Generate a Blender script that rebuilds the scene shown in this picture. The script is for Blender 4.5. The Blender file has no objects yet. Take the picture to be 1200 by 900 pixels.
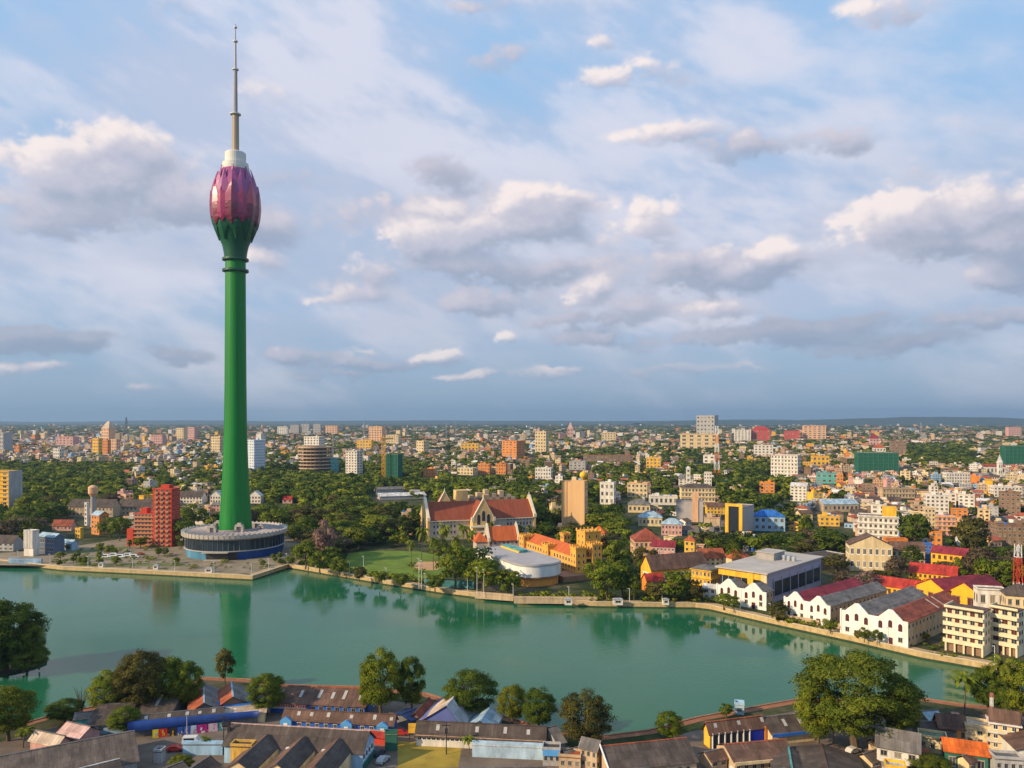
import bpy, math, random
import numpy as np
from mathutils import Vector, Matrix
from mathutils.geometry import tessellate_polygon

# ------------------------------------------------------------------ camera, sky, sun, exposure
SC = bpy.context.scene
COL = SC.collection
R = math.radians
H, F, EY = 88.0, 900.0, 492.0          # eye height (m), focal length and eye level in 1200x900 photo pixels
LAND = 2.0
SUN_EL = 26.0
SUN_XY = Vector((-0.90, -0.44)).normalized()

cam_d = bpy.data.cameras.new("camera"); cam = bpy.data.objects.new("camera", cam_d); COL.objects.link(cam)
cam.location = (0, 0, H); cam.rotation_euler = (R(90), 0, 0)
cam_d.sensor_width = 36; cam_d.lens = 36 * F / 1200; cam_d.shift_y = (EY - 450) / 1200
cam_d.clip_start = 1; cam_d.clip_end = 80000
SC.camera = cam
SC.view_settings.view_transform = 'Standard'; SC.view_settings.look = 'None'
SC.view_settings.exposure = 0.22; SC.view_settings.gamma = 1; SC.view_settings.use_curve_mapping = False
SC.cycles.use_denoising = True
SC.cycles.max_bounces = 5; SC.cycles.diffuse_bounces = 2; SC.cycles.glossy_bounces = 2
SC.cycles.transmission_bounces = 2; SC.cycles.transparent_max_bounces = 4; SC.cycles.volume_bounces = 0
SC.cycles.caustics_reflective = False; SC.cycles.caustics_refractive = False

sun_d = bpy.data.lights.new("sun", 'SUN'); sun = bpy.data.objects.new("sun", sun_d); COL.objects.link(sun)
to_sun = Vector((SUN_XY.x * math.cos(R(SUN_EL)), SUN_XY.y * math.cos(R(SUN_EL)), math.sin(R(SUN_EL))))
sun.rotation_euler = to_sun.to_track_quat('Z', 'Y').to_euler(); sun.location = (-300, -200, 500)
sun_d.energy = 5.0; sun_d.angle = R(0.5); sun_d.color = (1.0, 0.77, 0.48)
HAZE_DENSITY = 5.0e-5
HAZE_COLOR = (0.36, 0.55, 0.80)

# cloud cover: a picture of the sky computed here (az x elevation), laid over the Nishita sky
def lattice(seed, n=256):
    return np.random.RandomState(seed).rand(n, n).astype(np.float32)
def vnoise(x, y, lat):
    n = lat.shape[0]
    xi = np.floor(x).astype(np.int32); yi = np.floor(y).astype(np.int32)
    fx = x - xi; fy = y - yi
    fx = fx * fx * fx * (fx * (fx * 6 - 15) + 10); fy = fy * fy * fy * (fy * (fy * 6 - 15) + 10)
    x0 = xi % n; x1 = (xi + 1) % n; y0 = yi % n; y1 = (yi + 1) % n
    return (lat[y0, x0] * (1 - fx) + lat[y0, x1] * fx) * (1 - fy) + (lat[y1, x0] * (1 - fx) + lat[y1, x1] * fx) * fy
def fbm(x, y, seed, octv=6, gain=0.52):
    s = np.zeros_like(x); a = 1.0; t = 0.0; c, d = math.cos(0.6), math.sin(0.6)
    for o in range(octv):
        s += a * vnoise(x, y, lattice(seed + o)); t += a
        x, y = (x * c - y * d) * 2.03 + 17.3, (x * d + y * c) * 2.03 + 5.1; a *= gain
    return s / t
def sst(e0, e1, v):
    t = np.clip((v - e0) / (e1 - e0), 0, 1); return t * t * (3 - 2 * t)

EL_MAX = 62.0
def make_clouds():
    W, Hh = 4200, 760
    az = (np.arange(W, dtype=np.float32) / W - 0.5) * 2 * math.pi
    el = (np.arange(Hh, dtype=np.float32) + 0.5) / Hh * R(EL_MAX)
    AZ, EL = np.meshgrid(az, el)
    X = AZ * F; Y = EL * F                              # photo-pixel like angular units
    def pt(px, py):
        a = math.atan((px - 600) / F)
        return a * F, math.atan((EY - py) / F * math.cos(a)) * F
    out = np.zeros((Hh, W, 4), np.float32)
    col = np.zeros((Hh, W, 3), np.float32); al = np.zeros((Hh, W), np.float32)
    def over(c, a):
        nonlocal col, al
        a = np.clip(a, 0, 1)
        na = a + al * (1 - a)
        col = (np.asarray(c, np.float32) * a[..., None] + col * (al * (1 - a))[..., None]) / np.maximum(na, 1e-5)[..., None]
        al = na
    # blue air, greyer to the horizon
    lo = np.exp(-np.maximum(Y - 30, 0) / 210.0)
    base = np.array([0.345, 0.585, 0.90]) * (1 - lo)[..., None] + np.array([0.33, 0.455, 0.62]) * lo[..., None]
    over(base, np.full_like(X, 0.86))
    # thin high sheet, lilac white, in soft streaks
    xr, yr = X * .94 - Y * .34, X * .34 + Y * .94
    w1 = fbm(X / 300, Y / 170, 11, 6); w2 = fbm(xr / 150 + 9, yr / 58, 31, 7, .58)
    bx, by = pt(430, 150)
    sheet = np.exp(-(((X - bx) / 260) ** 2 + ((Y - by) / 150) ** 2))
    lowb = np.exp(-((Y - 165) / 110) ** 2); rgt = sst(150, 700, X)
    s = sst(0.40, 0.74, w1 * 0.55 + w2 * 0.45 + 0.20 * sheet + 0.17 * lowb - .05 * rgt)
    tint = sst(0.35, 0.62, w2)[..., None]
    over(np.array([0.53, 0.56, 0.70]) * (1 - tint) + np.array([0.75, 0.72, 0.80]) * tint, s * 0.76)
    over(np.array([0.44, 0.50, 0.64]), 0.52 * lowb * sst(0.35, 0.62, fbm(X / 240 + 3, Y / 60, 77, 5)))
    # cumulus: (px, py, rx, ry, weight, brightness)
    C = [(118, 208, 76, 44, 1.1, 1.0), (55, 212, 46, 26, 1.0, 1.0), (150, 180, 45, 30, 1.1, 1.08), (205, 240, 78, 30, 1.0, .75), (300, 268, 62, 22, .75, .5),
         (318, 306, 38, 17, .9, .95), (118, 262, 110, 22, .7, .60), (545, 286, 92, 40, 1.15, 1.05), (625, 262, 62, 34, 1.1, .95), (606, 240, 26, 16, 1.0, 1.15), (655, 240, 22, 12, .9, 1.15),
         (480, 290, 40, 26, 1.0, 1.05), (565, 355, 84, 18, .95, .62), (515, 215, 48, 30, .8, .42), (420, 342, 36, 16, .6, .8), (560, 322, 110, 16, .9, .42),
         (765, 272, 62, 32, 1.1, 1.05), (800, 322, 92, 24, 1.05, .60), (900, 308, 46, 26, 1.05, 1.05), (690, 345, 24, 18, 1.0, 1.2), (845, 366, 46, 14, .85, .85),
         (740, 362, 60, 14, .7, .6), (950, 388, 105, 15, .95, .30), (1060, 405, 70, 12, .8, .30), (1042, 268, 46, 36, 1.1, 1.2), (1085, 268, 40, 24, .95, .9), (1150, 258, 70, 34, 1.1, 1.0),
         (1185, 300, 55, 30, 1.0, .85), (1150, 332, 60, 12, .95, .75), (1070, 300, 40, 16, .7, .6), (1130, 300, 70, 14, .8, .42), (755, 88, 62, 20, .95, 1.05), (700, 92, 30, 12, .6, .95), (722, 40, 22, 11, .6, .9), (772, 40, 16, 13, .7, 1.0),
         (795, 152, 68, 14, .85, 1.0), (890, 172, 100, 17, .85, .50), (1012, 158, 34, 18, .75, .6), (1060, 205, 30, 14, .6, .85), (1050, 8, 70, 18, .8, 1.0), (1150, 140, 60, 20, .4, .8),
         (60, 408, 80, 12, .95, .26), (20, 400, 50, 10, .9, .32), (205, 418, 56, 9, .9, .30), (350, 416, 50, 8, .8, .45), (440, 424, 80, 9, .85, .42), (440, 409, 26, 7, .8, 1.1), (340, 404, 24, 6, .7, 1.0),
         (590, 399, 12, 10, 1.0, 1.15), (528, 413, 26, 9, .9, 1.1), (400, 440, 70, 8, .7, .40), (160, 456, 40, 7, .7, .9), (20, 434, 40, 7, .7, .85), (640, 436, 60, 7, .7, .8),
         (760, 436, 80, 7, .7, .55), (850, 437, 50, 5, .7, .9), (560, 440, 50, 6, .7, .8), (170, 10, 40, 20, .8, 1.05), (330, 110, 60, 30, .35, .95), (600, 75, 70, 28, .5, .5), (560, 6, 60, 10, .5, .6),
         (1170, 372, 70, 12, .7, .4), (690, 378, 70, 9, .7, .38), (690, 398, 80, 12, .55, .40), (860, 334, 60, 16, .6, .50), (830, 402, 80, 10, .55, .40), (640, 322, 46, 14, .6, .5), (440, 250, 60, 26, .45, .6), (330, 200, 80, 30, .4, .62)]
    C += [(-230, 250, 110, 45, 1, .9), (-260, 120, 100, 40, .9, .9), (1400, 240, 110, 45, 1, .9), (1500, 330, 120, 30, .9, .7), (-500, 300, 160, 40, .9, .8), (2100, 200, 200, 60, .9, .9), (-1400, 220, 260, 60, .9, .9)]
    # billowing noise: rounded lumps at several sizes
    def billow(x, y, seed, octv):
        s = np.zeros_like(x); a = 1.0; t = 0
        for o in range(octv):
            s += a * np.abs(2 * vnoise(x, y, lattice(seed + o)) - 1); t += a; a *= .55
            x, y = (x * .8 - y * .6) * 2.05 + 3.1, (x * .6 + y * .8) * 2.05 + 7.7
        return s / t
    n1 = (billow(X / 38, Y / 31, 101, 7) - .36) * 1.7
    n3 = fbm(X / 52, Y / 32, 171, 7, .64) - .5
    n2 = fbm(X / 120 + 40, Y / 80, 141, 4) - 0.5
    Xw = X + n2 * 60 + n3 * 40; Yw = Y + n2 * 26 + n3 * 26
    D = np.zeros_like(X); BR = np.zeros_like(X); WS = np.full_like(X, 1e-4); VV = np.zeros_like(X); UU = np.zeros_like(X)
    for (px, py, rx, ry, wt, br) in C:
        cx, cy = pt(px, py) if -300 < px < 1500 else (((px - 600) * 1.0), 492 - py)
        dx = (Xw - cx) / rx / .84; dy = (Yw - cy) / ry / .88
        dy = np.where(dy < 0, dy * 1.35, dy)            # flatter bases
        e = wt * np.exp(-(dx * dx + dy * dy) * 0.70)
        D = D + e * (1 - 0.55 * np.clip(D, 0, 1)); BR += e * e * br; VV += e * e * dy; UU += e * e * dx; WS += e * e
    BR /= WS; VV /= WS; UU /= WS
    gate = sst(0.05, 0.5, D)
    top = sst(-.6, .9, VV - .25 * UU)                   # crisp lumps on the lit top, soft torn bases
    dens = np.clip(D * 1.15 - 0.27 + (n1 * .62 * top + n3 * 1.9) * gate, 0, 1.3)
    tr = np.zeros_like(dens)                            # light falls from the upper left
    for k in range(1, 13):
        st = k * 1.6
        tr += np.roll(np.roll(dens, int(round(st * 0.80 * W / (2 * math.pi * F))), axis=1), -int(round(st * 0.75 * Hh / (R(EL_MAX) * F))), axis=0)
    self_ = np.exp(-np.clip(tr - dens * 5, 0, 12) * 0.16)
    lit = .50 * sst(-.9, .9, VV - .55 * UU) + .42 * self_ + n1 * .32 * top + n3 * .30
    lit = np.clip(lit, 0, 1.1) * np.clip(BR, 0, 1.2)
    shadow = np.array([0.28, 0.335, 0.45]); mid = np.array([0.56, 0.545, 0.635]); light = np.array([0.93, 0.82, 0.785])
    t1 = sst(0.05, 0.52, lit)[..., None]; t2 = sst(0.44, 1.02, lit)[..., None]
    cc = (shadow * (1 - t1) + mid * t1) * (1 - t2) + light * t2
    over(cc, sst(0.0, 0.95 - .40 * top, dens) * (.74 + .18 * top))
    # small far banks and horizon haze
    bank = sst(0.50, 0.66, fbm(X / 90 + 70, Y / 15, 201, 5)) * np.exp(-((Y - 62) / 34) ** 2)
    over(np.array([0.44, 0.52, 0.63]), bank * 0.40)
    over(np.array([0.235, 0.36, 0.49]), np.exp(-np.maximum(Y, 0) / 40) * 0.72)
    out[..., :3] = col; out[..., 3] = al
    img = bpy.data.images.new("cloud_cover", W, Hh, alpha=True, float_buffer=True)
    img.alpha_mode = 'CHANNEL_PACKED'
    img.pixels.foreach_set(out.ravel()); img.update(); img.pack()
    return img

world = bpy.data.worlds.new("World"); SC.world = world; world.use_nodes = True
nt = world.node_tree; nt.nodes.clear()
def N(t, kind, **kw):
    n = t.nodes.new(kind)
    for k, v in kw.items(): setattr(n, k, v)
    return n
wo = N(nt, 'ShaderNodeOutputWorld'); sky = N(nt, 'ShaderNodeTexSky', sky_type='NISHITA')
sky.sun_disc = False; sky.sun_elevation = R(SUN_EL); sky.sun_rotation = math.atan2(SUN_XY.x, SUN_XY.y)
b1 = N(nt, 'ShaderNodeBackground'); b1.inputs[1].default_value = 0.085
nt.links.new(sky.outputs[0], b1.inputs[0])
tc = N(nt, 'ShaderNodeTexCoord'); sp = N(nt, 'ShaderNodeSeparateXYZ'); nt.links.new(tc.outputs['Generated'], sp.inputs[0])
at = N(nt, 'ShaderNodeMath', operation='ARCTAN2'); nt.links.new(sp.outputs[0], at.inputs[0]); nt.links.new(sp.outputs[1], at.inputs[1])
u_ = N(nt, 'ShaderNodeMath', operation='MULTIPLY_ADD'); u_.inputs[1].default_value = 1 / (2 * math.pi); u_.inputs[2].default_value = 0.5
nt.links.new(at.outputs[0], u_.inputs[0])
an = N(nt, 'ShaderNodeMath', operation='ARCSINE'); nt.links.new(sp.outputs[2], an.inputs[0])
v_ = N(nt, 'ShaderNodeMath', operation='MULTIPLY', use_clamp=True); v_.inputs[1].default_value = 1 / R(EL_MAX); nt.links.new(an.outputs[0], v_.inputs[0])
cx_ = N(nt, 'ShaderNodeCombineXYZ'); nt.links.new(u_.outputs[0], cx_.inputs[0]); nt.links.new(v_.outputs[0], cx_.inputs[1])
im = N(nt, 'ShaderNodeTexImage', image=make_clouds(), extension='EXTEND', interpolation='Cubic'); nt.links.new(cx_.outputs[0], im.inputs[0])
b2 = N(nt, 'ShaderNodeBackground'); b2.inputs[1].default_value = 0.93; nt.links.new(im.outputs[0], b2.inputs[0])
mx = N(nt, 'ShaderNodeMixShader'); nt.links.new(im.outputs[1], mx.inputs[0]); nt.links.new(b1.outputs[0], mx.inputs[1]); nt.links.new(b2.outputs[0], mx.inputs[2])
nt.links.new(mx.outputs[0], wo.inputs[0])
world.cycles.sampling_method = 'MANUAL'; world.cycles.sample_map_resolution = 512

# ------------------------------------------------------------------ helpers
rng = random.Random(7)
def G(px, py, z=LAND):
    Y = (H - z) * F / (py - EY)
    return Vector(((px - 600) / F * Y, Y, z))
def proj(x, y, z):
    return 600 + F * x / y, EY + F * (H - z) / y

_M = {}
def M(name, rgb, rough=0.85, var=0.18, scale=0.35, streak=False, bump=0.0, metal=0.0, spec=0.3, zs=.45, sheets=False):
    """plain surface: base colour with worn, patchy variation of its own (object space)"""
    if name in _M: return _M[name]
    m = bpy.data.materials.new(name); m.use_nodes = True; t = m.node_tree
    p = t.nodes['Principled BSDF']; p.inputs['Roughness'].default_value = rough
    p.inputs['Metallic'].default_value = metal; p.inputs['Specular IOR Level'].default_value = spec
    if var > 0:
        tc = N(t, 'ShaderNodeTexCoord'); mp = N(t, 'ShaderNodeMapping')
        mp.inputs['Scale'].default_value = (1, 0.12, 0.12) if streak else (1, 1, zs)
        t.links.new(tc.outputs['Object'], mp.inputs[0])
        nz = N(t, 'ShaderNodeTexNoise'); nz.inputs['Scale'].default_value = scale * (2.2 if streak else 1); nz.inputs['Detail'].default_value = 6; nz.inputs['Roughness'].default_value = .65
        t.links.new(mp.outputs[0], nz.inputs['Vector'])
        oi = N(t, 'ShaderNodeObjectInfo')
        mr = N(t, 'ShaderNodeMapRange'); mr.inputs[1].default_value = .28; mr.inputs[2].default_value = .72
        mr.inputs[3].default_value = 1 - var * 1.3; mr.inputs[4].default_value = 1 + var * .8
        t.links.new(nz.outputs[0], mr.inputs[0])
        mu = N(t, 'ShaderNodeMix', data_type='RGBA', blend_type='MULTIPLY'); mu.inputs[0].default_value = 1
        mu.inputs[6].default_value = (*rgb, 1); t.links.new(mr.outputs[0], mu.inputs[7])
        res = mu
        if sheets:      # separate sheets of different age, with dark laps
            bk = N(t, 'ShaderNodeTexBrick'); bk.inputs['Color1'].default_value = (.78, .77, .76, 1); bk.inputs['Color2'].default_value = (1.16, 1.13, 1.10, 1); bk.inputs['Mortar'].default_value = (.55, .53, .52, 1)
            bk.inputs['Scale'].default_value = 1; bk.inputs['Brick Width'].default_value = 1.15; bk.inputs['Row Height'].default_value = 2.1; bk.inputs['Mortar Size'].default_value = .045; bk.inputs['Mortar Smooth'].default_value = .4; bk.inputs['Bias'].default_value = -.1
            t.links.new(tc.outputs['Object'], bk.inputs['Vector'])
            m3 = N(t, 'ShaderNodeMix', data_type='RGBA', blend_type='MULTIPLY'); m3.inputs[0].default_value = .85; t.links.new(mu.outputs[2], m3.inputs[6]); t.links.new(bk.outputs['Color'], m3.inputs[7])
            n5 = N(t, 'ShaderNodeTexNoise'); n5.inputs['Scale'].default_value = .22; n5.inputs['Detail'].default_value = 7; n5.inputs['Roughness'].default_value = .7; t.links.new(tc.outputs['Object'], n5.inputs[0])
            r5 = N(t, 'ShaderNodeMapRange'); r5.inputs[1].default_value = .35; r5.inputs[2].default_value = .65; r5.inputs[3].default_value = .62; r5.inputs[4].default_value = 1.2; t.links.new(n5.outputs[0], r5.inputs[0])
            res = N(t, 'ShaderNodeMix', data_type='RGBA', blend_type='MULTIPLY'); res.inputs[0].default_value = 1; t.links.new(m3.outputs[2], res.inputs[6]); t.links.new(r5.outputs[0], res.inputs[7])
        t.links.new(res.outputs[2], p.inputs['Base Color'])
        if bump:
            bp = N(t, 'ShaderNodeBump'); bp.inputs[0].default_value = bump; bp.inputs[1].default_value = .3
            t.links.new(nz.outputs[0], bp.inputs['Height']); t.links.new(bp.outputs[0], p.inputs['Normal'])
    else:
        p.inputs['Base Color'].default_value = (*rgb, 1)
    _M[name] = m
    return m

WALL = {  # everyday colour word -> base colour
 'white': (.71, .66, .58), 'cream': (.70, .54, .30), 'tan': (.52, .38, .24), 'yellow': (.78, .44, .04), 'orange': (.70, .24, .04), 'pink': (.60, .33, .29), 'grey': (.40, .39, .38),
 'brown': (.26, .16, .10), 'pale blue': (.32, .50, .68), 'green': (.20, .38, .24), 'red': (.55, .06, .04), 'teal': (.10, .40, .38), 'peach': (.72, .42, .24), 'dark grey': (.16, .155, .155), 'blue': (.03, .15, .55)}
ROOF = {'grey': (.19, .175, .165), 'dark grey': (.098, .076, .064), 'brown grey': (.145, .112, .092), 'rust red': (.30, .075, .04), 'maroon': (.27, .03, .045), 'red': (.46, .045, .03), 'orange': (.72, .15, .02), 'brown': (.15, .085, .06), 'white': (.66, .64, .61), 'pale blue': (.36, .50, .60), 'blue': (.03, .17, .56), 'terracotta': (.42, .11, .045), 'cream': (.62, .48, .36), 'pink': (.62, .40, .36), 'teal': (.13, .40, .38), 'green': (.22, .30, .20), 'pale grey': (.46, .47, .50), 'tarpaulin': (.02, .05, .17)}
def MW(c): return M('painted_' + c.replace(' ', '_'), WALL[c], .85, .27, .55, zs=.16)
def MR(c): return M('roof_' + c.replace(' ', '_'), ROOF.get(c) or WALL[c], .8, .30, .45, streak=True, bump=.25, sheets=True)
GLASS = M('dark_glass', (.025, .033, .045), .12, 0, spec=.6)
MWHITE = M('white_paint', (.8, .79, .76), .6, .06, .4)
MCONC = M('concrete', (.36, .34, .32), .9, .22, .3)
MTIMBER = M('maroon_timber', (.075, .018, .02), .5, .1)
MSTEEL = M('galvanised_steel', (.45, .46, .47), .45, .08, metal=.4)
MDARK = M('black_metal', (.03, .03, .035), .6, 0)

class MB:
    def __init__(s): s.v = []; s.f = []; s.mi = []; s.cur = 0
    def add(s, vs, fs):
        o = len(s.v); s.v += [tuple(p) for p in vs]
        for f in fs: s.f.append([i + o for i in f]); s.mi.append(s.cur)
        return s
    def box(s, x0, x1, y0, y1, z0, z1):
        return s.add([(x0, y0, z0), (x1, y0, z0), (x1, y1, z0), (x0, y1, z0), (x0, y0, z1), (x1, y0, z1), (x1, y1, z1), (x0, y1, z1)],
                     [(0, 3, 2, 1), (4, 5, 6, 7), (0, 1, 5, 4), (1, 2, 6, 5), (2, 3, 7, 6), (3, 0, 4, 7)])
    def prism(s, poly, z0, z1):
        n = len(poly)
        a = sum(poly[i][0] * poly[(i + 1) % n][1] - poly[(i + 1) % n][0] * poly[i][1] for i in range(n))
        if a < 0: poly = poly[::-1]
        return s.add([(x, y, z0) for x, y in poly] + [(x, y, z1) for x, y in poly],
                     [tuple(range(n))[::-1], tuple(range(n, 2 * n))] + [(i, (i + 1) % n, (i + 1) % n + n, i + n) for i in range(n)])
    def lathe(s, prof, n=24, cx=0, cy=0, cap=True):
        o = len(s.v)
        for r, z in prof:
            for k in range(n):
                a = 2 * math.pi * k / n; s.v.append((cx + r * math.cos(a), cy + r * math.sin(a), z))
        for i in range(len(prof) - 1):
            for k in range(n):
                k2 = (k + 1) % n; s.f.append([o + i * n + k, o + i * n + k2, o + (i + 1) * n + k2, o + (i + 1) * n + k]); s.mi.append(s.cur)
        if cap:
            s.f.append([o + k for k in range(n)][::-1]); s.mi.append(s.cur)
            e = o + (len(prof) - 1) * n; s.f.append([e + k for k in range(n)]); s.mi.append(s.cur)
        return s
    def tube(s, p0, p1, r0, r1=None, n=6):
        r1 = r0 if r1 is None else r1
        p0 = Vector(p0); p1 = Vector(p1); d = (p1 - p0)
        if d.length < 1e-6: return s
        q = d.to_track_quat('Z', 'Y'); o = len(s.v)
        for p, r in ((p0, r0), (p1, r1)):
            for k in range(n):
                a = 2 * math.pi * k / n; s.v.append(tuple(p + q @ Vector((r * math.cos(a), r * math.sin(a), 0))))
        for k in range(n):
            k2 = (k + 1) % n; s.f.append([o + k, o + k2, o + n + k2, o + n + k]); s.mi.append(s.cur)
        s.f.append([o + k for k in range(n)][::-1]); s.f.append([o + n + k for k in range(n)]); s.mi += [s.cur, s.cur]
        return s
    def mesh(s, name, mats):
        me = bpy.data.meshes.new(name); me.from_pydata(s.v, [], s.f)
        if not isinstance(mats, (list, tuple)): mats = [mats]
        for m in mats: me.materials.append(m)
        if len(mats) > 1: me.polygons.foreach_set('material_index', s.mi)
        me.update(); return me
    def build(s, name, mats, parent=None, smooth=False):
        me = s.mesh(name, mats)
        if smooth: me.polygons.foreach_set('use_smooth', [True] * len(me.polygons))
        return link(name, me, parent)

def link(name, me, parent=None, loc=None, rz=None, scale=None):
    o = bpy.data.objects.new(name, me); COL.objects.link(o)
    if parent is not None: o.parent = parent
    if loc is not None: o.location = loc
    if rz is not None: o.rotation_euler = (0, 0, rz)
    if scale is not None: o.scale = scale
    return o
def tag(o, label=None, cat=None, group=None, kind=None):
    if label:
        o['label'] = label
        if len(label.split()) > 16: print('LONG', len(label.split()), label)
    if cat: o['category'] = cat
    if group: o['group'] = group
    if kind: o['kind'] = kind
    return o
def thing(name, label, cat, loc, rz=0, group=None):
    o = link(name, None, None, loc, rz); o.empty_display_size = 2
    return tag(o, label, cat, group)

occ = []      # (x, y, r): ground already built on
prot = []     # (px0, px1, py0, py1, Y): views of landmarks that generic trees and houses must not cover
def claim(x, y, r): occ.append((x, y, r))
def free(x, y, r):
    for (a, b, c) in occ:
        if (x - a) ** 2 + (y - b) ** 2 < (r + c) ** 2: return False
    return True
def protect(px0, px1, py0, py1, Y): prot.append((px0, px1, py0, py1, Y))
def hides(x, y, w, h):
    px0, pyb = proj(x - w / 2, y, LAND); px1, pyt = proj(x + w / 2, y, LAND + h)
    for (a, b, c, d, Y) in prot:
        if y < Y and px0 < b and px1 > a and pyt < d and pyb > c: return True
    return False

# ------------------------------------------------------------------ windows and buildings
def _win_mesh(name, glass, frame, arch=False):
    b = MB()
    b.cur = 0; b.box(-.5, .5, -.06, .04, -.5, .5)
    b.cur = 1
    if arch:
        pts = [(-.4, -.44), (.4, -.44), (.4, .2)] + [(.4 * math.cos(a), .2 + .24 * math.sin(a)) for a in [R(k) for k in (30, 60, 90, 120, 150)]] + [(-.4, .2)]
        n = len(pts); b.add([(x, -.09, z) for x, z in pts], [tuple(range(n))])
    else:
        b.box(-.42, -.03, -.09, -.02, -.42, .42); b.box(.03, .42, -.09, -.02, -.42, .42)
        b.cur = 0; b.box(-.56, .56, -.45, .04, .5, .56); b.box(-.54, .54, -.22, .04, -.58, -.5)
    return b.mesh(name, [frame, glass])
WIN = {}
GLASS_B = M('dusty_glass', (.085, .085, .085), .25, 0); GLASS_C = M('curtained_glass', (.24, .21, .16), .5, 0)
def win_mesh(kind):
    if kind not in WIN:
        WIN[kind] = {'dark': lambda: _win_mesh('window', GLASS, M('window_frame', (.40, .36, .30), .7, 0)),
                     'dark1': lambda: _win_mesh('window', GLASS_B, M('window_frame', (1, 1, 1))), 'dark2': lambda: _win_mesh('window', GLASS_C, M('window_frame', (1, 1, 1))),
                     'white1': lambda: _win_mesh('window', GLASS_B, MWHITE), 'white2': lambda: _win_mesh('window', GLASS_C, MWHITE),
                     'white': lambda: _win_mesh('window', GLASS, MWHITE),
                     'maroon': lambda: _win_mesh('window', MTIMBER, MW('brown')),
                     'arch': lambda: _win_mesh('window', MTIMBER, MWHITE, True),
                     'gotharch': lambda: _win_mesh('window', GLASS, MW('cream'), True)}[kind]()
    return WIN[kind]
def windows(root, face, w, d, z0, z1, floors, cols, kind='dark', ww=None, wh=None, x0=None, x1=None, off=0.0):
    """a grid of separate window parts on one face of a w x d block centred on the root"""
    L = w if face in ('front', 'back') else d
    a, b = (-L / 2 if x0 is None else x0), (L / 2 if x1 is None else x1)
    fh = (z1 - z0) / floors; cw = (b - a) / cols
    ww = ww or cw * .52; wh = wh or fh * .48
    for i in range(floors):
        for k in range(cols):
            t = a + cw * (k + .5); z = z0 + fh * (i + .52)
            loc, rz = {'front': ((t, -d / 2 - off, z), 0), 'right': ((w / 2 + off, t, z), R(90)), 'left': ((-w / 2 - off, -t, z), R(-90)), 'back': ((-t, d / 2 + off, z), R(180))}[face]
            kk = kind; q = rng.random()
            if kind in ('dark', 'white') and q < .5: kk = kind + ('1' if q < .3 else '2')
            link('window', win_mesh(kk), root, loc, rz, (ww, .5, wh))

def gable_roof(b, w, d, h, rh, axis='x', ov=.5, th=.22):
    """two sloped slabs over a w x d box; axis = direction of the ridge"""
    if axis == 'x': L, S = w, d
    else: L, S = d, w
    sl = rh / (S / 2); e = S / 2 + ov; ze = h - sl * ov; l = L / 2 + ov
    def P(x, y, z): return (x, y, z) if axis == 'x' else (-y, x, z)
    for sg in (-1, 1):
        q = [(-l, sg * e, ze), (l, sg * e, ze), (l, 0, h + rh), (-l, 0, h + rh)]
        vs = [P(*p) for p in q] + [P(p[0], p[1], p[2] + th) for p in q]
        b.add(vs, [(0, 1, 2, 3), (4, 7, 6, 5), (0, 4, 5, 1), (1, 5, 6, 2), (2, 6, 7, 3), (3, 7, 4, 0)] if sg < 0 else [(3, 2, 1, 0), (5, 6, 7, 4), (1, 5, 4, 0), (2, 6, 5, 1), (3, 7, 6, 2), (0, 4, 7, 3)])
def gable_walls(b, w, d, h, rh, axis='x', z0=0):
    if axis == 'x':
        pr = [(-d / 2, z0), (d / 2, z0), (d / 2, h), (0, h + rh), (-d / 2, h)]
        vs = [(-w / 2, y, z) for y, z in pr] + [(w / 2, y, z) for y, z in pr]
    else:
        pr = [(-w / 2, z0), (w / 2, z0), (w / 2, h), (0, h + rh), (-w / 2, h)]
        vs = [(x, d / 2, z) for x, z in pr] + [(x, -d / 2, z) for x, z in pr]
    b.add(vs, [(0, 4, 3, 2, 1), (5, 6, 7, 8, 9), (0, 1, 6, 5), (1, 2, 7, 6), (2, 3, 8, 7), (3, 4, 9, 8), (4, 0, 5, 9)])
def hip_roof(b, w, d, h, rh, ov=.5, th=.2):
    x, y = w / 2 + ov, d / 2 + ov
    rl = max(0.05, abs(w - d) / 2)
    rd = [(-rl, 0), (rl, 0)] if w >= d else [(0, -rl), (0, rl)]
    b.box(-x, x, -y, y, h - .02, h + th)
    z = h + th
    vs = [(-x, -y, z), (x, -y, z), (x, y, z), (-x, y, z), (rd[0][0], rd[0][1], z + rh), (rd[1][0], rd[1][1], z + rh)]
    if w >= d: b.add(vs, [(0, 1, 5, 4), (1, 2, 5), (2, 3, 4, 5), (3, 0, 4)])
    else: b.add(vs, [(0, 1, 4), (1, 2, 5, 4), (2, 3, 5), (3, 0, 4, 5)])

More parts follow.
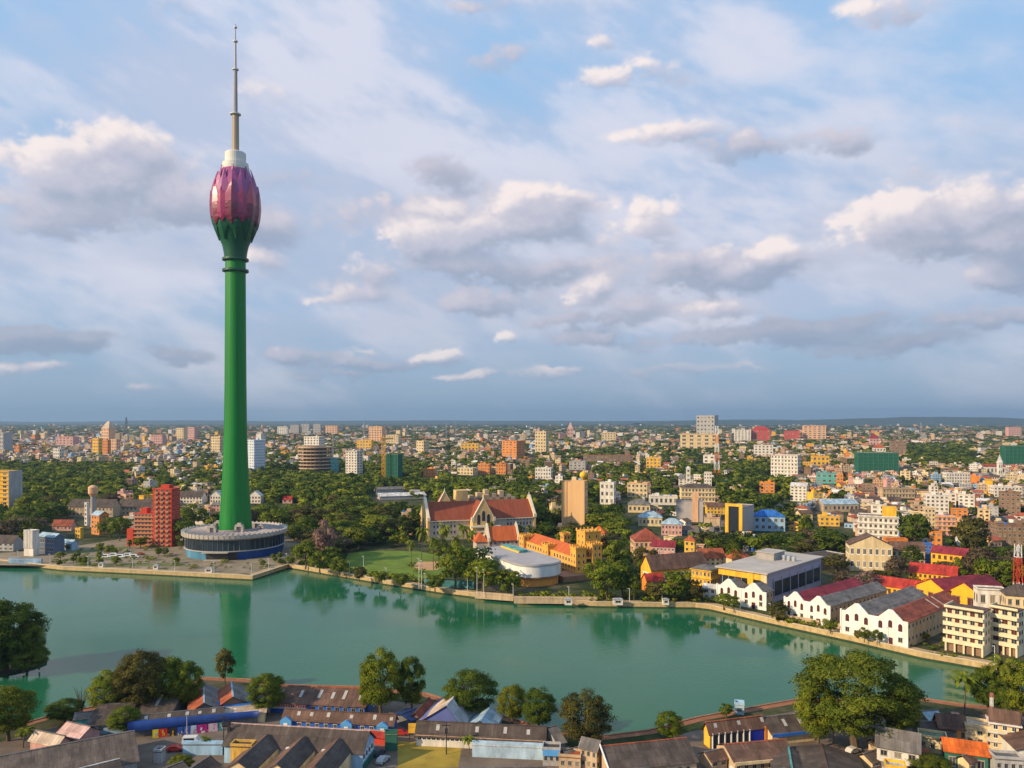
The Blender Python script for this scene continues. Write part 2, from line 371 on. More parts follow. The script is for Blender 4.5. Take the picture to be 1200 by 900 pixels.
def BM(name, label, cat, x, y, w, d, h, yaw=0, wall='cream', roof='flat', rc='grey', rh=2.5, fl=0, cf=0, cs=0, wk='dark', bands=False, extras=True, group=None, axis='x', z=LAND, shield=True, wm=None, sides=('left', 'right')):
    """one building: wall block, roof, windows, ledges, roof clutter. (x, y) is the footprint centre"""
    r = thing(name, label, cat, (x, y, z), R(yaw), group)
    nq = max(1, int(round(w / max(d, 1)))) if w > d else max(1, int(round(d / max(w, 1)))); nq = min(nq, 12)
    cy_, sy_ = math.cos(R(yaw)), math.sin(R(yaw))
    for q_ in range(nq):
        t_ = (q_ + .5) / nq - .5
        if w > d: claim(x + cy_ * w * t_, y + sy_ * w * t_, .5 * math.hypot(w / nq, d) * .92)
        else: claim(x - sy_ * d * t_, y + cy_ * d * t_, .5 * math.hypot(w, d / nq) * .92)
    wmat = wm or MW(wall)
    b = MB()
    if roof == 'gable': gable_walls(b, w, d, h, rh, axis, -1)
    else: b.box(-w / 2, w / 2, -d / 2, d / 2, -1, h)
    b.build('wall', wmat, r)
    q = MB()
    if roof == 'gable': gable_roof(q, w, d, h + .03, rh, axis)
    elif roof == 'hip': hip_roof(q, w, d, h, rh)
    else:
        q.box(-w / 2 - .15, w / 2 + .15, -d / 2 - .15, d / 2 + .15, h, h + .2)
        pw, ph = .25, .8
        for (a0, a1, c0, c1) in ((-w / 2 - .1, w / 2 + .1, -d / 2 - .1, -d / 2 - .1 + pw), (-w / 2 - .1, w / 2 + .1, d / 2 + .1 - pw, d / 2 + .1), (-w / 2 - .1, -w / 2 - .1 + pw, -d / 2 - .1 + pw, d / 2 + .1 - pw), (w / 2 + .1 - pw, w / 2 + .1, -d / 2 - .1 + pw, d / 2 + .1 - pw)):
            p_ = MB(); p_.box(a0, a1, c0, c1, h + .2, h + ph)
            q.cur = 1; q.add(p_.v, p_.f)
        q.cur = 0
    ro = q.build('roof', [MR(rc), wmat] if roof == 'flat' else MR(rc), r)
    if fl and cf: windows(r, 'front', w, d, .3, h - .2, fl, cf, wk)
    if fl and cs:
        for s_ in sides: windows(r, s_, w, d, .3, h - .2, fl, cs, wk)
    if bands and fl:
        fh = (h - .5) / fl
        bb = MB()
        for i in range(1, fl + 1): bb.box(-w / 2 - .7, w / 2 + .7, -d / 2 - .7, d / 2 + .7, .3 + i * fh - .22, .3 + i * fh + .12)
        bb.build('ledge', wmat if bands is True else MW(bands), r)
    if roof == 'flat' and extras and min(w, d) > 7:
        e = MB(); ex = rng.uniform(-.2, .2) * w; e.box(ex - 1.6, ex + 1.6, 0, min(3.5, d / 2 - .6), h + .2, h + 3); e.build('stair_head', wmat, ro)
        t = MB(); tx = -ex + (1.8 if ex < 0 else -1.8); tx = max(-w / 2 + 1.2, min(w / 2 - 1.2, tx + (3.6 if abs(tx - ex) < 2.8 else 0)))
        t.lathe([(.8, h + .2), (.85, h + 1.8), (.3, h + 2.1)], 10, tx, -d / 4); t.build('water_tank', MDARK if rng.random() < .6 else MW('blue'), ro)
    return r
def B(name, label, cat, x0, x1, base, top, yaw=-20, k=.7, shield=True, **kw):
    """building whose silhouette spans photo columns x0..x1, nearest corner at row base, eaves at row top"""
    th = R(yaw); W = (H - LAND) * F / (base - EY); t_ = ((x0 + x1) / 2 - 600) / F
    cw = (x1 - x0) * W / F
    w = cw / (abs(math.cos(th) - t_ * math.sin(th)) + k * abs(math.sin(th) + t_ * math.cos(th))); d = k * w
    near = (d / 2) * math.cos(th) + (w / 2) * abs(math.sin(th))
    Y = W + near
    x = t_ * Y
    h = (base - top) * W / F
    if shield: protect(x0, x1, top + (base - top) * .05, top + (base - top) * .8, W)
    kw.setdefault('fl', max(1, int(round(h / 3.3)))); 
    return BM(name, label, cat, x, Y, w, d, h, yaw, **kw)
def foot(c, l, rx=None, d=None):
    """frame of a block from its near corner c and left corner l (ground pixels) and its right-hand column rx"""
    Cc, Lc = G(*c), G(*l); u = (Cc - Lc); w = u.length; u.normalize(); v = Vector((-u.y, u.x, 0))
    if d is None:
        t = (rx - 600) / F; d = (t * Cc.y - Cc.x) / (v.x - t * v.y)
    ctr = Lc + u * (w / 2) + v * (d / 2)
    return ctr, w, d, math.degrees(math.atan2(u.y, u.x)), Cc.y / F
# ------------------------------------------------------------------ lake, ground, shores
FAR_SHORE = [(-420, 640), (-60, 656), (0, 661), (75, 669), (180, 674), (296, 680), (338, 666), (348, 667.5), (450, 685), (520, 696), (600, 706), (700, 711.5), (815, 713), (832, 715), (900, 731), (1000, 753), (1080, 772), (1165, 787), (1260, 803)]
NEAR_SHORE = [(1260, 842), (1135, 834), (1075, 825), (935, 827), (900, 833), (815, 849), (760, 864), (690, 873), (640, 862), (560, 838), (500, 820), (430, 812), (330, 810), (290, 803), (235, 801), (200, 816), (110, 836), (62, 846), (0, 864), (-120, 900), (-420, 905)]
far2 = [G(x, y, 0) for x, y in FAR_SHORE]; near2 = [G(x, y, 0) for x, y in NEAR_SHORE]
lake = [Vector((p.x, p.y)) for p in far2 + near2]
def ground_mat():
    m = bpy.data.materials.new('ground_cover'); m.use_nodes = True; t = m.node_tree; p = t.nodes['Principled BSDF']; p.inputs['Roughness'].default_value = 1; p.inputs['Specular IOR Level'].default_value = .1
    tc = N(t, 'ShaderNodeTexCoord')
    n1 = N(t, 'ShaderNodeTexNoise'); n1.inputs['Scale'].default_value = .010; n1.inputs['Detail'].default_value = 8; n1.inputs['Roughness'].default_value = .7
    n2 = N(t, 'ShaderNodeTexNoise'); n2.inputs['Scale'].default_value = .16; n2.inputs['Detail'].default_value = 5
    r = N(t, 'ShaderNodeValToRGB'); e = r.color_ramp.elements
    e[0].position = .40; e[0].color = (.022, .040, .014, 1); e[1].position = .62; e[1].color = (.105, .085, .055, 1)
    k = e.new(.5); k.color = (.048, .060, .022, 1)
    mm = N(t, 'ShaderNodeMath', operation='MULTIPLY_ADD'); mm.inputs[1].default_value = .35; 
    t.links.new(tc.outputs['Object'], n1.inputs[0]); t.links.new(tc.outputs['Object'], n2.inputs[0])
    ad = N(t, 'ShaderNodeMath', operation='ADD'); ad.inputs[1].default_value = -.175; t.links.new(n1.outputs[0], ad.inputs[0])
    t.links.new(n2.outputs[0], mm.inputs[0]); t.links.new(ad.outputs[0], mm.inputs[2]); t.links.new(mm.outputs[0], r.inputs[0])
    t.links.new(r.outputs[0], p.inputs['Base Color']); return m
GMAT = ground_mat()
outer = [Vector((-26000, -600)), Vector((26000, -600)), Vector((26000, 27000)), Vector((-26000, 27000))]
tri = tessellate_polygon([[v.to_3d() for v in outer], [v.to_3d() for v in lake]])
allv = outer + lake
me = bpy.data.meshes.new('ground')
me.from_pydata([(v.x, v.y, LAND) for v in allv], [], [list(t) for t in tri]); me.materials.append(GMAT)
me.update()
if sum(p.normal.z for p in me.polygons) < 0: me.flip_normals()
tag(link('ground', me), kind='structure')

def water_mat():
    m = bpy.data.materials.new('lake_water'); m.use_nodes = True; t = m.node_tree; p = t.nodes['Principled BSDF']
    p.inputs['IOR'].default_value = 1.33; p.inputs['Specular IOR Level'].default_value = .40
    tc = N(t, 'ShaderNodeTexCoord'); mp = N(t, 'ShaderNodeMapping'); mp.inputs['Scale'].default_value = (.5, 1.0, 1); mp.inputs['Rotation'].default_value = (0, 0, .35)
    t.links.new(tc.outputs['Object'], mp.inputs[0])
    n1 = N(t, 'ShaderNodeTexNoise'); n1.inputs['Scale'].default_value = .7; n1.inputs['Detail'].default_value = 4
    n2 = N(t, 'ShaderNodeTexNoise'); n2.inputs['Scale'].default_value = .022; n2.inputs['Detail'].default_value = 4; n2.inputs['Distortion'].default_value = .6
    t.links.new(mp.outputs[0], n1.inputs[0]); t.links.new(mp.outputs[0], n2.inputs[0])
    mr = N(t, 'ShaderNodeMapRange'); mr.inputs[1].default_value = .35; mr.inputs[2].default_value = .65; mr.inputs[3].default_value = .05; mr.inputs[4].default_value = .17
    t.links.new(n2.outputs[0], mr.inputs[0]); t.links.new(mr.outputs[0], p.inputs['Roughness'])
    cr = N(t, 'ShaderNodeValToRGB'); cr.color_ramp.elements[0].position = .3; cr.color_ramp.elements[0].color = (.010, .093, .042, 1); cr.color_ramp.elements[1].position = .7; cr.color_ramp.elements[1].color = (.019, .120, .057, 1)
    t.links.new(n2.outputs[0], cr.inputs[0]); t.links.new(cr.outputs[0], p.inputs['Base Color'])
    bp = N(t, 'ShaderNodeBump'); bp.inputs[0].default_value = .16; bp.inputs[1].default_value = .22; ms = N(t, 'ShaderNodeMapRange'); ms.inputs[1].default_value = .38; ms.inputs[2].default_value = .62; ms.inputs[3].default_value = .05; ms.inputs[4].default_value = .34; t.links.new(n2.outputs[0], ms.inputs[0]); t.links.new(ms.outputs[0], bp.inputs[0]); t.links.new(n1.outputs[0], bp.inputs['Height']); t.links.new(bp.outputs[0], p.inputs['Normal'])
    return m
me = bpy.data.meshes.new('water'); me.from_pydata([(-900, 80, 0), (900, 80, 0), (900, 700, 0), (-900, 700, 0)], [], [(0, 1, 2, 3)]); me.materials.append(water_mat())
tag(link('water', me), kind='structure')

def offset_line(pts, d):
    out = []
    for i, p in enumerate(pts):
        a = pts[max(0, i - 1)]; b = pts[min(len(pts) - 1, i + 1)]
        t = Vector((b.x - a.x, b.y - a.y)).normalized()
        out.append(Vector((p.x - t.y * d, p.y + t.x * d)))
    return out
def densify(pts, step=12):
    out = []
    for a, b in zip(pts[:-1], pts[1:]):
        n = max(1, int((b - a).length / step)); out += [a.lerp(b, k / n) for k in range(n)]
    return out + [pts[-1]]
FS = densify([Vector((p.x, p.y)) for p in far2]); NS = densify([Vector((p.x, p.y)) for p in near2])
def strip(name, line, d0, d1, z, mat, kind='structure'):
    a = offset_line(line, d0); b = offset_line(line, d1); n = len(a)
    me = bpy.data.meshes.new(name); me.from_pydata([(p.x, p.y, z) for p in a] + [(p.x, p.y, z) for p in b], [], [(i, i + 1, n + i + 1, n + i) for i in range(n - 1)]); me.materials.append(mat); me.update()
    if me.polygons[0].normal.z < 0: me.flip_normals()
    return tag(link(name, me), kind=kind)
def wall_along(name, line, d, th, z0, z1, mat, label, cat='embankment wall', cop=None, coplab=None):
    b = MB()
    def run(b, d, th, z0, z1):
        a = offset_line(line, d - th / 2); c = offset_line(line, d + th / 2); n = len(a); o = len(b.v)
        b.v += [(p.x, p.y, z0) for p in a] + [(p.x, p.y, z1) for p in a] + [(p.x, p.y, z1) for p in c] + [(p.x, p.y, z0) for p in c]
        for i in range(n - 1):
            for k in range(3): b.f.append([o + k * n + i, o + k * n + i + 1, o + (k + 1) * n + i + 1, o + (k + 1) * n + i]); b.mi.append(0)
    r = thing(name, label, cat, (0, 0, 0))
    run(b, d, th, z0, z1); b.build('wall', mat, r)
    al = MB(); run(al, d - th * .5 - .06, .1, -1.5, .5); al.build('waterline_stain', M('algae_stain', (.045, .055, .025), .7, .4, .5), r)
    if cop: c_ = MB(); run(c_, d, th + .3, z1, z1 + .25); c_.build('coping', cop, r)
    return r
MPATH = M('tan_paving', (.42, .30, .17), .9, .2, .4); MPATH2 = M('terracotta_paving', (.30, .12, .06), .9, .3, .4)
# which side is land: far line runs left to right, so its left-hand normal (positive offset) points inland
strip('promenade_path', FS, .6, 6.0, LAND + .03, MPATH)
wall_along('embankment_wall', FS, .3, .6, -1.5, LAND + .35, M('tan_stone', (.50, .36, .18), .9, .25, .6), 'low tan stone wall along the far shore of the lake below the promenade', cop=M('pale_stone', (.62, .50, .32), .9, .15))
wall_along('embankment_wall', NS, .3, .6, -1.5, LAND + .3, M('brown_stone', (.30, .16, .09), .9, .25, .6), 'low reddish brown stone wall along the near shore of the lake')
strip('lakeside_path', NS, .6, 2.8, LAND + .03, MPATH2)
# ------------- floor patches
def patch(name, pts, mat, z=LAND + .015):
    P = [G(x, y, LAND) for x, y in pts]
    me = bpy.data.meshes.new(name); me.from_pydata([(p.x, p.y, z) for p in P], [], [list(range(len(P)))]); me.materials.append(mat); me.update()
    if me.polygons[0].normal.z < 0: me.flip_normals()
    return tag(link(name, me), kind='structure')
MGRASS = M('playing_grass', (.125, .19, .018), .95, .3, .12)
patch('cricket_field', [(400, 668), (408, 648), (440, 645), (490, 646), (520, 652), (526, 668), (505, 678), (470, 680), (430, 676)], MGRASS)
patch('sand_pitch', [(484, 664), (490, 658.5), (515, 658), (519, 663), (512, 668), (492, 668)], M('sand', (.52, .30, .15), .95, .2, .3), LAND + .03)
patch('plaza', [(-40, 662), (-30, 650), (60, 644), (140, 632), (200, 624), (340, 622), (372, 648), (346, 662), (336, 660), (296, 672.5), (180, 667), (75, 663)], M('plaza_paving', (.25, .20, .135), .95, .3, .10), LAND + .012)
for i, (a, c) in enumerate([((75, 655), (150, 650)), ((80, 646), (150, 640)), ((140, 660), (215, 661)), ((90, 660), (135, 661))]):
    patch('lawn', [(a[0], a[1]), (c[0], c[1]), (c[0] + 6, c[1] + 3), (a[0] - 4, a[1] + 3.2)], M('lawn_grass', (.13, .15, .045), .95, .3, .3), LAND + .03)
patch('yard', [(466, 868), (541, 876), (537, 899), (466, 903)], M('dry_yard_grass', (.34, .24, .035), .95, .25, .25), LAND + .02)
patch('near_shore_ground', [(-150, 930), (-150, 905), (0, 870), (62, 852), (110, 842), (200, 822), (240, 808), (330, 816), (430, 818), (500, 826), (560, 845), (640, 868), (690, 880), (760, 871), (815, 856), (900, 839), (935, 833), (1075, 831), (1135, 840), (1300, 850), (1400, 1100), (-250, 1100)], M('yard_earth', (.17, .13, .10), .95, .3, .15), LAND + .008)
# islet at the left
isl = G(-5, 782, 0); b = MB(); b.prism([(isl.x + 15 * math.cos(a) * (1 + .1 * math.sin(3 * a)), isl.y + 1 + 12 * math.sin(a)) for a in [k * .314 for k in range(20)]], -1.5, .7)
tag(b.build('islet', M('islet_earth', (.05, .06, .03), .95, .2)), kind='structure')
# hills on the horizon
def hills(name, y0, x0, x1, hmax, seed, mat, env):
    n = 160; b = MB(); rs = np.random.RandomState(seed)
    xs = np.linspace(x0, x1, n); ys = np.full(n, y0)
    pr = fbm(xs.astype(np.float32) / 2600, np.full(n, seed, np.float32), seed, 5, .5)
    tops = [(float(x), y0 + 900, LAND + max(3, hmax * env((x - x0) / (x1 - x0)) * (0.45 + 1.1 * float(v)))) for x, v in zip(xs, pr)]
    b.v = [(float(x), y0, LAND - 2) for x in xs] + tops + [(float(x), y0 + 2200, LAND - 2) for x in xs]
    for i in range(n - 1):
        b.f += [[i, i + 1, n + i + 1, n + i], [n + i, n + i + 1, 2 * n + i + 1, 2 * n + i]]; b.mi += [0, 0]
    tag(b.build(name, mat, smooth=True), kind='structure')
MH = M('hill_forest', (.035, .055, .022), 1, .3, .004)
hills('hills', 17000, -16000, 17000, 105, 5, MH, lambda t: .40 + .5 * t)
hills('hills', 12500, 2200, 11000, 105, 9, MH, lambda t: .3 + .75 * math.sin(min(1, t * 1.2) * math.pi * .8))
p0 = [(-200, 505.5), (60, 504.5), (140, 501.5), (230, 500.3), (250, 499.6), (100, 499.5), (-200, 500)]
patch('distant_water', p0, M('far_water', (.30, .36, .40), .25, .05, .001), LAND + .5)

# ------------------------------------------------------------------ the lotus tower
TC = G(276, 647); TX, TY = TC.x, TC.y; U = TY / F      # metres per photo pixel there
def zt(y): return (647 - y) * U
MGREEN = M('green_tower_paint', (.006, .195, .026), .5, .30, .5, spec=.3, zs=.012)
MGREEN2 = M('green_calyx_glass', (.006, .080, .036), .4, .08, .05, spec=.5)
MPINK = [M('lilac_petal_glass', (.31, .045, .175), .42, .12, .2, spec=.7), M('magenta_petal_glass', (.30, .016, .085), .36, .12, .2, spec=.7), M('crimson_petal_glass', (.17, .008, .035), .36, .12, .2, spec=.7), M('violet_petal_glass', (.26, .042, .18), .42, .1, .2, spec=.7), M('coral_petal_glass', (.42, .045, .075), .36, .12, .2, spec=.7)]
tw = thing('lotus_tower', 'very tall green tower with a pink lotus bud and needle mast above the round podium', 'tower', (TX, TY, LAND))
claim(TX, TY, 37); protect(213, 338, 615, 655, TY); protect(255, 297, 500, 620, TY)
b = MB()
prof = [(560, 14.8), (540, 14.0), (500, 12.8), (450, 12.2), (400, 11.9), (350, 11.6), (300, 11.4)]
prof = [(646, 19.6), (632, 19.2), (615, 18.2), (590, 16.6)] + prof
n = 64; o = 0
for y, r in prof:
    for k in range(n):
        a = 2 * math.pi * k / n
        g = 1 - .045 * max(0, math.cos(4 * (a + .5))) ** 12
        b.v.append((r * U * g * math.cos(a), r * U * g * math.sin(a), zt(y)))
for i in range(len(prof) - 1):
    for k in range(n):
        b.f.append([i * n + k, i * n + (k + 1) % n, (i + 1) * n + (k + 1) % n, (i + 1) * n + k]); b.mi.append(0)
b.build('shaft', MGREEN, tw, smooth=True)
for yy in (317.5, 304.5):
    b = MB(); b.lathe([(12 * U, zt(yy + 1)), (14.8 * U, zt(yy + 1)), (14.8 * U, zt(yy - 1.4)), (12 * U, zt(yy - 1.4))], 40, cap=False); b.build('ring', MGREEN2, tw)
BP = [(303, 12.3), (296, 13.2), (289, 14.6), (281, 17.4), (272, 21.2), (262, 24.4), (252, 26.2), (242, 26.6), (232, 26.0), (222, 24.4), (212, 21.6), (204, 18.2), (199, 16.0)]
def rb(y):
    for (y0, r0), (y1, r1) in zip(BP[:-1], BP[1:]):
        if y0 >= y >= y1: return r0 + (r1 - r0) * (y0 - y) / (y0 - y1)
    return BP[-1][1] if y < BP[-1][0] else BP[0][1]
b = MB(); b.lathe([(r * U, zt(y)) for y, r in BP if y >= 252], 40, cap=False); b.build('calyx', MGREEN2, tw, smooth=True)
b = MB(); b.lathe([(r * U * .95, zt(y)) for y, r in BP if y <= 256], 40); b.build('bud', MPINK[0], tw, smooth=True)
def petal(name, a0, yb, ym, yt, half, off, mat, lean=0.0):
    """a folded kite-shaped petal lying on the bud, with a crease down its middle"""
    b = MB(); vs = []; rows = 7
    def at_(y, a, e):
        r = (rb(y) + e) * U; return (r * math.cos(a), r * math.sin(a), zt(y))
    for i in range(rows + 1):
        t = i / rows; y = yb + (yt - yb) * t
        tm = (yb - ym) / (yb - yt)
        wv = half * (t / tm if t < tm else (1 - t) / (1 - tm)) if tm > 0.01 else half * (1 - t)
        lo = off + lean * t * t + .5
        vs += [at_(y, a0 - wv, lo * .5), at_(y, a0, lo + .55 * (1 - t * .5)), at_(y, a0 + wv, lo * .5)]
    n = len(vs)
    inner = [(x * .985, y_ * .985, z) for x, y_, z in vs]
    b.add(vs, [(3 * i + k, 3 * i + k + 1, 3 * i + k + 4, 3 * i + k + 3) for i in range(rows) for k in (0, 1)])
    b.add(inner, [(3 * i + k + 3, 3 * i + k + 4, 3 * i + k + 1, 3 * i + k) for i in range(rows) for k in (0, 1)])
    return b.build(name, mat, tw)
NP = 7
for k in range(NP):
    a = 2 * math.pi * (k + .2) / NP - R(90); h = math.pi / NP
    petal('petal', a, 244, 238, 197, h * 1.25, .3, MPINK[3] if k % 3 == 1 else MPINK[0], .2)
    petal('petal', a + h, 246, 238, 203, h * 1.15, .6, MPINK[0] if k % 3 else MPINK[3], .6)
    petal('petal', a, 247, 241, 216, h * .80, 1.2, MPINK[4] if k % 2 else MPINK[1], .6)
    petal('petal', a + h, 266, 246, 226, h * 1.12, .9, MPINK[1] if k % 3 == 0 else MPINK[2], .5)
    petal('petal', a, 268, 254, 236, h * 1.12, 1.1, MPINK[2], .3)
NP = 9
for k in range(NP):
    a = 2 * math.pi * (k + .5) / NP - R(90)
    petal('sepal', a, 284, 268, 257 if k % 2 else 262, R(20), 1.2, MGREEN2, .3)
b = MB(); b.lathe([(15.6 * U, zt(200)), (15.6 * U, zt(196)), (14.6 * U, zt(196)), (14.6 * U, zt(192)), (11.8 * U, zt(192)), (11.8 * U, zt(180)), (10.8 * U, zt(179))], 32); b.build('crown', M('crown_white', (.66, .64, .58), .6, .06, .1), tw)
b = MB(); b.lathe([(4.2 * U, zt(180)), (3.9 * U, zt(135)), (3.9 * U, zt(135))], 12); b.build('mast', M('mast_bronze', (.34, .27, .19), .5, .1, .1), tw)
b = MB(); b.lathe([(2.5 * U, zt(133)), (2.1 * U, zt(82))], 10); b.lathe([(1.25 * U, zt(82)), (1.0 * U, zt(49))], 8); b.lathe([(.7 * U, zt(49)), (.4 * U, zt(28))], 6); b.build('antenna', M('antenna_grey', (.30, .29, .29), .5, .05), tw)
for yy, r in ((134, 6.2), (81.5, 3.6), (48.5, 2.6), (32, 1.9)):
    b = MB(); b.lathe([(r * U * .7, zt(yy + 1.2)), (r * U, zt(yy + .5)), (r * U, zt(yy - .6)), (r * U * .6, zt(yy - 1.2))], 16); b.build('platform', M('crown_white', (1, 1, 1)), tw)

# podium
pd = thing('podium', 'round flared podium of dark blue glass with a pale scalloped rim under the tower', 'podium', (TX, TY, LAND))
RB, RT = 52.5 * U, 56.5 * U
Z1, Z2, Z3 = 5.2, 12.0, 15.2
def ring_part(name, prof, mat, a0=0, a1=360, n=72):
    b = MB(); m_ = int(n * (a1 - a0) / 360); full = a1 - a0 >= 360
    cols = m_ if full else m_ + 1
    for r, z in prof:
        for k in range(cols):
            a = R(a0 + (a1 - a0) * k / m_); b.v.append((r * math.cos(a), r * math.sin(a), z))
    for i in range(len(prof) - 1):
        for k in range(m_):
            k2 = (k + 1) % cols if full else k + 1
            b.f.append([i * cols + k, i * cols + k2, (i + 1) * cols + k2, (i + 1) * cols + k]); b.mi.append(0)
    return b.build(name, mat, pd)
ring_part('glass_wall', [(RB, -.5), (RB + 1.2, Z1), (RT - 1.2, Z2)], M('podium_glass', (.018, .028, .040), .14, .1, .3, spec=.7))
ring_part('ledge', [(RB + 1.1, Z1 - .15), (RB + 1.9, Z1 - .1), (RB + 1.9, Z1 + .35), (RB + 1.2, Z1 + .4)], M('ledge_grey', (.42, .42, .43), .6, .1))
ring_part('cladding', [(RB + .25, -.4), (RB + 1.35, Z1 - .2)], M('blue_cladding', (.012, .060, .24), .5, .25, .15), -68, 10, 90)
ring_part('cladding', [(RB + .25, -.4), (RB + 1.35, Z1 - .2)], M('pale_blue_cladding', (.09, .26, .42), .5, .35, .12), -165, -105, 90)
ring_part('cladding', [(RB + .25, -.4), (RB + 1.35, Z1 - .2)], M('silver_cladding', (.22, .27, .32), .35, .15, .12), 10, 195, 90)
ring_part('rim', [(RT - 1.3, Z2 - .05), (RT + .9, Z2 + .9), (RT + 1.1, Z3), (RT - .6, Z3 + .1), (RT - 1.4, Z3 - .8)], M('rim_white', (.42, .38, .33), .6, .08))
ring_part('roof', [(RT - .9, Z3 - .85), (17.5, Z3 + .15), (17.5, Z3 + 1.4), (16.5, Z3 + 1.4), (16.5, Z3 - 1.5), (8, Z3 - 1.5)], M('podium_roof', (.33, .28, .27), .8, .2, .2))
b = MB()
for k in range(60):
    a = 2 * math.pi * k / 60; c, s_ = math.cos(a), math.sin(a)
    b.tube(((RB + 1.35) * c, (RB + 1.35) * s_, Z1), ((RT - 1.1) * c, (RT - 1.1) * s_, Z2), .13, n=4)
b.build('mullion', M('mullion_grey', (.16, .19, .22), .5, 0), pd)
b = MB()
for k in range(64):   # scallop lobes over the rim
    a = 2 * math.pi * k / 64; c, s_ = math.cos(a), math.sin(a); t_ = Vector((-s_, c, 0))
    o = Vector((RT * c, RT * s_, 0)); r_ = Vector((c, s_, 0))
    vs = []
    for sgn in (-1, 1):
        rr = o + r_ * (1.25 if sgn > 0 else .95)
        vs += [rr + t_ * -1.35 + Vector((0, 0, Z2 + 1.2)), rr + t_ * 1.35 + Vector((0, 0, Z2 + 1.2)), rr + t_ * .9 + Vector((0, 0, Z3 + .35)), rr + Vector((0, 0, Z3 + .8)), rr + t_ * -.9 + Vector((0, 0, Z3 + .35))]
    b.add(vs, [(0, 4, 3, 2, 1), (5, 6, 7, 8, 9), (0, 1, 6, 5), (1, 2, 7, 6), (2, 3, 8, 7), (3, 4, 9, 8), (4, 0, 5, 9)])
b.build('scallop', M('rim_white', (1, 1, 1)), pd)
b = MB()
for k in range(48):
    a = 2 * math.pi * k / 48; c, s_ = math.cos(a), math.sin(a); b.tube((18 * c, 18 * s_, Z3 + .12), ((RT - 1.6) * c, (RT - 1.6) * s_, Z3 - .5), .22, n=4)
b.build('roof_rib', M('rib_pale', (.44, .39, .38), .8, 0), pd)
for a, rr, s_ in ((R(-118), 18.5, .72), (R(-62), 15.8, .8), (R(-5), 17, .5), (R(150), 17, .6)):
    x, y = rr * math.cos(a), rr * math.sin(a); b = MB()
    z = Z3
    for sx in (-1, 1): b.box(x + sx * 2.6 * s_ - .7, x + sx * 2.6 * s_ + .7, y - 1.2, y + 1.2, z - .5, z + 4.2 * s_)
    b.box(x - 3.0 * s_, x + 3.0 * s_, y - 1.4, y + 1.4, z + 4.2 * s_, z + 5.6 * s_); b.box(x - 1.9, x + 1.9, y + .3, y + 1.2, z - .5, z + 4.2 * s_)
    b.box(x - 1.5 * s_, x + 1.5 * s_, y - 1, y + 1, z + 5.6 * s_, z + 7 * s_)
    b.build('service_house', M('rim_white', (1, 1, 1)), pd)
b = MB(); e = Vector((0, -RB - .3, 0)); b.box(-8, 6, -RB - 3.2, -RB + 3, -.4, .5); b.box(-9, 7, -RB - 4, -RB + 2, Z1 - .4, Z1 + .1); b.build('entrance_canopy', M('rim_white', (1, 1, 1)), pd)
b = MB(); b.box(-7.5, 5.5, -RB - .3, -RB + 2.5, .5, Z1 - .42); b.build('entrance', M('entrance_dark_glass', (.05, .05, .055), .3, 0), pd)  # entrance filled with one even dark glass
# ------------------------------------------------------------------ large buildings across the lake
def frame_thing(name, label, cat, fr, pr=None):
    ctr, w, d, yaw, s = fr
    r = thing(name, label, cat, (ctr.x, ctr.y, LAND), R(yaw)); claim(ctr.x, ctr.y, .5 * math.hypot(w, d) * .9)
    if pr: protect(*pr, ctr.y - max(w, d) / 2)
    return r, w, d
# --- red apartment block
r, w, d = frame_thing('apartment_block', 'red and orange apartment block with a tall red slab, left of the round podium', 'apartment block', foot((201, 641), (179, 640.6), rx=211), (145, 211, 574, 632))
h = (641 - 574) * (G(201, 641).y / F); MRED = M('red_facade', (.50, .055, .026), .8, .12); MORED = M('orange_brick_facade', (.50, .19, .085), .85, .12)
b = MB(); b.box(-w / 2, w / 2, -d / 2, d / 2, -1, h); b.build('wall', MRED, r)
b = MB(); b.box(-w / 2 - .3, w / 2 + .3, -d / 2 - .3, d / 2 + .3, h, h + .6); b.box(-3, 3, -2, 3, h + .6, h + 3); b.build('roof', MRED, r)
fh = h / 12
for i in range(12):
    for sx in (-.28, .0, .28):
        b = MB(); z = i * fh + .5; b.box(sx * w - 1.1, sx * w + 1.1, -d / 2 - 1.0, -d / 2, z, z + 1.1); b.build('balcony', MORED, r)
        link('window', win_mesh('dark'), r, (sx * w, -d / 2, z + 1.9), 0, (2.0, .5, 1.4))
    for sy in (-.25, .25): link('window', win_mesh('dark'), r, (w / 2, sy * d, i * fh + 2), R(90), (1.6, .5, 1.5))
ww, wd, wh = 27 * U, d * 1.3, (636 - 597) * U
b = MB(); b.box(-w / 2 - ww, -w / 2 - .02, -d / 2 + 2.5, -d / 2 + 2.5 + wd, -1, wh); wg = b.build('wing', MORED, r)
b = MB(); b.box(-w / 2 - ww - .2, -w / 2 - .03, -d / 2 + 2.3, -d / 2 + 2.7 + wd, wh, wh + .5); b.box(-w / 2 - ww * .75, -w / 2 - ww * .45, -d / 2 + 4, -d / 2 + 9, wh + .5, wh + 4); b.build('wing_roof', MRED, wg)
for i in range(8):
    b = MB(); z = i * wh / 8; b.box(-w / 2 - ww, -w / 2 - .05, -d / 2 + 1.5, -d / 2 + 2.5, z + .1, z + 1.0); b.build('gallery', MORED, r)
    for k in range(6): link('window', win_mesh('dark'), r, (-w / 2 - ww * (k + .5) / 6, -d / 2 + 2.5, z + 1.75), 0, (1.7, .5, 1.4))
b = MB(); b.box(-w / 2 - ww - 4.6, -w / 2 - ww - .02, -d / 2 + 1.4, -d / 2 + 10, -1, (636 - 615) * U); b.build('annex', MRED, r)
claim(TX + (166 - 276) * U, TY + 6, 13)

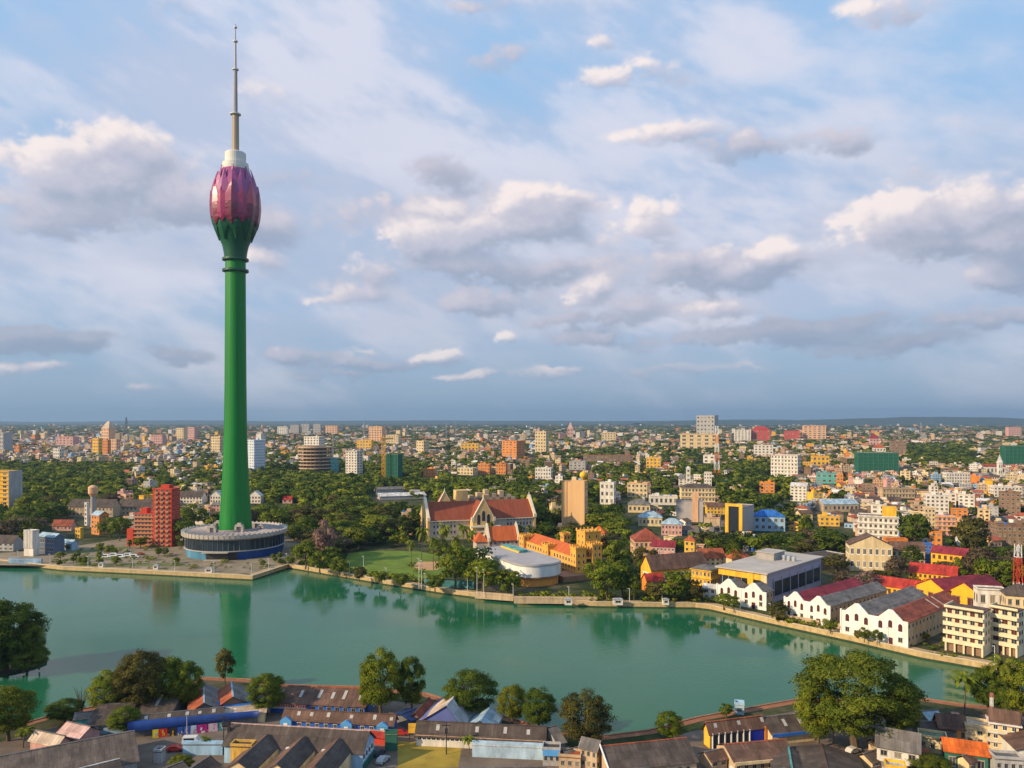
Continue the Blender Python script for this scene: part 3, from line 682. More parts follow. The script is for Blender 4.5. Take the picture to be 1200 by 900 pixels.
# --- Gothic seminary hall: cream gables and a long brown tiled roof
fr = (G(555, 640) + Vector((0, 13, 0)), 0, 0, 20, 0)
yaw = R(18); Cn = G(502, 634); u = Vector((math.cos(yaw), math.sin(yaw), 0)); v = Vector((-u.y, u.x, 0)); w, d = 80.0, 25.0
ctr = Cn + u * (w / 2) + v * (d / 2)
gh = thing('gothic_hall', 'big cream Gothic hall with a long brown tiled roof and pointed gables', 'hall', (ctr.x, ctr.y, LAND), yaw)
for k in (-30, -10, 10, 30): claim(ctr.x + u.x * k, ctr.y + u.y * k, 17)
protect(484, 627, 585, 628, Cn.y)
MCREAM = M('cream_stone', (.68, .45, .19), .9, .15, .3); MTILE = M('brown_tile', (.26, .065, .03), .85, .25, .35, streak=True, bump=.3); MOTILE = M('orange_tile', (.48, .11, .03), .85, .25, .35, streak=True, bump=.3)
MPALEW = M('pale_grey_wall', (.50, .42, .34), .9, .12)
he, hr = 14.5, 11.5
b = MB(); b.box(-w / 2 + 1, w / 2 - 1, -d / 2, d / 2, -1, he); b.build('wall', MPALEW, gh)  # front wall greyer than the cream gables: its shade put into the colour
b = MB(); gable_roof(b, w - 3, d, he + .05, hr, 'x', .8, .3); b.build('roof', MTILE, gh)
def parapet_gable(root, x, y, wd_, h_, rise, th, rz, mat, trim, pin=3.2):
    """pointed parapet gable standing proud of a roof end, with a coping and a pinnacle"""
    b = MB(); n = wd_ / 2
    pr = [(-n, -1), (n, -1), (n, h_), (0, h_ + rise), (-n, h_)]
    b.add([(px, -th / 2, z) for px, z in pr] + [(px, th / 2, z) for px, z in pr], [(0, 1, 2, 3, 4), (9, 8, 7, 6, 5), (1, 0, 5, 6), (2, 1, 6, 7), (3, 2, 7, 8), (4, 3, 8, 9), (0, 4, 9, 5)])
    o = b.build('gable', mat, root); o.location = (x, y, 0); o.rotation_euler = (0, 0, rz)
    c = MB()
    for sg in (-1, 1):
        p0 = Vector((sg * n * 1.03, 0, h_ - .3)); p1 = Vector((0, 0, h_ + rise + .1))
        dv = (p1 - p0).normalized(); nn = Vector((-dv.z, 0, dv.x)) * (1 if sg > 0 else -1) * (.45)
        if nn.z < 0: nn = -nn
        vs = []
        for p in (p0, p1):
            for yy in (-th / 2 - .25, th / 2 + .25): vs += [p + Vector((0, yy, 0)), p + nn + Vector((0, yy, 0))]
        c.add(vs, [(0, 1, 3, 2), (4, 6, 7, 5), (0, 4, 5, 1), (2, 3, 7, 6), (1, 5, 7, 3), (0, 2, 6, 4)])
        c.box(sg * n - .9, sg * n + .9, -th / 2 - .3, th / 2 + .3, h_ - 1.5, h_ + 1.2)
    c.tube((0, 0, h_ + rise), (0, 0, h_ + rise + pin), .55, .1, 5)
    o2 = c.build('coping', trim, root); o2.location = (x, y, 0); o2.rotation_euler = (0, 0, rz)
    return o
MTRIM = M('gable_trim', (.74, .64, .46), .85, .1)
parapet_gable(gh, -w / 2, 0, d + 1.5, he + 1, hr + 2.5, 1.6, R(90), MCREAM, MTRIM)
parapet_gable(gh, w / 2, 0, d + 1.5, he + 1, hr + 2.0, 1.6, R(90), MCREAM, MTRIM)
for k, x in ((0, -d * .28), (1, 0), (2, d * .28)): link('window', win_mesh('gotharch'), gh, (-w / 2 - .82, x, 8 + (2.2 if k == 1 else 0)), R(-90), (3.4, .6, 12 if k == 1 else 9))
for x0_, n_ in ((-w / 2 + 3, 7), (18, 8)):
    for i, (z, hh) in enumerate(((5.5, 2.2), (9.8, 2.2), (12.9, 1.1))):
        for k in range(n_): link('window', win_mesh('dark'), gh, (x0_ + 1.2 + k * 2.5, -d / 2, z), 0, (1.25, .5, hh))
b = MB(); b.box(-w / 2 + 1.2, w / 2 - 1.2, -d / 2 - .9, -d / 2 - .02, he - 1.1, he - .4); b.build('cornice', M('gable_trim', (1, 1, 1)), gh)
# central transept and rear transept
for (x, y, ww_, hh_, rr_, ln, nm) in ((-2, -d / 2 - 5, 15, 14.5, 12.5, 18, 'transept'), (-w / 2 + 17, d / 2 + 2, 14, 18, 12, 10, 'transept')):
    b = MB(); vs = MB(); gable_walls(b, ww_, ln, hh_, rr_, 'y', -1)
    o = b.build(nm, MCREAM, gh); o.location = (x, y + ln / 2 - 4, 0)
    b = MB(); gable_roof(b, ww_, ln, hh_ + .05, rr_, 'y', .3); o = b.build('transept_roof', MTILE, gh); o.location = (x, y + ln / 2 - 4, 0)
    parapet_gable(gh, x, y - 4, ww_ + 1, hh_ + .8, rr_ + 1.5, 1.2, 0, MCREAM, MTRIM)
for k in (-1, 0, 1): link('window', win_mesh('gotharch'), gh, (-2 + k * 3.6, -d / 2 - 9.65, 15 + (2.5 if k == 0 else 0)), 0, (3.0, .6, 8.5))
for i, z in enumerate((3.2, 6.6, 10)):
    b = MB(); b.box(-12, 10, -d / 2 - 12.5, -d / 2 - 9.7, z - .5, z + .6); b.build('balcony', M('gable_trim', (1, 1, 1)), gh)
b = MB(); b.box(-14, -5, d / 2 - 2, d / 2 + 7, -1, 33); b.box(8, 12, d / 2 - 2, d / 2 + 4, -1, 29); b.build('rear_tower', MCREAM, gh)
b = MB()
for i in range(6): b.box(-1 + i * 6, 2.5 + i * 6, d / 2 + 8, d / 2 + 14, -1, 28 + (i * 37 % 5))
b.box(-2, 36, d / 2 + 8, d / 2 + 15, -1, 26); b.build('rear_block', MW('tan'), gh)
# --- orange roofed chapel before the hall
yaw = 14
Cn = G(573, 646); u = Vector((math.cos(R(yaw)), math.sin(R(yaw)), 0)); v = Vector((-u.y, u.x, 0)); w, d = 20, 14
ctr = Cn + u * w / 2 + v * d / 2
ch = thing('chapel', 'small chapel with a steep orange tiled roof in front of the big Gothic hall', 'chapel', (ctr.x, ctr.y, LAND), R(yaw)); claim(ctr.x, ctr.y, 13); protect(553, 602, 614, 638, Cn.y)
b = MB(); b.box(-w / 2, w / 2, -d / 2, d / 2, -1, 7); b.box(-w / 2 - 8, -w / 2 - .02, -d / 2 + 1, d / 2 - 1, -1, 6); b.build('wall', M('pale_grey_wall', (1, 1, 1)), ch)
b = MB(); gable_roof(b, w - 1, d, 7.05, 8, 'x', .6, .3); b.build('roof', MOTILE, ch)
b = MB(); hip_roof(b, 9, d - 2, 6.02, 5.5); o = b.build('porch_roof', MOTILE, ch); o.location = (-w / 2 - 4.6, 0, 0)
parapet_gable(ch, -w / 2, 0, d + .8, 7.8, 9, .9, R(90), MPALEW, MTRIM, 1.5); parapet_gable(ch, w / 2, 0, d + .8, 7.8, 9, .9, R(90), MPALEW, MTRIM, 1.5)
windows(ch, 'front', w, d, 1, 6.5, 2, 7, 'dark'); b = MB(); b.box(-w / 2 + .5, w / 2 - .5, -d / 2 - 3, -d / 2 - .02, 2.4, 2.7); b.build('lean_to_roof', MR('maroon'), ch)

# --- orange crenellated college
r, w, d = frame_thing('college_building', 'orange castle-like college with square towers and an orange tiled roof beside the white arena', 'college', foot((676, 678), (612, 653), rx=702), (600, 702, 622, 672))
MOR = M('ochre_wall', (.72, .36, .06), .88, .14, .4)
b = MB(); b.box(-w / 2, w / 2, -d / 2, d / 2, -1, 10.8); b.build('wall', MOR, r)
b = MB(); gable_roof(b, w - 9, d - 3, 10.9, 4.2, 'x', .6); b.build('roof', MOTILE, r)
windows(r, 'left', w, d, .5, 10, 3, 4); 
for i in range(3):
    for k in range(20):
        if abs(k - 10.5) < 1: continue
        link('window', win_mesh('gotharch'), r, (-w / 2 + (k + .5) * w / 20, -d / 2, 2 + i * 3.4), 0, (1.7, .5, 2.4))
def crenel_tower(x, y, sx, sy, h, nm='tower'):
    b = MB(); b.box(x - sx, x + sx, y - sy, y + sy, -1, h); b.box(x - sx - .35, x + sx + .35, y - sy - .35, y + sy + .35, h, h + .7)
    for t in (-1, 0, 1):
        for s_ in (-1, 1): 
            b.box(x + t * (sx - .3) - .55, x + t * (sx - .3) + .55, y + s_ * (sy + .05) - .28, y + s_ * (sy + .05) + .28, h + .7, h + 1.7)
            b.box(x + s_ * (sx + .05) - .28, x + s_ * (sx + .05) + .28, y + t * (sy - .3) * .5 - .4, y + t * (sy - .3) * .5 + .4, h + .7, h + 1.69)
    b.build(nm, MOR, r)
    for z in np.arange(2.2, h - 1, 3.4):
        for k in (-.45, .45): link('window', win_mesh('gotharch'), r, (x + sx * k, y - sy, float(z)), 0, (1.1, .5, 2)); link('window', win_mesh('gotharch'), r, (x + sx, y + k * sy, float(z)), R(90), (1.1, .5, 2))
crenel_tower(w / 2 - 2, -d / 2 + 2, 3.2, 3.2, 16.0); crenel_tower(w / 2 - 1.5, d / 2 - 2, 3, 3, 17.2); crenel_tower(0, -d / 2 + .6, 3.6, 2.2, 12.6); crenel_tower(w / 2 - 22, d / 2 + 6, 5, 5.2, 21.5); crenel_tower(-w / 2 + 3, -d / 2 + 1, 3.2, 3, 13.5); crenel_tower(-6, d / 2 + 1, 2.2, 2.2, 17)
for i in range(3):
    for k in range(4): link('window', win_mesh('gotharch'), r, (w / 2, -d / 2 + 6 + k * (d - 11) / 3.4, 2.2 + i * 3.4), R(90), (1.6, .5, 2.4))
b = MB(); b.box(w / 2, w / 2 + 4, -3, 3, -1, .3); b.box(w / 2, w / 2 + 4, -3, 3, 4.4, 5); b.box(w / 2 + 3.3, w / 2 + 3.9, -2.8, -2.2, .3, 4.4); b.box(w / 2 + 3.3, w / 2 + 3.9, 2.2, 2.8, .3, 4.4); b.build('porch', MW('cream'), r)

# --- white arena with a rounded front
yaw = R(27); a_ = Vector((math.sin(yaw), -math.cos(yaw), 0)); ctr = Vector((3.5, 424, 0)); ln, wd = 62, 27
ar = thing('arena', 'white rounded sports hall with a broad grey roof and an orange base near the shore', 'sports hall', (ctr.x, ctr.y, LAND), yaw)
for k in (-20, 0, 20): claim(ctr.x + a_.x * k, ctr.y + a_.y * k, 16)
protect(575, 660, 645, 690, 390)
def rounded(w2, l2, rad, n=16):
    out = []
    for cx, cy, a0 in ((w2 - rad, -l2 + rad, -90), (w2 - 3, l2 - 3, 0), (-w2 + 3, l2 - 3, 90), (-w2 + rad, -l2 + rad, 180)):
        rr = rad if cy < 0 else 3
        out += [(cx + rr * math.cos(R(a0 + 90 * k / n)), cy + rr * math.sin(R(a0 + 90 * k / n))) for k in range(n + 1)]
    return out
O = rounded(wd / 2, ln / 2, 11); I = rounded(wd / 2 - 1.2, ln / 2 - 1.2, 10)
b = MB(); b.prism(I, -1, 4.2); b.build('base_wall', M('orange_base', (.70, .30, .06), .85, .12), ar)
b = MB(); b.prism(O, 4.2, 5.0); b.build('canopy_band', M('brown_band', (.30, .17, .10), .8, .1), ar)
b = MB(); b.prism(O, 5.0, 10.6); b.build('wall', M('arena_white', (.76, .75, .72), .6, .14, .3, zs=.12), ar)
b = MB(); b.prism([(x * 1.02, y * 1.01) for x, y in O], 10.6, 11.2); b.build('roof_edge', MSTEEL, ar)
b = MB(); b.prism([(x * .985, y * .99) for x, y in O], 11.2, 11.6); b.build('roof', M('arena_roof', (.36, .34, .34), .8, .12, .15), ar)
b = MB(); b.box(3, 8, 4, 27, 11.6, 13); b.build('roof_light', MR('teal'), ar)
b = MB(); b.box(2.4, 2.95, 4, 27, 11.6, 12.4); b.build('roof_kerb', MW('yellow'), ar)
for k in range(7): link('window', win_mesh('dark'), ar, (wd / 2 - 1.2, -ln / 2 + 14 + k * 4.2, 2.2), R(90), (2.0, .5, 2.2)); link('window', win_mesh('dark'), ar, (-wd / 2 + 1.2, -ln / 2 + 14 + k * 4.2, 2.2), R(-90), (2.0, .5, 2.2))
b = MB(); b.box(wd / 2 - .5, wd / 2 + 22, -ln / 2 + 4, -ln / 2 + 18, -1, 2.9); b.build('annex', M('brown_band', (1, 1, 1)), ar)
# --- tan slab tower with a golden tank
r = B('tower_block', 'plain tan tower block with a golden ball tank on its roof', 'tower block', 658, 689, 622, 565, yaw=-17, k=.55, wm=M('tan_tower', (.68, .42, .20), .85, .14, .2, zs=.1), fl=0, extras=False)
w, d, h = 17, 9.5, 38
x, y = r.location.x, r.location.y
bw = [o for o in r.children if o.name.startswith('wall')][0].dimensions
w, d = bw.x, bw.y; h = (622 - 565) * G(658, 622).y / F
b = MB(); b.box(-w * .32, -w * .28, -d / 2 - .5, -d / 2 - .02, -1, h + .5); b.box(-w * .1, w * .48, -d / 2 - .6, -d / 2 - .02, -1, h + 1.5); b.build('pier', M('tan_tower', (1, 1, 1)), r)
b = MB(); b.lathe([(1.2, h + .2), (1.2, h + 2.5), (2.4, h + 3.2), (2.9, h + 4.9), (2.4, h + 6.6), (1.1, h + 7.7), (.2, h + 7.9)], 16, w * .36, 0); b.build('ball_tank', M('golden_tank', (.80, .46, .03), .45, .1), r, smooth=True)
b = MB(); b.box(-2, 1.5, -2, 2, h + .2, h + 3.5); b.build('lift_house', MW('cream'), r)
windows(r, 'right', w, d, 1, h - 1, 11, 2, 'dark')

# --- white gabled warehouses on the shore: one builder, three buildings
def warehouse(label, c, l, he, hp, depth, roofs, sidewall, nwin=3, pr=None):
    fr = foot(c, l, d=depth); ctr, w, d, yaw, s = fr
    r = thing('warehouse', label, 'warehouse', (ctr.x, ctr.y, LAND), R(yaw)); 
    for t in (-.35, 0, .35): claim(ctr.x - math.sin(R(yaw)) * d * t, ctr.y + math.cos(R(yaw)) * d * t, w * .55)
    if pr: protect(*pr, G(*c).y)
    g = w / 2
    b = MB(); b.box(-w / 2 + .3, w / 2 - .3, -d / 2 + .6, d / 2, -1, he - .3); b.build('wall', M(*sidewall), r)  # side wall shade put into its colour, darker than the white fronts
    for i, rc in enumerate(roofs):
        cx = -w / 2 + g * (i + .5)
        b = MB(); gable_roof(b, g - .4, d, he - .25, hp - he - .3, 'y', .3, .2); o = b.build('roof', MR(rc), r); o.location = (cx, .8, 0)
        if i == len(roofs) - 1 and rc == 'rust red':
            for q in (.1, .22):
                k_ = MB(); sl = (hp - he - .3) / ((g - .4) / 2); zz = lambda xx: he - .02 + sl * ((g - .4) / 2 - xx)
                x0_, x1_ = .6, g / 2 - .6; yy = d * q
                k_.add([(cx + x0_, yy, zz(x0_) + .05), (cx + x1_, yy, zz(x1_) + .05), (cx + x1_, yy + 1, zz(x1_) + .05), (cx + x0_, yy + 1, zz(x0_) + .05), (cx + x0_, yy, zz(x0_) + .15), (cx + x1_, yy, zz(x1_) + .15), (cx + x1_, yy + 1, zz(x1_) + .15), (cx + x0_, yy + 1, zz(x0_) + .15)], [(0, 3, 2, 1), (4, 5, 6, 7), (0, 1, 5, 4), (1, 2, 6, 5), (2, 3, 7, 6), (3, 0, 4, 7)])
                k_.build('skylight', MR('cream'), r)
        # stepped white gable front
        pr_ = [(-g / 2, -1), (g / 2, -1), (g / 2, he), (g * .36, he + .1), (g * .06, hp), (-g * .06, hp), (-g * .36, he + .1), (-g / 2, he)]
        b = MB(); n = len(pr_)
        b.add([(cx + x, -d / 2, z) for x, z in pr_] + [(cx + x, -d / 2 + .6, z) for x, z in pr_], [tuple(range(n)), tuple(range(n, 2 * n))[::-1]] + [((k + 1) % n, k, n + k, n + (k + 1) % n) for k in range(n)])
        b.build('gable_front', M('warehouse_white', (.78, .755, .70), .75, .22, .6, zs=.15), r)
        b = MB(); b.box(cx - g / 2 - .1, cx - g / 2 + .5, -d / 2 - .25, -d / 2 + .6, -1, he + .5) if i == 0 else b.box(cx - g / 2 - .3, cx - g / 2 + .3, -d / 2 - .2, -d / 2 - .02, -1, he - .2)
        b.build('pilaster', M('warehouse_white', (1, 1, 1)), r)
        for k in range(nwin):
            t = (k - (nwin - 1) / 2) / nwin
            link('window', win_mesh('arch'), r, (cx + t * g * .86, -d / 2, he - 2.6 + (.8 if k == nwin // 2 else 0)), 0, (g * .15, .8, 3.3))
            if k != 1: link('window', win_mesh('dark'), r, (cx + t * g * .86, -d / 2, 2.6), 0, (g * .13, .8, 1.8))
        b = MB(); b.box(cx - .9, cx + .9, -d / 2 - .12, -d / 2 + .1, -.2, 2.8); b.build('door', MTIMBER, r)
    nn = int(d / 3.4)
    for k in range(nn):
        for z in (3.0, he - 2.0): link('window', win_mesh('dark'), r, (w / 2 - .3, -d / 2 + 2 + k * 3.4, z), R(90), (1.2, .5, 1.4))
    return r
warehouse('white warehouse with one maroon and one grey gabled roof on the promenade', (973, 736), (919, 724), 9.0, 12.2, 50, ('maroon', 'grey'), ('shaded_tan_side_wall', (.52, .36, .20), .9, .25, .3), 3, (919, 973, 690, 728))
warehouse('widest white warehouse with one grey and one rust red gabled roof beside the cream flats', (1064, 760), (985, 743), 9.8, 13.4, 52, ('grey', 'rust red'), ('shaded_tan_side_wall', (1, 1, 1)), 3, (985, 1064, 695, 750))
warehouse('small pair of white gables in front of the grey-roofed hall with yellow pillars', (898, 716), (840, 705), 8.2, 11.6, 7, ('grey', 'grey'), ('shaded_tan_side_wall', (1, 1, 1)), 3, (840, 898, 676, 708))
# --- modern hall with grey roof, yellow fascia
fr = foot((899, 709), (843, 699), rx=962); r, w, d = frame_thing('modern_hall', 'modern hall with a wide flat grey roof, yellow fascia and dark glass', 'hall', fr, (842, 960, 650, 690))
h = 14.2; MLAV = M('lavender_wall', (.36, .34, .42), .85, .1); MYEL = MW('yellow')
b = MB(); b.box(-w / 2 + .5, w / 2, -d / 2 + 1, d / 2, -1, h); b.build('wall', MLAV, r)
b = MB(); b.box(-w / 2, w / 2 - .8, -d / 2 + .5, -d / 2 + .98, 2, h - 3.2); b.build('glass_front', GLASS, r)
b = MB(); b.box(-w / 2 - .3, w / 2 - 2.6, -d / 2 - .4, -d / 2 + .45, h - 3.2, h); b.build('fascia', MYEL, r)
for x, m_ in ((w * .17, MYEL), (w / 2 - 1.3, MW('cream'))):
    b = MB(); b.box(x - 1.4, x + 1.4, -d / 2 - .7, -d / 2 + .48, -1, h - .05); b.build('pillar', m_, r)
for k in range(5):
    b = MB(); x = -w / 2 + 1.5 + k * 3.3; b.box(x - .12, x + .12, -d / 2 + .3, -d / 2 + .48, 2, h - 3.2); b.build('mullion', MSTEEL, r)
b = MB(); b.box(w / 2 + .02, w / 2 + .3, -d / 2 + 6, d / 2 - 2, 3, h - 4.5); b.build('glass_side', GLASS, r)
for k in range(7):
    b = MB(); y = -d / 2 + 6 + k * (d - 8) / 6; b.box(w / 2 + .32, w / 2 + .6, y - .2, y + .2, 2, h - 3); b.build('mullion', MLAV, r)
b = MB(); b.box(-w / 2 - 1.6, w / 2 + .9, -d / 2 - 1.6, d / 2 + 1.5, h + .02, h + .7); b.build('roof', M('pale_concrete_roof', (.42, .38, .34), .9, .15, .12), r)
b = MB(); b.box(-w * .36, w * .02, d * .02, d * .22, h + .7, h + 4.2); b.build('stair_head', MCONC, r)
b = MB(); b.box(-w * .38, w * .04, d * .01, d * .23, h + 4.2, h + 4.5); b.build('stair_head_roof', M('pale_concrete_roof', (1, 1, 1)), r)
for k in range(3): b = MB(); b.lathe([(1.1, h + .7), (1.1, h + 2.6), (.5, h + 3.1)], 12, w * .12 + k * 2.6, d * .12); b.build('water_tank', MSTEEL, r)
B('shed', 'dark flat-roofed shed behind the grey-roofed modern hall', 'shed', 918, 992, 671, 657, yaw=30, k=.35, roof='flat', rc='dark grey', wall='grey', cf=0, extras=False)
# --- cream flats at the right
def flats(label, c, l, rx, h, fl, cols, pr=None):
    r, w, d = frame_thing('apartment_block', label, 'apartment block', foot(c, l, rx=rx), pr)
    MC = M('cream_flats', (.72, .60, .40), .88, .14, .3)
    b = MB(); b.box(-w / 2, w / 2, -d / 2 + 1.4, d / 2, -1, h); b.build('wall', MC, r)
    b = MB(); b.box(-w / 2 - .2, w / 2 + .2, -d / 2 - .2, d / 2 + .2, h, h + .3); b.cur = 1; b.box(-w / 2 - .2, w / 2 + .2, -d / 2 - .2, -d / 2 + .1, h + .3, h + 1.1); b.box(-w / 2 - .2, -w / 2 + .1, -d / 2 + .1, d / 2 + .2, h + .3, h + 1.1); b.build('roof', [MR('brown'), MC], r)
    fh = (h - 3.4) / fl
    for i in range(fl):
        z = 3.4 + i * fh
        b = MB(); b.box(-w / 2 - .6, w / 2, -d / 2 - .1, -d / 2 + 1.39, z - .15, z + .1); b.box(-w / 2 - .6, w / 2, -d / 2 - .1, -d / 2 + .15, z + .1, z + fh * .42); b.box(-w / 2 - .6, -w / 2 - .35, -d / 2 + .15, -d / 2 + 1.39, z + .1, z + fh * .42); b.build('balcony', MC, r)
        for k in range(cols): link('window', win_mesh('maroon' if (i + k) % 3 == 0 else 'dark'), r, (-w / 2 + (k + .5) * w / cols, -d / 2 + 1.4, z + fh * .6), 0, (w / cols * .62, .5, fh * .55))
        for k in range(2): link('window', win_mesh('dark'), r, (w / 2, -d / 2 + d * (.4 + .35 * k), z + fh * .55), R(90), (1.3, .5, 1.5))
    for k in range(5):
        b = MB(); x = -w / 2 + .3 + k * (w - .6) / 4; b.box(x - .3, x + .3, -d / 2 + .1, -d / 2 + .7, -1, 3.2); b.build('column', MC, r)
    b = MB(); b.box(-w / 2 + 1, w / 2 - 1, -d / 2 + 1.2, -d / 2 + 1.38, 0, 2.8); b.build('shopfront', MW('brown'), r)
    return r
flats('cream flats of four storeys with long balconies at the water, nearest the widest white warehouse', (1152, 771), (1107, 762), 1161, 16.0, 4, 5, (1107, 1160, 709, 760))
flats('cream flats with yellow awnings at the right edge of the photo, half behind palms', (1192, 771), (1160, 764), 1200, 16.5, 4, 3, (1160, 1192, 703, 760))
B('office', 'small white flat-roofed block with big openings between the cream flats and the maroon roofs', 'office', 1140, 1180, 735, 693, yaw=-15, k=.6, wall='white', rc='grey', cf=3, fl=2, cs=2, wk='dark')
B('house', 'cream house with a slate blue hipped roof behind the cream flats at the right edge', 'house', 1172, 1215, 745, 700, yaw=-20, k=.8, wall='cream', roof='hip', rc='dark grey', rh=4, cf=4, fl=3, cs=3)
# --- yellow school with red roofs
def yschool(label, c, l, dd, h, rh, rc, fl, cols, cs=3, axis='x', kind='school building'):
    ctr, w, d, yaw, s = foot(c, l, d=dd)
    r = BM('school_building', label, kind, ctr.x, ctr.y, w, d, h, yaw, wm=M('school_yellow', (.80, .43, .025), .85, .12, .4), roof='gable', rc=rc, rh=rh, fl=fl, cf=cols, cs=cs, wk='maroon', axis=axis)
    return r
yschool('long low yellow school wing with a bright red roof, nearest the grey warehouse roofs', (1077, 704), (1021, 696), 10, 5.0, 3.5, 'red', 1, 9); protect(1021, 1137, 637, 700, 340)
yschool('two-storey yellow school wing, red-roofed, between the long low wing and the tall block', (1121, 690), (1065, 684), 12, 6.5, 3.8, 'red', 2, 10)
yschool('tallest yellow school block, with a maroon roof, topmost of the yellow group', (1132, 671), (1091, 666), 11, 9.5, 3.2, 'maroon', 2, 6)
yschool('yellow gabled hall with a wide maroon roof beside the rust red warehouse', (1108, 715), (1074, 706), 30, 8.5, 4.0, 'maroon', 1, 3, axis='y')
yschool('second yellow gabled hall with a maroon roof, right of the first, behind the white office', (1147, 720), (1112, 714), 30, 8.8, 4.2, 'maroon', 1, 2, axis='y')
yschool('small yellow hall with a coral red roof in the middle of the yellow school', (1094, 702), (1076, 697), 14, 6.0, 2.6, 'orange', 1, 3, axis='y')
# --- brown roofed hall, red roofs, domed roof house, yellow block left of the modern hall
B('hall', 'long hall with a dark brown roof and a yellow left gable above the lakeside trees', 'hall', 750, 830, 688, 668, yaw=22, k=.30, wall='yellow', roof='gable', rc='brown', rh=6.5, cf=10, fl=1, cs=1, wk='white')
B('house', 'yellow turret house with a red roof wing behind the brown-roofed hall', 'house', 802, 816, 668, 634, yaw=-25, k=.9, wall='yellow', roof='hip', rc='terracotta', rh=2.5, cf=2, cs=2)
B('house', 'low house with a long orange-red roof left of the green cone tree', 'house', 812, 850, 664, 654, yaw=12, k=.6, wall='cream', roof='gable', rc='terracotta', rh=4.5, cf=5)
B('house', 'low house with an orange-red roof right of the green cone tree, behind the modern hall', 'house', 846, 880, 666, 655, yaw=20, k=.7, wall='cream', roof='hip', rc='terracotta', rh=4.5, cf=4)
B('pavilion', 'round-fronted pavilion with a red conical roof and a small turret, among the trees', 'pavilion', 738, 776, 652, 634, yaw=0, k=1, wall='peach', roof='hip', rc='rust red', rh=7, cf=6, cs=4, fl=2)
B('arcade_house', 'pinkish arcaded house with a dark red roof attached right of the red conical pavilion', 'house', 764, 792, 655, 641, yaw=-15, k=.7, wall='pink', roof='gable', rc='maroon', rh=3, cf=6, cs=4, wk='white')
r = B('office', 'three-storey yellow veranda block with a flat grey roof left of the small white gables', 'office', 810, 846, 698, 669, yaw=-40, k=1.2, wall='yellow', roof='hip', rc='grey', rh=1.2, fl=3, cf=5, cs=6, bands='yellow')
B('shed', 'white low shed between the yellow veranda block and the small white gables', 'shed', 824, 842, 704, 690, yaw=-30, k=.7, wall='white', roof='gable', rc='white', rh=1.5, cf=2)
B('house', 'little brick red house with a coral roof under the brown-roofed hall', 'house', 752, 778, 694, 681, yaw=15, k=.7, wall='orange', roof='gable', rc='red', rh=3, cf=3)
B('house', 'orange-roofed cottage just right of the tan tower block', 'house', 692, 712, 640, 625, yaw=-20, k=.9, wall='orange', roof='hip', rc='orange', rh=4, cf=3, cs=2)
# --- offices in the middle right
r = B('office', 'white office with ribbon windows, a bright blue side wall and a yellow roof box', 'office', 1005, 1053, 636, 607, yaw=-25, k=.55, wall='white', rc='grey', fl=4, cf=8, cs=0, bands='white', extras=False)
W_ = G(1020, 636).y / F; w, d = [(o.dimensions.x, o.dimensions.y) for o in r.children if o.name.startswith('wall')][0]; h = (636 - 607) * W_
b = MB(); b.box(w / 2 + .02, w / 2 + .9, -d / 2 - .4, d / 2, -1, h * .62); b.build('side_panel', MW('blue'), r)
b = MB(); b.box(w * .1, w * .45, -d * .35, d * .3, h + .2, h + 7); b.build('roof_box', MW('yellow'), r)
B('school_building', 'cream two-storey school with a brown roof and white sunshades below the white office', 'school building', 990, 1046, 671, 640, yaw=-14, k=.5, wall='cream', roof='gable', rc='brown', rh=5.5, fl=2, cf=7, cs=3, axis='y', wk='white')
B('school_building', 'long dull cream school wing with a grey-brown roof right of the cream two-storey school', 'school building', 1040, 1084, 665, 645, yaw=-14, k=.5, wall='tan', roof='gable', rc='brown', rh=4, fl=2, cf=6, cs=2)
B('shop', 'orange and red shop boxes with flat roofs under the blue office wall', 'shop', 1034, 1064, 643, 633, yaw=-10, k=.5, wall='orange', rc='red', fl=1, cf=3, extras=False)
B('house', 'blue rendered house between two trees by the yellow school', 'house', 1082, 1092, 660, 638, yaw=-20, k=.8, wall='blue', rc='grey', cf=2, cs=2)
B('house', 'narrow orange and grey house behind the tall yellow school block', 'house', 1088, 1104, 643, 624, yaw=-25, k=.8, wall='orange', rc='grey', cf=2, cs=2)
B('apartment_block', 'pink and yellow apartment house with balconies above the orange narrow house', 'apartment block', 1096, 1120, 628, 606, yaw=-15, k=.5, wall='pink', rc='cream', fl=4, cf=4, cs=2, bands='yellow')
B('apartment_block', 'tall cream house with stacked windows left of the pink and yellow apartment house', 'apartment block', 1081, 1096, 622, 596, yaw=-10, k=.6, wall='cream', rc='cream', fl=5, cf=3, cs=2)
B('warehouse', 'long low warehouse with a pale grey metal roof in the dense quarter', 'warehouse', 955, 1006, 600, 591, yaw=4, k=.5, wall='tan', roof='gable', rc='pale blue', rh=4, fl=1, cf=8)
B('warehouse', 'long tan two-storey block with a dark flat roof in the dense quarter', 'warehouse', 1028, 1072, 584, 573, yaw=-3, k=.4, wall='tan', rc='dark grey', fl=2, cf=10, bands='cream')
B('villa', 'blue villa under a bright blue sheet roof beside the grey-sided yellow office', 'villa', 881, 920, 623, 606, yaw=-12, k=.6, wall='pale blue', roof='hip', rc='blue', rh=4.5, fl=2, cf=5, cs=3)
r = B('office', 'yellow framed office with a blank grey side left of the blue villa', 'office', 850, 884, 627, 596, yaw=-35, k=2.0, wm=M('grey_side', (.42, .38, .36), .85, .1), rc='grey', fl=4, cf=0, cs=0, extras=False)
w, d = [(o.dimensions.x, o.dimensions.y) for o in r.children if o.name.startswith('wall')][0]; h = (627 - 594) * G(850, 627).y / F
for x in (-.4, .4): b = MB(); b.box(x * w - w * .1, x * w + w * .1, -d / 2 - 1, -d / 2 - .02, -1, h); b.build('pillar', MW('yellow'), r)
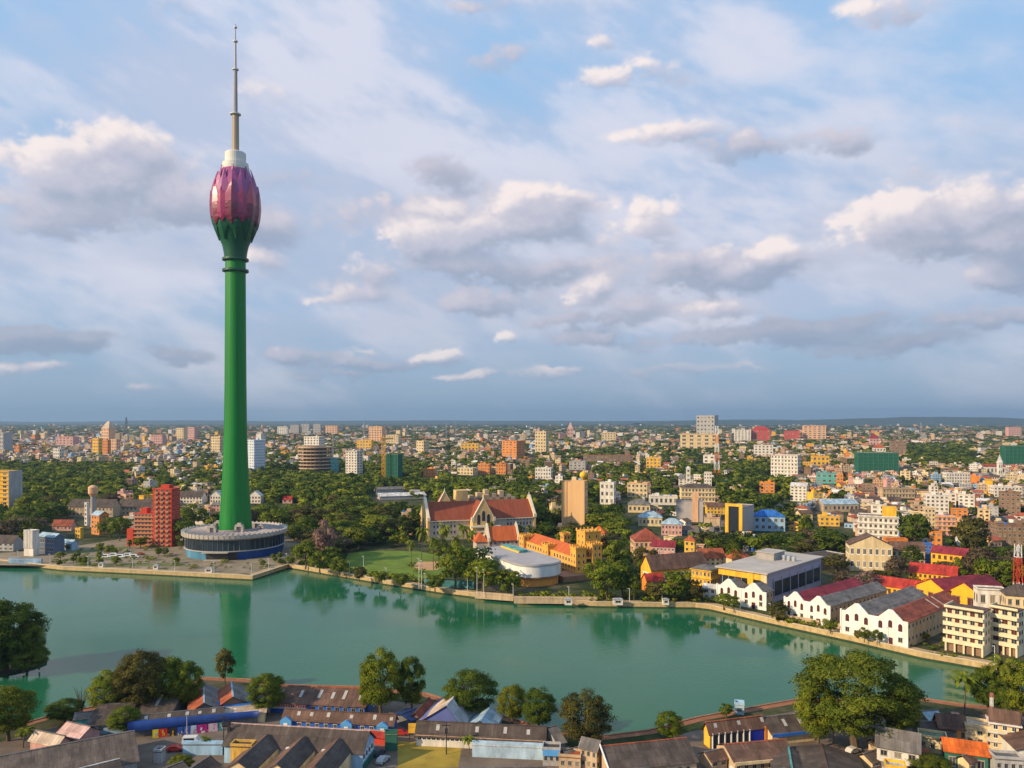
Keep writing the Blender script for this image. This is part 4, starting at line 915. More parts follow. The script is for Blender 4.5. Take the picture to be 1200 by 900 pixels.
b = MB(); b.box(-w / 2, w / 2, -d / 2 - 1, -d / 2 - .02, h + .02, h + 2); b.build('frame', MW('yellow'), r); b = MB(); b.box(-w * .3, w * .3, -d / 2 - .4, -d / 2 - .02, 1, h - .1); b.build('glass_front', GLASS, r)
B('office', 'long cream office with rows of windows and a dark roof among the trees', 'office', 796, 838, 594, 572, yaw=-6, k=.45, wall='cream', roof='hip', rc='dark grey', rh=3.5, fl=4, cf=10, bands='cream')
r = B('office', 'blank greyish tan block with one cream pier, below the long cream office', 'office', 792, 824, 612, 588, yaw=-12, k=.5, wm=M('grey_side', (1, 1, 1)), rc='grey', fl=3, cf=0, cs=0, extras=False)
b = MB(); w, d = [(o.dimensions.x, o.dimensions.y) for o in r.children if o.name.startswith('wall')][0]; b.box(w * .1, w * .32, -d / 2 - .7, -d / 2 - .02, -1, 25); b.build('pier', MW('peach'), r)
B('warehouse', 'long brown-roofed block right of the blank greyish tan block', 'warehouse', 826, 864, 603, 594, yaw=-4, k=.35, wall='yellow', roof='gable', rc='brown', rh=3, fl=2, cf=9)
B('chapel', 'white chapel with a slim square tower left of the long cream office', 'chapel', 795, 812, 570, 561, yaw=-10, k=.6, wall='white', roof='gable', rc='grey', rh=3, cf=3)
B('bell_tower', 'slim white square tower rising from the white chapel', 'tower', 804, 809, 571, 549, yaw=-10, k=1, wall='white', roof='hip', rc='white', rh=3, fl=4, cf=1)
B('apartment_block', 'narrow white apartment block right of the slim chapel tower', 'apartment block', 825, 834, 574, 554, yaw=-15, k=.7, wall='white', rc='grey', fl=5, cf=3, cs=2)
r = B('office', 'white six-storey office with a maroon roof strip among the trees', 'office', 903, 939, 560, 534, yaw=-35, k=.5, wall='white', rc='maroon', fl=6, cf=8, cs=5, bands='white', extras=False)
B('villa', 'white villa with a turret behind the pale grey warehouse roof', 'villa', 926, 948, 588, 570, yaw=-30, k=.9, wall='white', roof='gable', rc='white', rh=3, cf=4, cs=3)
def netted(label, x0, x1, base, top, yaw, k):
    r = B('building_shell', label, 'building site', x0, x1, base, top, yaw=yaw, k=k, wm=M('green_netting', (.018, .115, .070), .95, .30, .5, streak=True), rc='cream', fl=8, cf=0, extras=False)
    wb = [o for o in r.children if o.name.startswith('wall')][0].dimensions; w, d, h = wb.x, wb.y, wb.z - 1
    for i in range(9):
        b = MB(); x = -w / 2 + w * i / 8; t = w * .006 + .1; b.box(x - t, x + t, -d / 2 - .5, -d / 2 - .1, -1, h + (2.5 if i % 2 else .5)); b.build('scaffold_pole', M('net_seam', (.05, .16, .11), .9, .2), r)
    for i in range(1, 6):
        b = MB(); z = h * i / 6; b.box(-w / 2, w / 2, -d / 2 - .35, -d / 2 - .05, z - .3, z + .3); b.build('floor_line', M('net_seam', (1, 1, 1)), r)
    return r
netted('unfinished building wrapped in dark green netting in the dense quarter', 1000, 1053, 556, 531, -12, .5)
netted('unfinished building in pale green netting at the right edge of the photo', 1171, 1215, 548, 523, -12, .5)
netted('tall narrow shell in green netting beside the yellow tower crane', 452, 472, 562, 533, -25, .6)
B('church', 'white church with a red roof right of the green park on the right', 'church', 1146, 1178, 556, 547, yaw=-8, k=.5, wall='white', roof='gable', rc='rust red', rh=4, cf=6, fl=1)
B('steeple', 'white tapering steeple at the right end of the white church', 'steeple', 1168, 1175, 557, 543, yaw=-8, k=1, wall='white', roof='hip', rc='white', rh=14, cf=2, fl=2)
B('hospital', 'long white block with a stepped roof in the dense quarter on the right', 'hospital', 1104, 1137, 566, 555, yaw=-6, k=.4, wall='white', rc='white', fl=3, cf=9, cs=3)
B('hospital', 'white block with a terrace near the right edge of the photo', 'hospital', 1158, 1198, 583, 571, yaw=-10, k=.5, wall='white', rc='white', fl=3, cf=8, cs=3)
B('apartment_block', 'brown-red apartment house right of the white block with a terrace', 'apartment block', 1170, 1196, 604, 578, yaw=-25, k=.7, wall='brown', rc='brown', fl=5, cf=4, cs=3)
B('apartment_block', 'dull white stepped apartment house in the middle of the dense quarter', 'apartment block', 1082, 1112, 604, 581, yaw=-18, k=.6, wall='white', rc='white', fl=5, cf=5, cs=3)
# --- left side of the city
r = B('apartment_block', 'yellow balconied tower at the left edge of the photo with a grey blank side', 'apartment block', -16, 25, 598, 553, yaw=-10, k=.62, wall='yellow', rc='grey', fl=9, cf=3, cs=0, bands='yellow', extras=False)
b = MB(); w, d = [(o.dimensions.x, o.dimensions.y) for o in r.children if o.name.startswith('wall')][0]; hh = (598 - 553) * G(0, 598).y / F; b.box(w / 2 + .72, w / 2 + 1.2, -d / 2 - .6, d / 2 + .6, -1, hh + 1); b.build('side_wall', MW('grey'), r)
B('office', 'pale grey flat office at the far left edge near the horizon', 'office', -10, 15, 530, 507, yaw=-20, k=.6, wall='grey', rc='grey', fl=5, cf=6)
r = thing('water_tower', 'pale concrete water tower with a round beige tank left of the red apartment block', 'water tower', tuple(G(109, 617)), 0); claim(r.location.x, r.location.y, 8); protect(103, 115, 569, 603, r.location.y - 1); s = r.location.y / F
b = MB(); b.lathe([(3.2 * s, 0), (2.6 * s, 4 * s), (2.6 * s, 36 * s)], 14); b.build('column', MCONC, r)
b = MB(); b.lathe([(2.8 * s, 35.5 * s), (5.2 * s, 39 * s), (5.3 * s, 46 * s), (3 * s, 48 * s), (.3, 48.6 * s)], 18); b.build('tank', MW('peach'), r)
b = MB()
b = B('lift_tower', 'slim white square tower just left of the water tower', 'tower', 99, 105, 616, 590, yaw=-20, k=1, wall='white', rc='white', fl=5, cf=1, extras=False)
B('apartment_block', 'yellow four-storey house with a blue roof in front of the water tower', 'apartment block', 107, 128, 627, 604, yaw=-30, k=.8, wall='orange', roof='gable', rc='pale blue', rh=2.5, fl=4, cf=3, cs=3)
B('house', 'little yellow cube house left of the yellow four-storey house', 'house', 88, 98, 631, 620, yaw=-15, k=.7, wall='yellow', rc='cream', fl=2, cf=2)
r = B('silo_house', 'ribbed white block on columns at the left of the shore', 'silo', 28, 46, 652, 623, yaw=-15, k=.6, wall='white', rc='white', fl=1, cf=0, extras=False)
for k in range(6):
    b = MB(); w, d = [(o.dimensions.x, o.dimensions.y) for o in r.children if o.name.startswith('wall')][0]; x = -w / 2 + (k + .5) * w / 6; b.lathe([(w / 13, 5), (w / 13, 16.6)], 8, x, -d / 2); b.build('flute', MW('white'), r)
B('factory', 'blue-roofed factory with grey glazing right of the ribbed white block', 'factory', 44, 76, 650, 630, yaw=-25, k=.45, wm=M('slate_blue_wall', (.10, .14, .22), .7, .2), roof='gable', rc='pale blue', rh=2.0, fl=2, cf=7)
B('shed', 'long grey shed left of the ribbed white block, at the left edge', 'shed', -20, 28, 646, 636, yaw=-8, k=.4, wall='grey', roof='gable', rc='dark grey', rh=4, cf=6)
B('shed', 'low blue-roofed shed on the plaza right of the blue-roofed factory', 'shed', 70, 92, 645, 637, yaw=-20, k=.5, wall='pale blue', roof='gable', rc='pale blue', rh=2, cf=3)
B('shed', 'red-roofed shed in the trees below the long dark roofs on the left', 'shed', 61, 90, 622, 616, yaw=-5, k=.4, wall='pink', roof='gable', rc='rust red', rh=4, cf=5)
B('depot', 'long depot with a dark roof behind the water tower', 'depot', 80, 142, 606, 594, yaw=-4, k=.3, wall='tan', roof='gable', rc='dark grey', rh=6, cf=12, fl=2)
B('depot', 'second dark-roofed depot between the water tower and the red block', 'depot', 138, 182, 604, 594, yaw=-4, k=.35, wall='tan', roof='gable', rc='dark grey', rh=6, cf=8, fl=2)
B('market_hall', 'long low hall with a row of white gables behind the red block', 'market hall', 200, 242, 590, 582, yaw=-3, k=.3, wall='white', roof='gable', rc='dark grey', rh=5, cf=10, wk='maroon')
B('market_hall', 'white gabled hall just left of the green tower shaft', 'market hall', 246, 262, 590, 581, yaw=-5, k=.6, wall='white', roof='gable', rc='white', rh=5, axis='y', cf=4, wk='maroon')
B('market_hall', 'white gabled hall just right of the green tower shaft', 'market hall', 291, 309, 590, 581, yaw=-5, k=.6, wall='white', roof='gable', rc='white', rh=5, axis='y', cf=4, wk='maroon')
B('shed', 'small shed with a coral red roof in the wooded park', 'shed', 331, 344, 590, 585, yaw=0, k=.5, wall='pink', roof='gable', rc='red', rh=3, cf=2)
B('tower_block', 'white and pale blue glass tower block just right of the green shaft', 'tower block', 289, 311, 555, 516, yaw=-38, k=1.0, wm=M('pale_glass_facade', (.55, .62, .70), .35, .12, .3), rc='white', fl=12, cf=3, cs=7, wk='white')
B('tower_block', 'white banded tower block with a dark core, above the wooded park', 'tower block', 405, 425, 558, 529, yaw=-25, k=.7, wall='white', rc='grey', fl=9, cf=4, cs=2, bands='white')
B('apartment_block', 'cream stepped apartment block behind the round brown shell', 'apartment block', 356, 381, 536, 512, yaw=-20, k=.6, wall='white', rc='cream', fl=8, cf=5, cs=3)
B('office', 'teal glass office below the round brown shell', 'office', 378, 397, 553, 537, yaw=-35, k=.8, wall='teal', rc='cream', fl=4, cf=4, cs=4)
r = thing('building_shell', 'round unfinished brown concrete shell of stacked open floors above the wooded park', 'building site', tuple(G(364, 554)), 0); s = r.location.y / F; r.location.y += 20 * s; claim(r.location.x, r.location.y, 20 * s); protect(343, 385, 522, 548, r.location.y - 20 * s)
for i in range(8): b = MB(); z = i * 4.1 * s; b.lathe([(20 * s, z), (20 * s, z + 1.3 * s)], 28); b.build('floor_slab', MW('tan'), r)
b = MB()
for k in range(24): a = k * 2 * math.pi / 24; b.tube((18.6 * s * math.cos(a), 18.6 * s * math.sin(a), 0), (18.6 * s * math.cos(a), 18.6 * s * math.sin(a), 29 * s), .5 * s, n=5)
b.lathe([(13 * s, 0), (13 * s, 31 * s)], 16); b.build('core', MW('brown'), r)
# lattice cranes and masts
def lattice_mast(name, label, cat, px, base, top, wpx, cols, jib=None, taper=.45):
    p = G(px, base); r = thing(name, label, cat, tuple(p)); s = p.y / F; hgt = (base - top) * s; w0 = wpx * s / 2
    n = max(5, int(hgt / (w0 * 3.2))); parts = [MB(), MB()]
    for i in range(n):
        z0, z1 = hgt * i / n, hgt * (i + 1) / n; a, c = w0 * (1 - (1 - taper) * i / n), w0 * (1 - (1 - taper) * (i + 1) / n)
        b = parts[(i * 7 // n) % 2 if len(cols) > 1 else 0]; t = max(.07, w0 * .10)
        cs = [(1, 1), (-1, 1), (-1, -1), (1, -1)]
        for k in range(4):
            (x0, y0), (x1, y1) = cs[k], cs[(k + 1) % 4]
            b.tube((x0 * a, y0 * a, z0), (x0 * c, y0 * c, z1), t, n=4); b.tube((x0 * a, y0 * a, z0), (x1 * c, y1 * c, z1), t * .6, n=3); b.tube((x0 * a, y0 * a, z0), (x1 * a, y1 * a, z0), t * .6, n=3)
    for b, m_ in zip(parts, cols + cols):
        if b.v: b.build('lattice_section', m_, r)
    if jib:
        b = MB(); z = hgt * .94; b.box(-jib * s * .35, jib * s, -w0 * .5, w0 * .5, z, z + w0 * .9); b.tube((0, 0, hgt * .94), (0, 0, hgt * 1.05), w0 * .3, n=4); b.tube((0, 0, hgt * 1.05), (jib * s * .8, 0, z + w0), .12 * s, n=3); b.build('jib', cols[0], r); r.rotation_euler = (0, 0, R(75))
    claim(p.x, p.y, w0 + 2); return r
MREDP = M('signal_red', (.62, .06, .03), .6, .05); MORNG = M('mast_orange', (.72, .22, .04), .6, .05); MYELC = M('crane_yellow', (.78, .38, .03), .6, .05)
lattice_mast('radio_mast', 'orange and white lattice radio mast standing in the trees behind the long cream office', 'radio mast', 840, 560, 499, 5.5, [MORNG, MWHITE])
lattice_mast('radio_mast', 'red and white lattice mast at the right edge of the photo behind the maroon roofs', 'radio mast', 1193, 712, 638, 8, [MREDP, MWHITE], taper=.6)
lattice_mast('tower_crane', 'yellow tower crane against the green netted shell', 'crane', 449.5, 562, 512, 3.4, [MYELC], jib=26, taper=.95)
lattice_mast('radio_mast', 'dark lattice mast on the far left near the horizon', 'radio mast', 148, 512, 489, 3.5, [M('mast_dark', (.05, .06, .08), .7, 0)], taper=.2)
for i, (px, base, top) in enumerate([(390, 545, 506), (426, 540, 495), (523, 525, 496), (534, 520, 489), (762, 530, 503), (962, 528, 499), (1079, 520, 495), (700, 525, 500)]):
    lattice_mast('radio_mast', 'slender grey lattice mast rising over the distant town', 'radio mast', px, base, top, 1.6, [MSTEEL], taper=.5)['group'] = 'slender masts over the distant town'
# --- far landmarks
for (lab, nm, x0, x1, base, top, yaw, k, wall, rc, fl, cf, cs, kw) in [
 ('tall tan temple-like tower above the yellow blocks on the left', 'tower_block', 119, 135, 527, 502, -25, .7, 'peach', 'cream', 8, 4, 3, {'roof': 'hip', 'rh': 20}),
 ('yellow block left of the tall tan tower', 'apartment_block', 108, 121, 533, 514, -20, .7, 'yellow', 'cream', 5, 4, 3, {}),
 ('orange block under the tall tan tower', 'apartment_block', 120, 130, 536, 516, -15, .7, 'orange', 'cream', 6, 3, 2, {}),
 ('pink cream block right of the tall tan tower', 'apartment_block', 129, 141, 530, 515, -15, .7, 'peach', 'pink', 4, 4, 2, {}),
 ('long pink and maroon block left of the tall tan tower', 'apartment_block', 65, 93, 524, 512, -12, .4, 'pink', 'rust red', 4, 8, 2, {}),
 ('violet pink block halfway between the tan tower and the green shaft', 'apartment_block', 177, 195, 522, 510, -12, .5, 'pink', 'maroon', 4, 5, 2, {}),
 ('cream twin block left of the green shaft near the horizon', 'apartment_block', 206, 220, 518, 502, -20, .6, 'cream', 'cream', 6, 4, 2, {}),
 ('pinkish towers close to the green shaft on its left', 'apartment_block', 220, 232, 517, 501, -20, .6, 'pink', 'cream', 6, 4, 2, {}),
 ('yellow cream apartment row just left of the green shaft', 'apartment_block', 247, 263, 532, 512, -20, .6, 'cream', 'cream', 6, 5, 3, {}),
 ('orange house with a rounded top on the far left', 'house', 17, 26, 532, 523, -10, .7, 'orange', 'pink', 2, 3, 2, {}),
 ('slim yellow house tower on the far left', 'house', 49, 55, 529, 520, -10, .8, 'yellow', 'cream', 3, 2, 1, {}),
 ('white and yellow house left of the dark trees', 'house', 62, 75, 538, 526, -15, .7, 'white', 'cream', 3, 3, 2, {}),
 ('brown orange tower block left of the cream tower block in the centre', 'tower_block', 588, 615, 538, 517, -35, .8, 'orange', 'grey', 8, 4, 5, {}),
 ('cream tower block with a stepped crown in the centre near the horizon', 'tower_block', 627, 643, 533, 506, -20, .8, 'cream', 'cream', 10, 4, 3, {}),
 ('grey tower block breaking the horizon at the right of the centre', 'tower_block', 816, 842, 520, 487, -30, .8, 'grey', 'grey', 12, 5, 5, {}),
 ('yellow and purple stadium-like block under the grey tower block', 'stadium', 797, 842, 527, 509, -15, .5, 'cream', 'yellow', 4, 9, 3, {'bands': 'yellow'}),
 ('white block left of the red domed block', 'apartment_block', 860, 880, 518, 504, -15, .6, 'white', 'cream', 6, 5, 2, {}),
 ('red and white block with a red peaked roof near the horizon', 'apartment_block', 880, 903, 518, 504, -15, .6, 'red', 'red', 6, 5, 2, {'roof': 'hip', 'rh': 14}),
 ('salmon red block left of the peach apartment slab', 'apartment_block', 919, 938, 517, 505, -15, .6, 'red', 'rust red', 5, 5, 2, {}),
 ('large peach apartment slab near the horizon right of the centre', 'apartment_block', 940, 968, 517, 499, -15, .5, 'peach', 'cream', 8, 8, 3, {}),
 ('pink block on the low hill at the far right', 'apartment_block', 1178, 1197, 513, 501, -10, .6, 'pink', 'pink', 5, 5, 2, {}),
 ('white pagoda-like office between the stadium block and the white six-storey office', 'office', 883, 906, 535, 522, -15, .6, 'white', 'grey', 4, 6, 3, {}),
 ('white cube house with a blue-grey roof edge left of the orange and white mast', 'house', 824, 840, 543, 534, -25, .8, 'white', 'pale blue', 2, 2, 2, {}),
 ('yellow market house in front of the green netted building', 'shop', 950, 972, 546, 535, -10, .6, 'yellow', 'orange', 2, 4, 2, {}),
 ('teal walled yard building left of the dense quarter', 'shop', 956, 982, 567, 555, -20, .6, 'teal', 'red', 2, 4, 2, {}),
 ('orange house right of the teal yard building', 'house', 980, 988, 568, 556, -20, .8, 'orange', 'cream', 3, 2, 2, {}),
 ('maroon block behind the green netted building', 'apartment_block', 1042, 1062, 534, 517, -15, .6, 'brown', 'brown', 5, 4, 2, {}),
 ('white house with a terracotta roof above the green netted building', 'house', 1022, 1038, 534, 525, -15, .7, 'white', 'terracotta', 2, 4, 2, {'roof': 'hip', 'rh': 9}),
 ('red pagoda-roofed house far behind the green netted building', 'temple', 1018, 1030, 522, 514, -15, .8, 'pink', 'maroon', 2, 3, 2, {'roof': 'hip', 'rh': 16}),
 ('yellow row houses in the centre of the distant town', 'apartment_block', 540, 562, 528, 520, -8, .3, 'yellow', 'cream', 2, 8, 2, {}),
 ('yellow hall with a white tower left of the centre', 'apartment_block', 418, 438, 527, 516, -12, .4, 'yellow', 'cream', 3, 5, 2, {}),
 ('row of tall cream towers left of the yellow crane', 'apartment_block', 432, 452, 520, 500, -15, .6, 'peach', 'cream', 8, 5, 3, {}),
 ('cream tower row right of the yellow crane', 'apartment_block', 452, 470, 521, 510, -15, .5, 'cream', 'cream', 5, 5, 3, {}),
 ('yellow orange cube houses in the middle of the town', 'house', 496, 511, 560, 550, -15, .6, 'orange', 'yellow', 3, 4, 2, {}),
 ('mint green hall in the middle of the town', 'shop', 536, 560, 557, 549, -25, .6, 'cream', 'teal', 2, 5, 3, {}),
 ('orange striped house row right of the mint green hall', 'house', 560, 576, 556, 544, -15, .6, 'orange', 'cream', 3, 5, 2, {}),
 ('orange and red house right of the orange striped row', 'house', 581, 595, 556, 544, -15, .7, 'orange', 'rust red', 3, 4, 2, {}),
 ('white house with many windows left of the tan tower block', 'house', 627, 648, 562, 549, -15, .6, 'white', 'white', 3, 6, 3, {}),
 ('cream block with a violet side in the town centre', 'apartment_block', 488, 503, 531, 517, -35, .9, 'cream', 'cream', 4, 3, 4, {}),
 ('white house with a flat terrace right of the golden ball tank', 'house', 703, 722, 592, 566, -20, .7, 'white', 'white', 3, 3, 2, {}),
 ('tan house with an orange roof terrace right of the white terrace house', 'house', 735, 760, 583, 567, -15, .6, 'cream', 'orange', 3, 5, 3, {}),
 ('low hall with a bright white roof edge in the trees right of the tan tower', 'hall', 760, 794, 592, 582, -5, .4, 'white', 'white', 1, 6, 2, {}),
 ('house with a grey hipped roof in the trees right of the tan tower', 'house', 736, 762, 601, 592, -10, .7, 'cream', 'grey', 1, 5, 2, {'roof': 'hip', 'rh': 5}),
 ('low house with a wide teal grey hipped roof behind the conical pavilion', 'house', 748, 776, 617, 607, -10, .7, 'cream', 'pale blue', 1, 6, 3, {'roof': 'hip', 'rh': 4.5}),
 ('house with a sky blue hipped roof right of the teal grey roof', 'house', 775, 800, 628, 615, -15, .7, 'pink', 'pale blue', 2, 6, 4, {'roof': 'hip', 'rh': 4}),
 ('long brick row with yellow ends in the trees above the golden ball tank', 'school', 683, 742, 541, 534, -4, .2, 'brown', 'terracotta', 2, 12, 1, {}),
 ('yellow house with a white porch between the trees right of the brick row', 'house', 757, 775, 549, 537, -15, .6, 'yellow', 'cream', 3, 4, 2, {}),
 ('grey double block behind the golden ball tank', 'house', 667, 688, 551, 541, -15, .6, 'grey', 'grey', 3, 4, 3, {}),
 ('pale roofed sheds in the trees behind the Gothic hall', 'shed', 440, 500, 586, 582, 18, .5, 'grey', 'white', 1, 0, 0, {'roof': 'gable', 'rh': 2.5}),
 ('second pale roofed shed in the trees left of the first behind the Gothic hall', 'shed', 438, 474, 578, 574, 24, .4, 'grey', 'grey', 1, 0, 0, {'roof': 'gable', 'rh': 2.5}),
 ('yellow house in the trees at the right of the wooded hill', 'house', 890, 908, 578, 566, -20, .7, 'orange', 'yellow', 3, 3, 2, {}),
 ('long white flats far off on the left of the centre', 'apartment_block', 325, 339, 511, 500, -10, .4, 'white', 'grey', 6, 6, 2, {}),
 ('second of the long white flats far off left of the centre', 'apartment_block', 340, 352, 510, 498, -10, .4, 'grey', 'grey', 6, 6, 2, {}),
 ('third of the long white flats far off left of the centre', 'apartment_block', 353, 364, 510, 497, -10, .4, 'grey', 'grey', 6, 6, 2, {}),
 ('fourth of the long white flats far off left of the centre', 'apartment_block', 367, 377, 510, 497, -10, .4, 'grey', 'grey', 6, 6, 2, {}),
 ('last and longest of the white flats far off left of the centre', 'apartment_block', 379, 398, 510, 499, -10, .4, 'peach', 'grey', 5, 8, 2, {}),
 ('pink brown temple tower standing far off on the horizon in the centre', 'temple', 665, 672, 515, 502, -10, .9, 'pink', 'pink', 3, 2, 2, {'roof': 'hip', 'rh': 26}),
 ('cream office slab far off right of the pink temple tower', 'office', 705, 722, 518, 507, -10, .6, 'cream', 'cream', 4, 5, 2, {}),
 ('yellow walled cafe in the dense quarter above the white office', 'shop', 958, 984, 617, 606, -12, .6, 'yellow', 'cream', 2, 4, 2, {}),
 ('dark brown flat terraced block at the right edge above the maroon roofs', 'house', 1160, 1215, 640, 617, -12, .5, 'brown', 'brown', 3, 8, 3, {}),
]:
    fh = (base - top)
    B(nm, lab, nm.replace('_', ' '), x0, x1, base, top, yaw=yaw, k=k, wall=wall, rc=rc, fl=min(fl, 7), cf=min(cf, 5) if base < 540 else cf, cs=(0 if base < 530 else cs), **kw)
# ------------------------------------------------------------------ the near shore: sheds and small houses
def shed(name, label, cat, rl, rr, e, zr=7.5, ze=5.0, wall='grey', rc='dark grey', rc2=None, back=None, cols=0, wk='dark', sky=0, group=None, ov=.5, left_ext=0, wm=None, ridge_cap=None, base_band=None, pipe=False):
    """gabled shed from its ridge ends (pixels, at ridge height) and one point of its near eave"""
    A, Bp, E = G(rl[0], rl[1], zr), G(rr[0], rr[1], zr), G(e[0], e[1], ze)
    u = Vector((Bp.x - A.x, Bp.y - A.y, 0)); w = u.length; u.normalize(); n = Vector((u.y, -u.x, 0))
    s = max(1.5, (E - A).dot(n)) - ov; sb = s if back is None else back
    ctr = Vector(((A.x + Bp.x) / 2, (A.y + Bp.y) / 2, LAND))
    r = thing(name, label, cat, tuple(ctr), math.atan2(u.y, u.x), group)
    for t in (-.35, 0, .35): claim(ctr.x + u.x * w * t, ctr.y + u.y * w * t, max(s, w * .2))
    hr, he = zr - LAND, ze - LAND
    sl = (hr - he) / s; heb = hr - sl * sb if back is None else he
    W = w / 2
    wmat = wm or MW(wall)
    b = MB(); pr = [(-s, -.6), (sb, -.6), (sb, heb - .12), (0, hr - .15), (-s, he - .12)]
    b.add([(-W + .3, y, z) for y, z in pr] + [(W - .3, y, z) for y, z in pr], [(0, 4, 3, 2, 1), (5, 6, 7, 8, 9), (0, 1, 6, 5), (1, 2, 7, 6), (2, 3, 8, 7), (3, 4, 9, 8), (4, 0, 5, 9)])
    b.build('wall', wmat, r)
    def slab(y0, z0, y1, z1, nm, mt):
        b = MB(); seg = max(3, int(w / 5)); rows = 3
        for lay in (0, .16):
            for j in range(rows + 1):
                for i in range(seg + 1):
                    t = j / rows; sag = -.05 * math.sin(i * 2.1 + len(label)) * (t * (1 - t) * 4)
                    b.v.append((-W - .2 + (w + .4) * i / seg, y0 + (y1 - y0) * t, z0 + (z1 - z0) * t + lay + sag))
        k = (seg + 1) * (rows + 1)
        for j in range(rows):
            for i in range(seg):
                q = [j * (seg + 1) + i, j * (seg + 1) + i + 1, (j + 1) * (seg + 1) + i + 1, (j + 1) * (seg + 1) + i]
                b.f += [[a + k for a in q], q[::-1]] if y0 < y1 else [[a + k for a in q[::-1]], q]; b.mi += [0, 0]
        for i in range(seg): b.f.append([i, i + 1, i + 1 + k, i + k]); b.mi.append(0)
        return b.build(nm, mt, r)
    ro = slab(-s - ov, he - sl * ov, 0, hr, 'roof', MR(rc))
    slab(sb + ov, heb - sl * ov, 0, hr, 'roof', MR(rc2 or rc))
    b = MB(); b.box(-W - .2, W + .2, -.22, .22, hr + .1, hr + .26); b.build('ridge_cap', MR(ridge_cap or 'grey'), ro)
    for k in range(sky):
        x = -W + w * (k + .6 + .25 * math.sin(k * 5 + w)) / sky; b = MB(); t0, t1 = .25 + .15 * math.sin(k * 3), .68; yy0, yy1 = -s * t1, -s * t0
        z0, z1 = hr - sl * -yy0 + .19, hr - sl * -yy1 + .19
        b.add([(x, yy0, z0), (x + .9, yy0, z0), (x + .9, yy1, z1), (x, yy1, z1), (x, yy0, z0 + .06), (x + .9, yy0, z0 + .06), (x + .9, yy1, z1 + .06), (x, yy1, z1 + .06)], [(0, 3, 2, 1), (4, 5, 6, 7), (0, 1, 5, 4), (1, 2, 6, 5), (2, 3, 7, 6), (3, 0, 4, 7)]); b.build('skylight', M('skylight_sheet', (.42, .40, .37), .6, .2, .6), ro)
    for k in range(cols): link('window', win_mesh(wk), r, (-W + (k + .5) * w / cols, -s, he * .60), 0, (w / cols * .55, .5, he * .36))
    if base_band: b = MB(); b.box(-W + .2, W - .2, -s - .12, -s - .01, -.5, he * .30); b.build('base_band', MW(base_band), r)
    return r, W, s, hr, he
shed('warehouse', 'large old grey warehouse roof filling the lower left corner', 'warehouse', (-40, 895), (157, 857), (178, 889), 9.5, 6.0, 'grey', 'brown grey', ridge_cap='grey')
shed('warehouse', 'dark roof with a white ridge at the bottom edge before the large old warehouse', 'warehouse', (50, 912), (139, 890), (150, 915), 8, 5.5, 'grey', 'dark grey', ridge_cap='white')
shed('shed', 'dark grey shed behind the blue canopy, under the brownish green tree', 'shed', (142, 808), (217, 806), (217, 838), 8.5, 5, 'dark grey', 'dark grey', sky=2)
shed('shed', 'lower dark shed left of the one under the brownish green tree', 'shed', (116, 826), (160, 824), (118, 850), 7, 4.6, 'pale blue', 'dark grey', cols=4)
shed('house', 'small house with a pale pink roof at the lower left', 'house', (79, 846), (106, 852), (88, 865), 6.8, 5, 'pink', 'pink')
shed('house', 'small house with a cream roof left of the pale pink roof', 'house', (42, 856), (76, 863), (60, 873), 6.4, 4.8, 'pink', 'cream')
shed('hut', 'small dark hut with a teal tank between the pink roof and the dark shed', 'hut', (88, 836), (116, 833), (100, 842), 6, 5, 'teal', 'grey')
shed('shed', 'long low brown-roofed shed along the blue canopy, left of the striped posters', 'shed', (160, 839), (262, 829), (262, 838), 6.6, 5.6, 'dark grey', 'dark grey', sky=5)
# blue canopy and posters
c0, c1 = G(150, 858, 3.5), G(303, 841.5, 3.5); u = (c1 - c0); L = u.length; u.normalize()
cn = thing('canopy', 'long royal blue rounded canopy above a row of colourful posters', 'canopy', (c0.x, c0.y, LAND), math.atan2(u.y, u.x))
b = MB(); n = 16; m_ = 8
for i in range(n + 1):
    x = L * i / n; fat = .95 - .40 * i / n
    for k in range(m_ + 1): a = R(-25 + 205 * k / m_); b.v.append((x, -1.3 * fat * math.cos(a), 2.6 + 1.9 * fat * math.sin(a)))
for i in range(n):
    for k in range(m_): o = i * (m_ + 1) + k; b.f.append([o, o + 1, o + m_ + 2, o + m_ + 1]); b.mi.append(0)
b.f += [list(range(m_ + 1)), [n * (m_ + 1) + k for k in range(m_ + 1)][::-1]]; b.mi += [0, 0]
b.build('awning', M('royal_blue_sheet', (.015, .052, .23), .55, .25, .3), cn, smooth=True)
b = MB(); b.box(.3, L - .3, .1, .5, -.5, 2.4); b.build('wall', MW('dark grey'), cn)
POST = [(.19, .235, (.72, .62, .03), 'yellow and red'), (.235, .30, (.66, .03, .03), 'red with pale spots'), (.32, .37, (.03, .03, .035), 'black'), (.375, .42, (.03, .10, .42), 'blue with a cream blot'), (.425, .47, (.05, .13, .50), 'blue speckled'), (.475, .52, (.50, .58, .75), 'pale blue'), (.525, .60, (.50, .02, .25), 'magenta'), (.61, .68, (.75, .45, .55), 'pink and white'), (.69, .73, (.05, .30, .33), 'teal')]
for a, c, colr, nm in POST:
    r = thing('poster', nm + ' poster on the wall below the royal blue canopy', 'poster', tuple(c0 + u * (L * a) + Vector((u.y, -u.x, 0)) * 2.3 + Vector((0, 0, LAND - c0.z - .9))), math.atan2(u.y, u.x))
    ww = L * (c - a); b = MB(); b.box(0, ww, -.06, .06, .15, 3.1); b.build('board', M('poster_' + nm.split()[0] + str(int(a * 100)), colr, .6, .55, .9), r)
    q = MB(); rs = random.Random(nm)
    for k in range(4): x = rs.uniform(.1, .7) * ww; z = rs.uniform(.5, 2.2); q.box(x, x + ww * .2, -.09, -.065, z, z + rs.uniform(.3, .8))
    q.build('print', MW(rs.choice(['white', 'cream', 'pink', 'yellow'])), r)
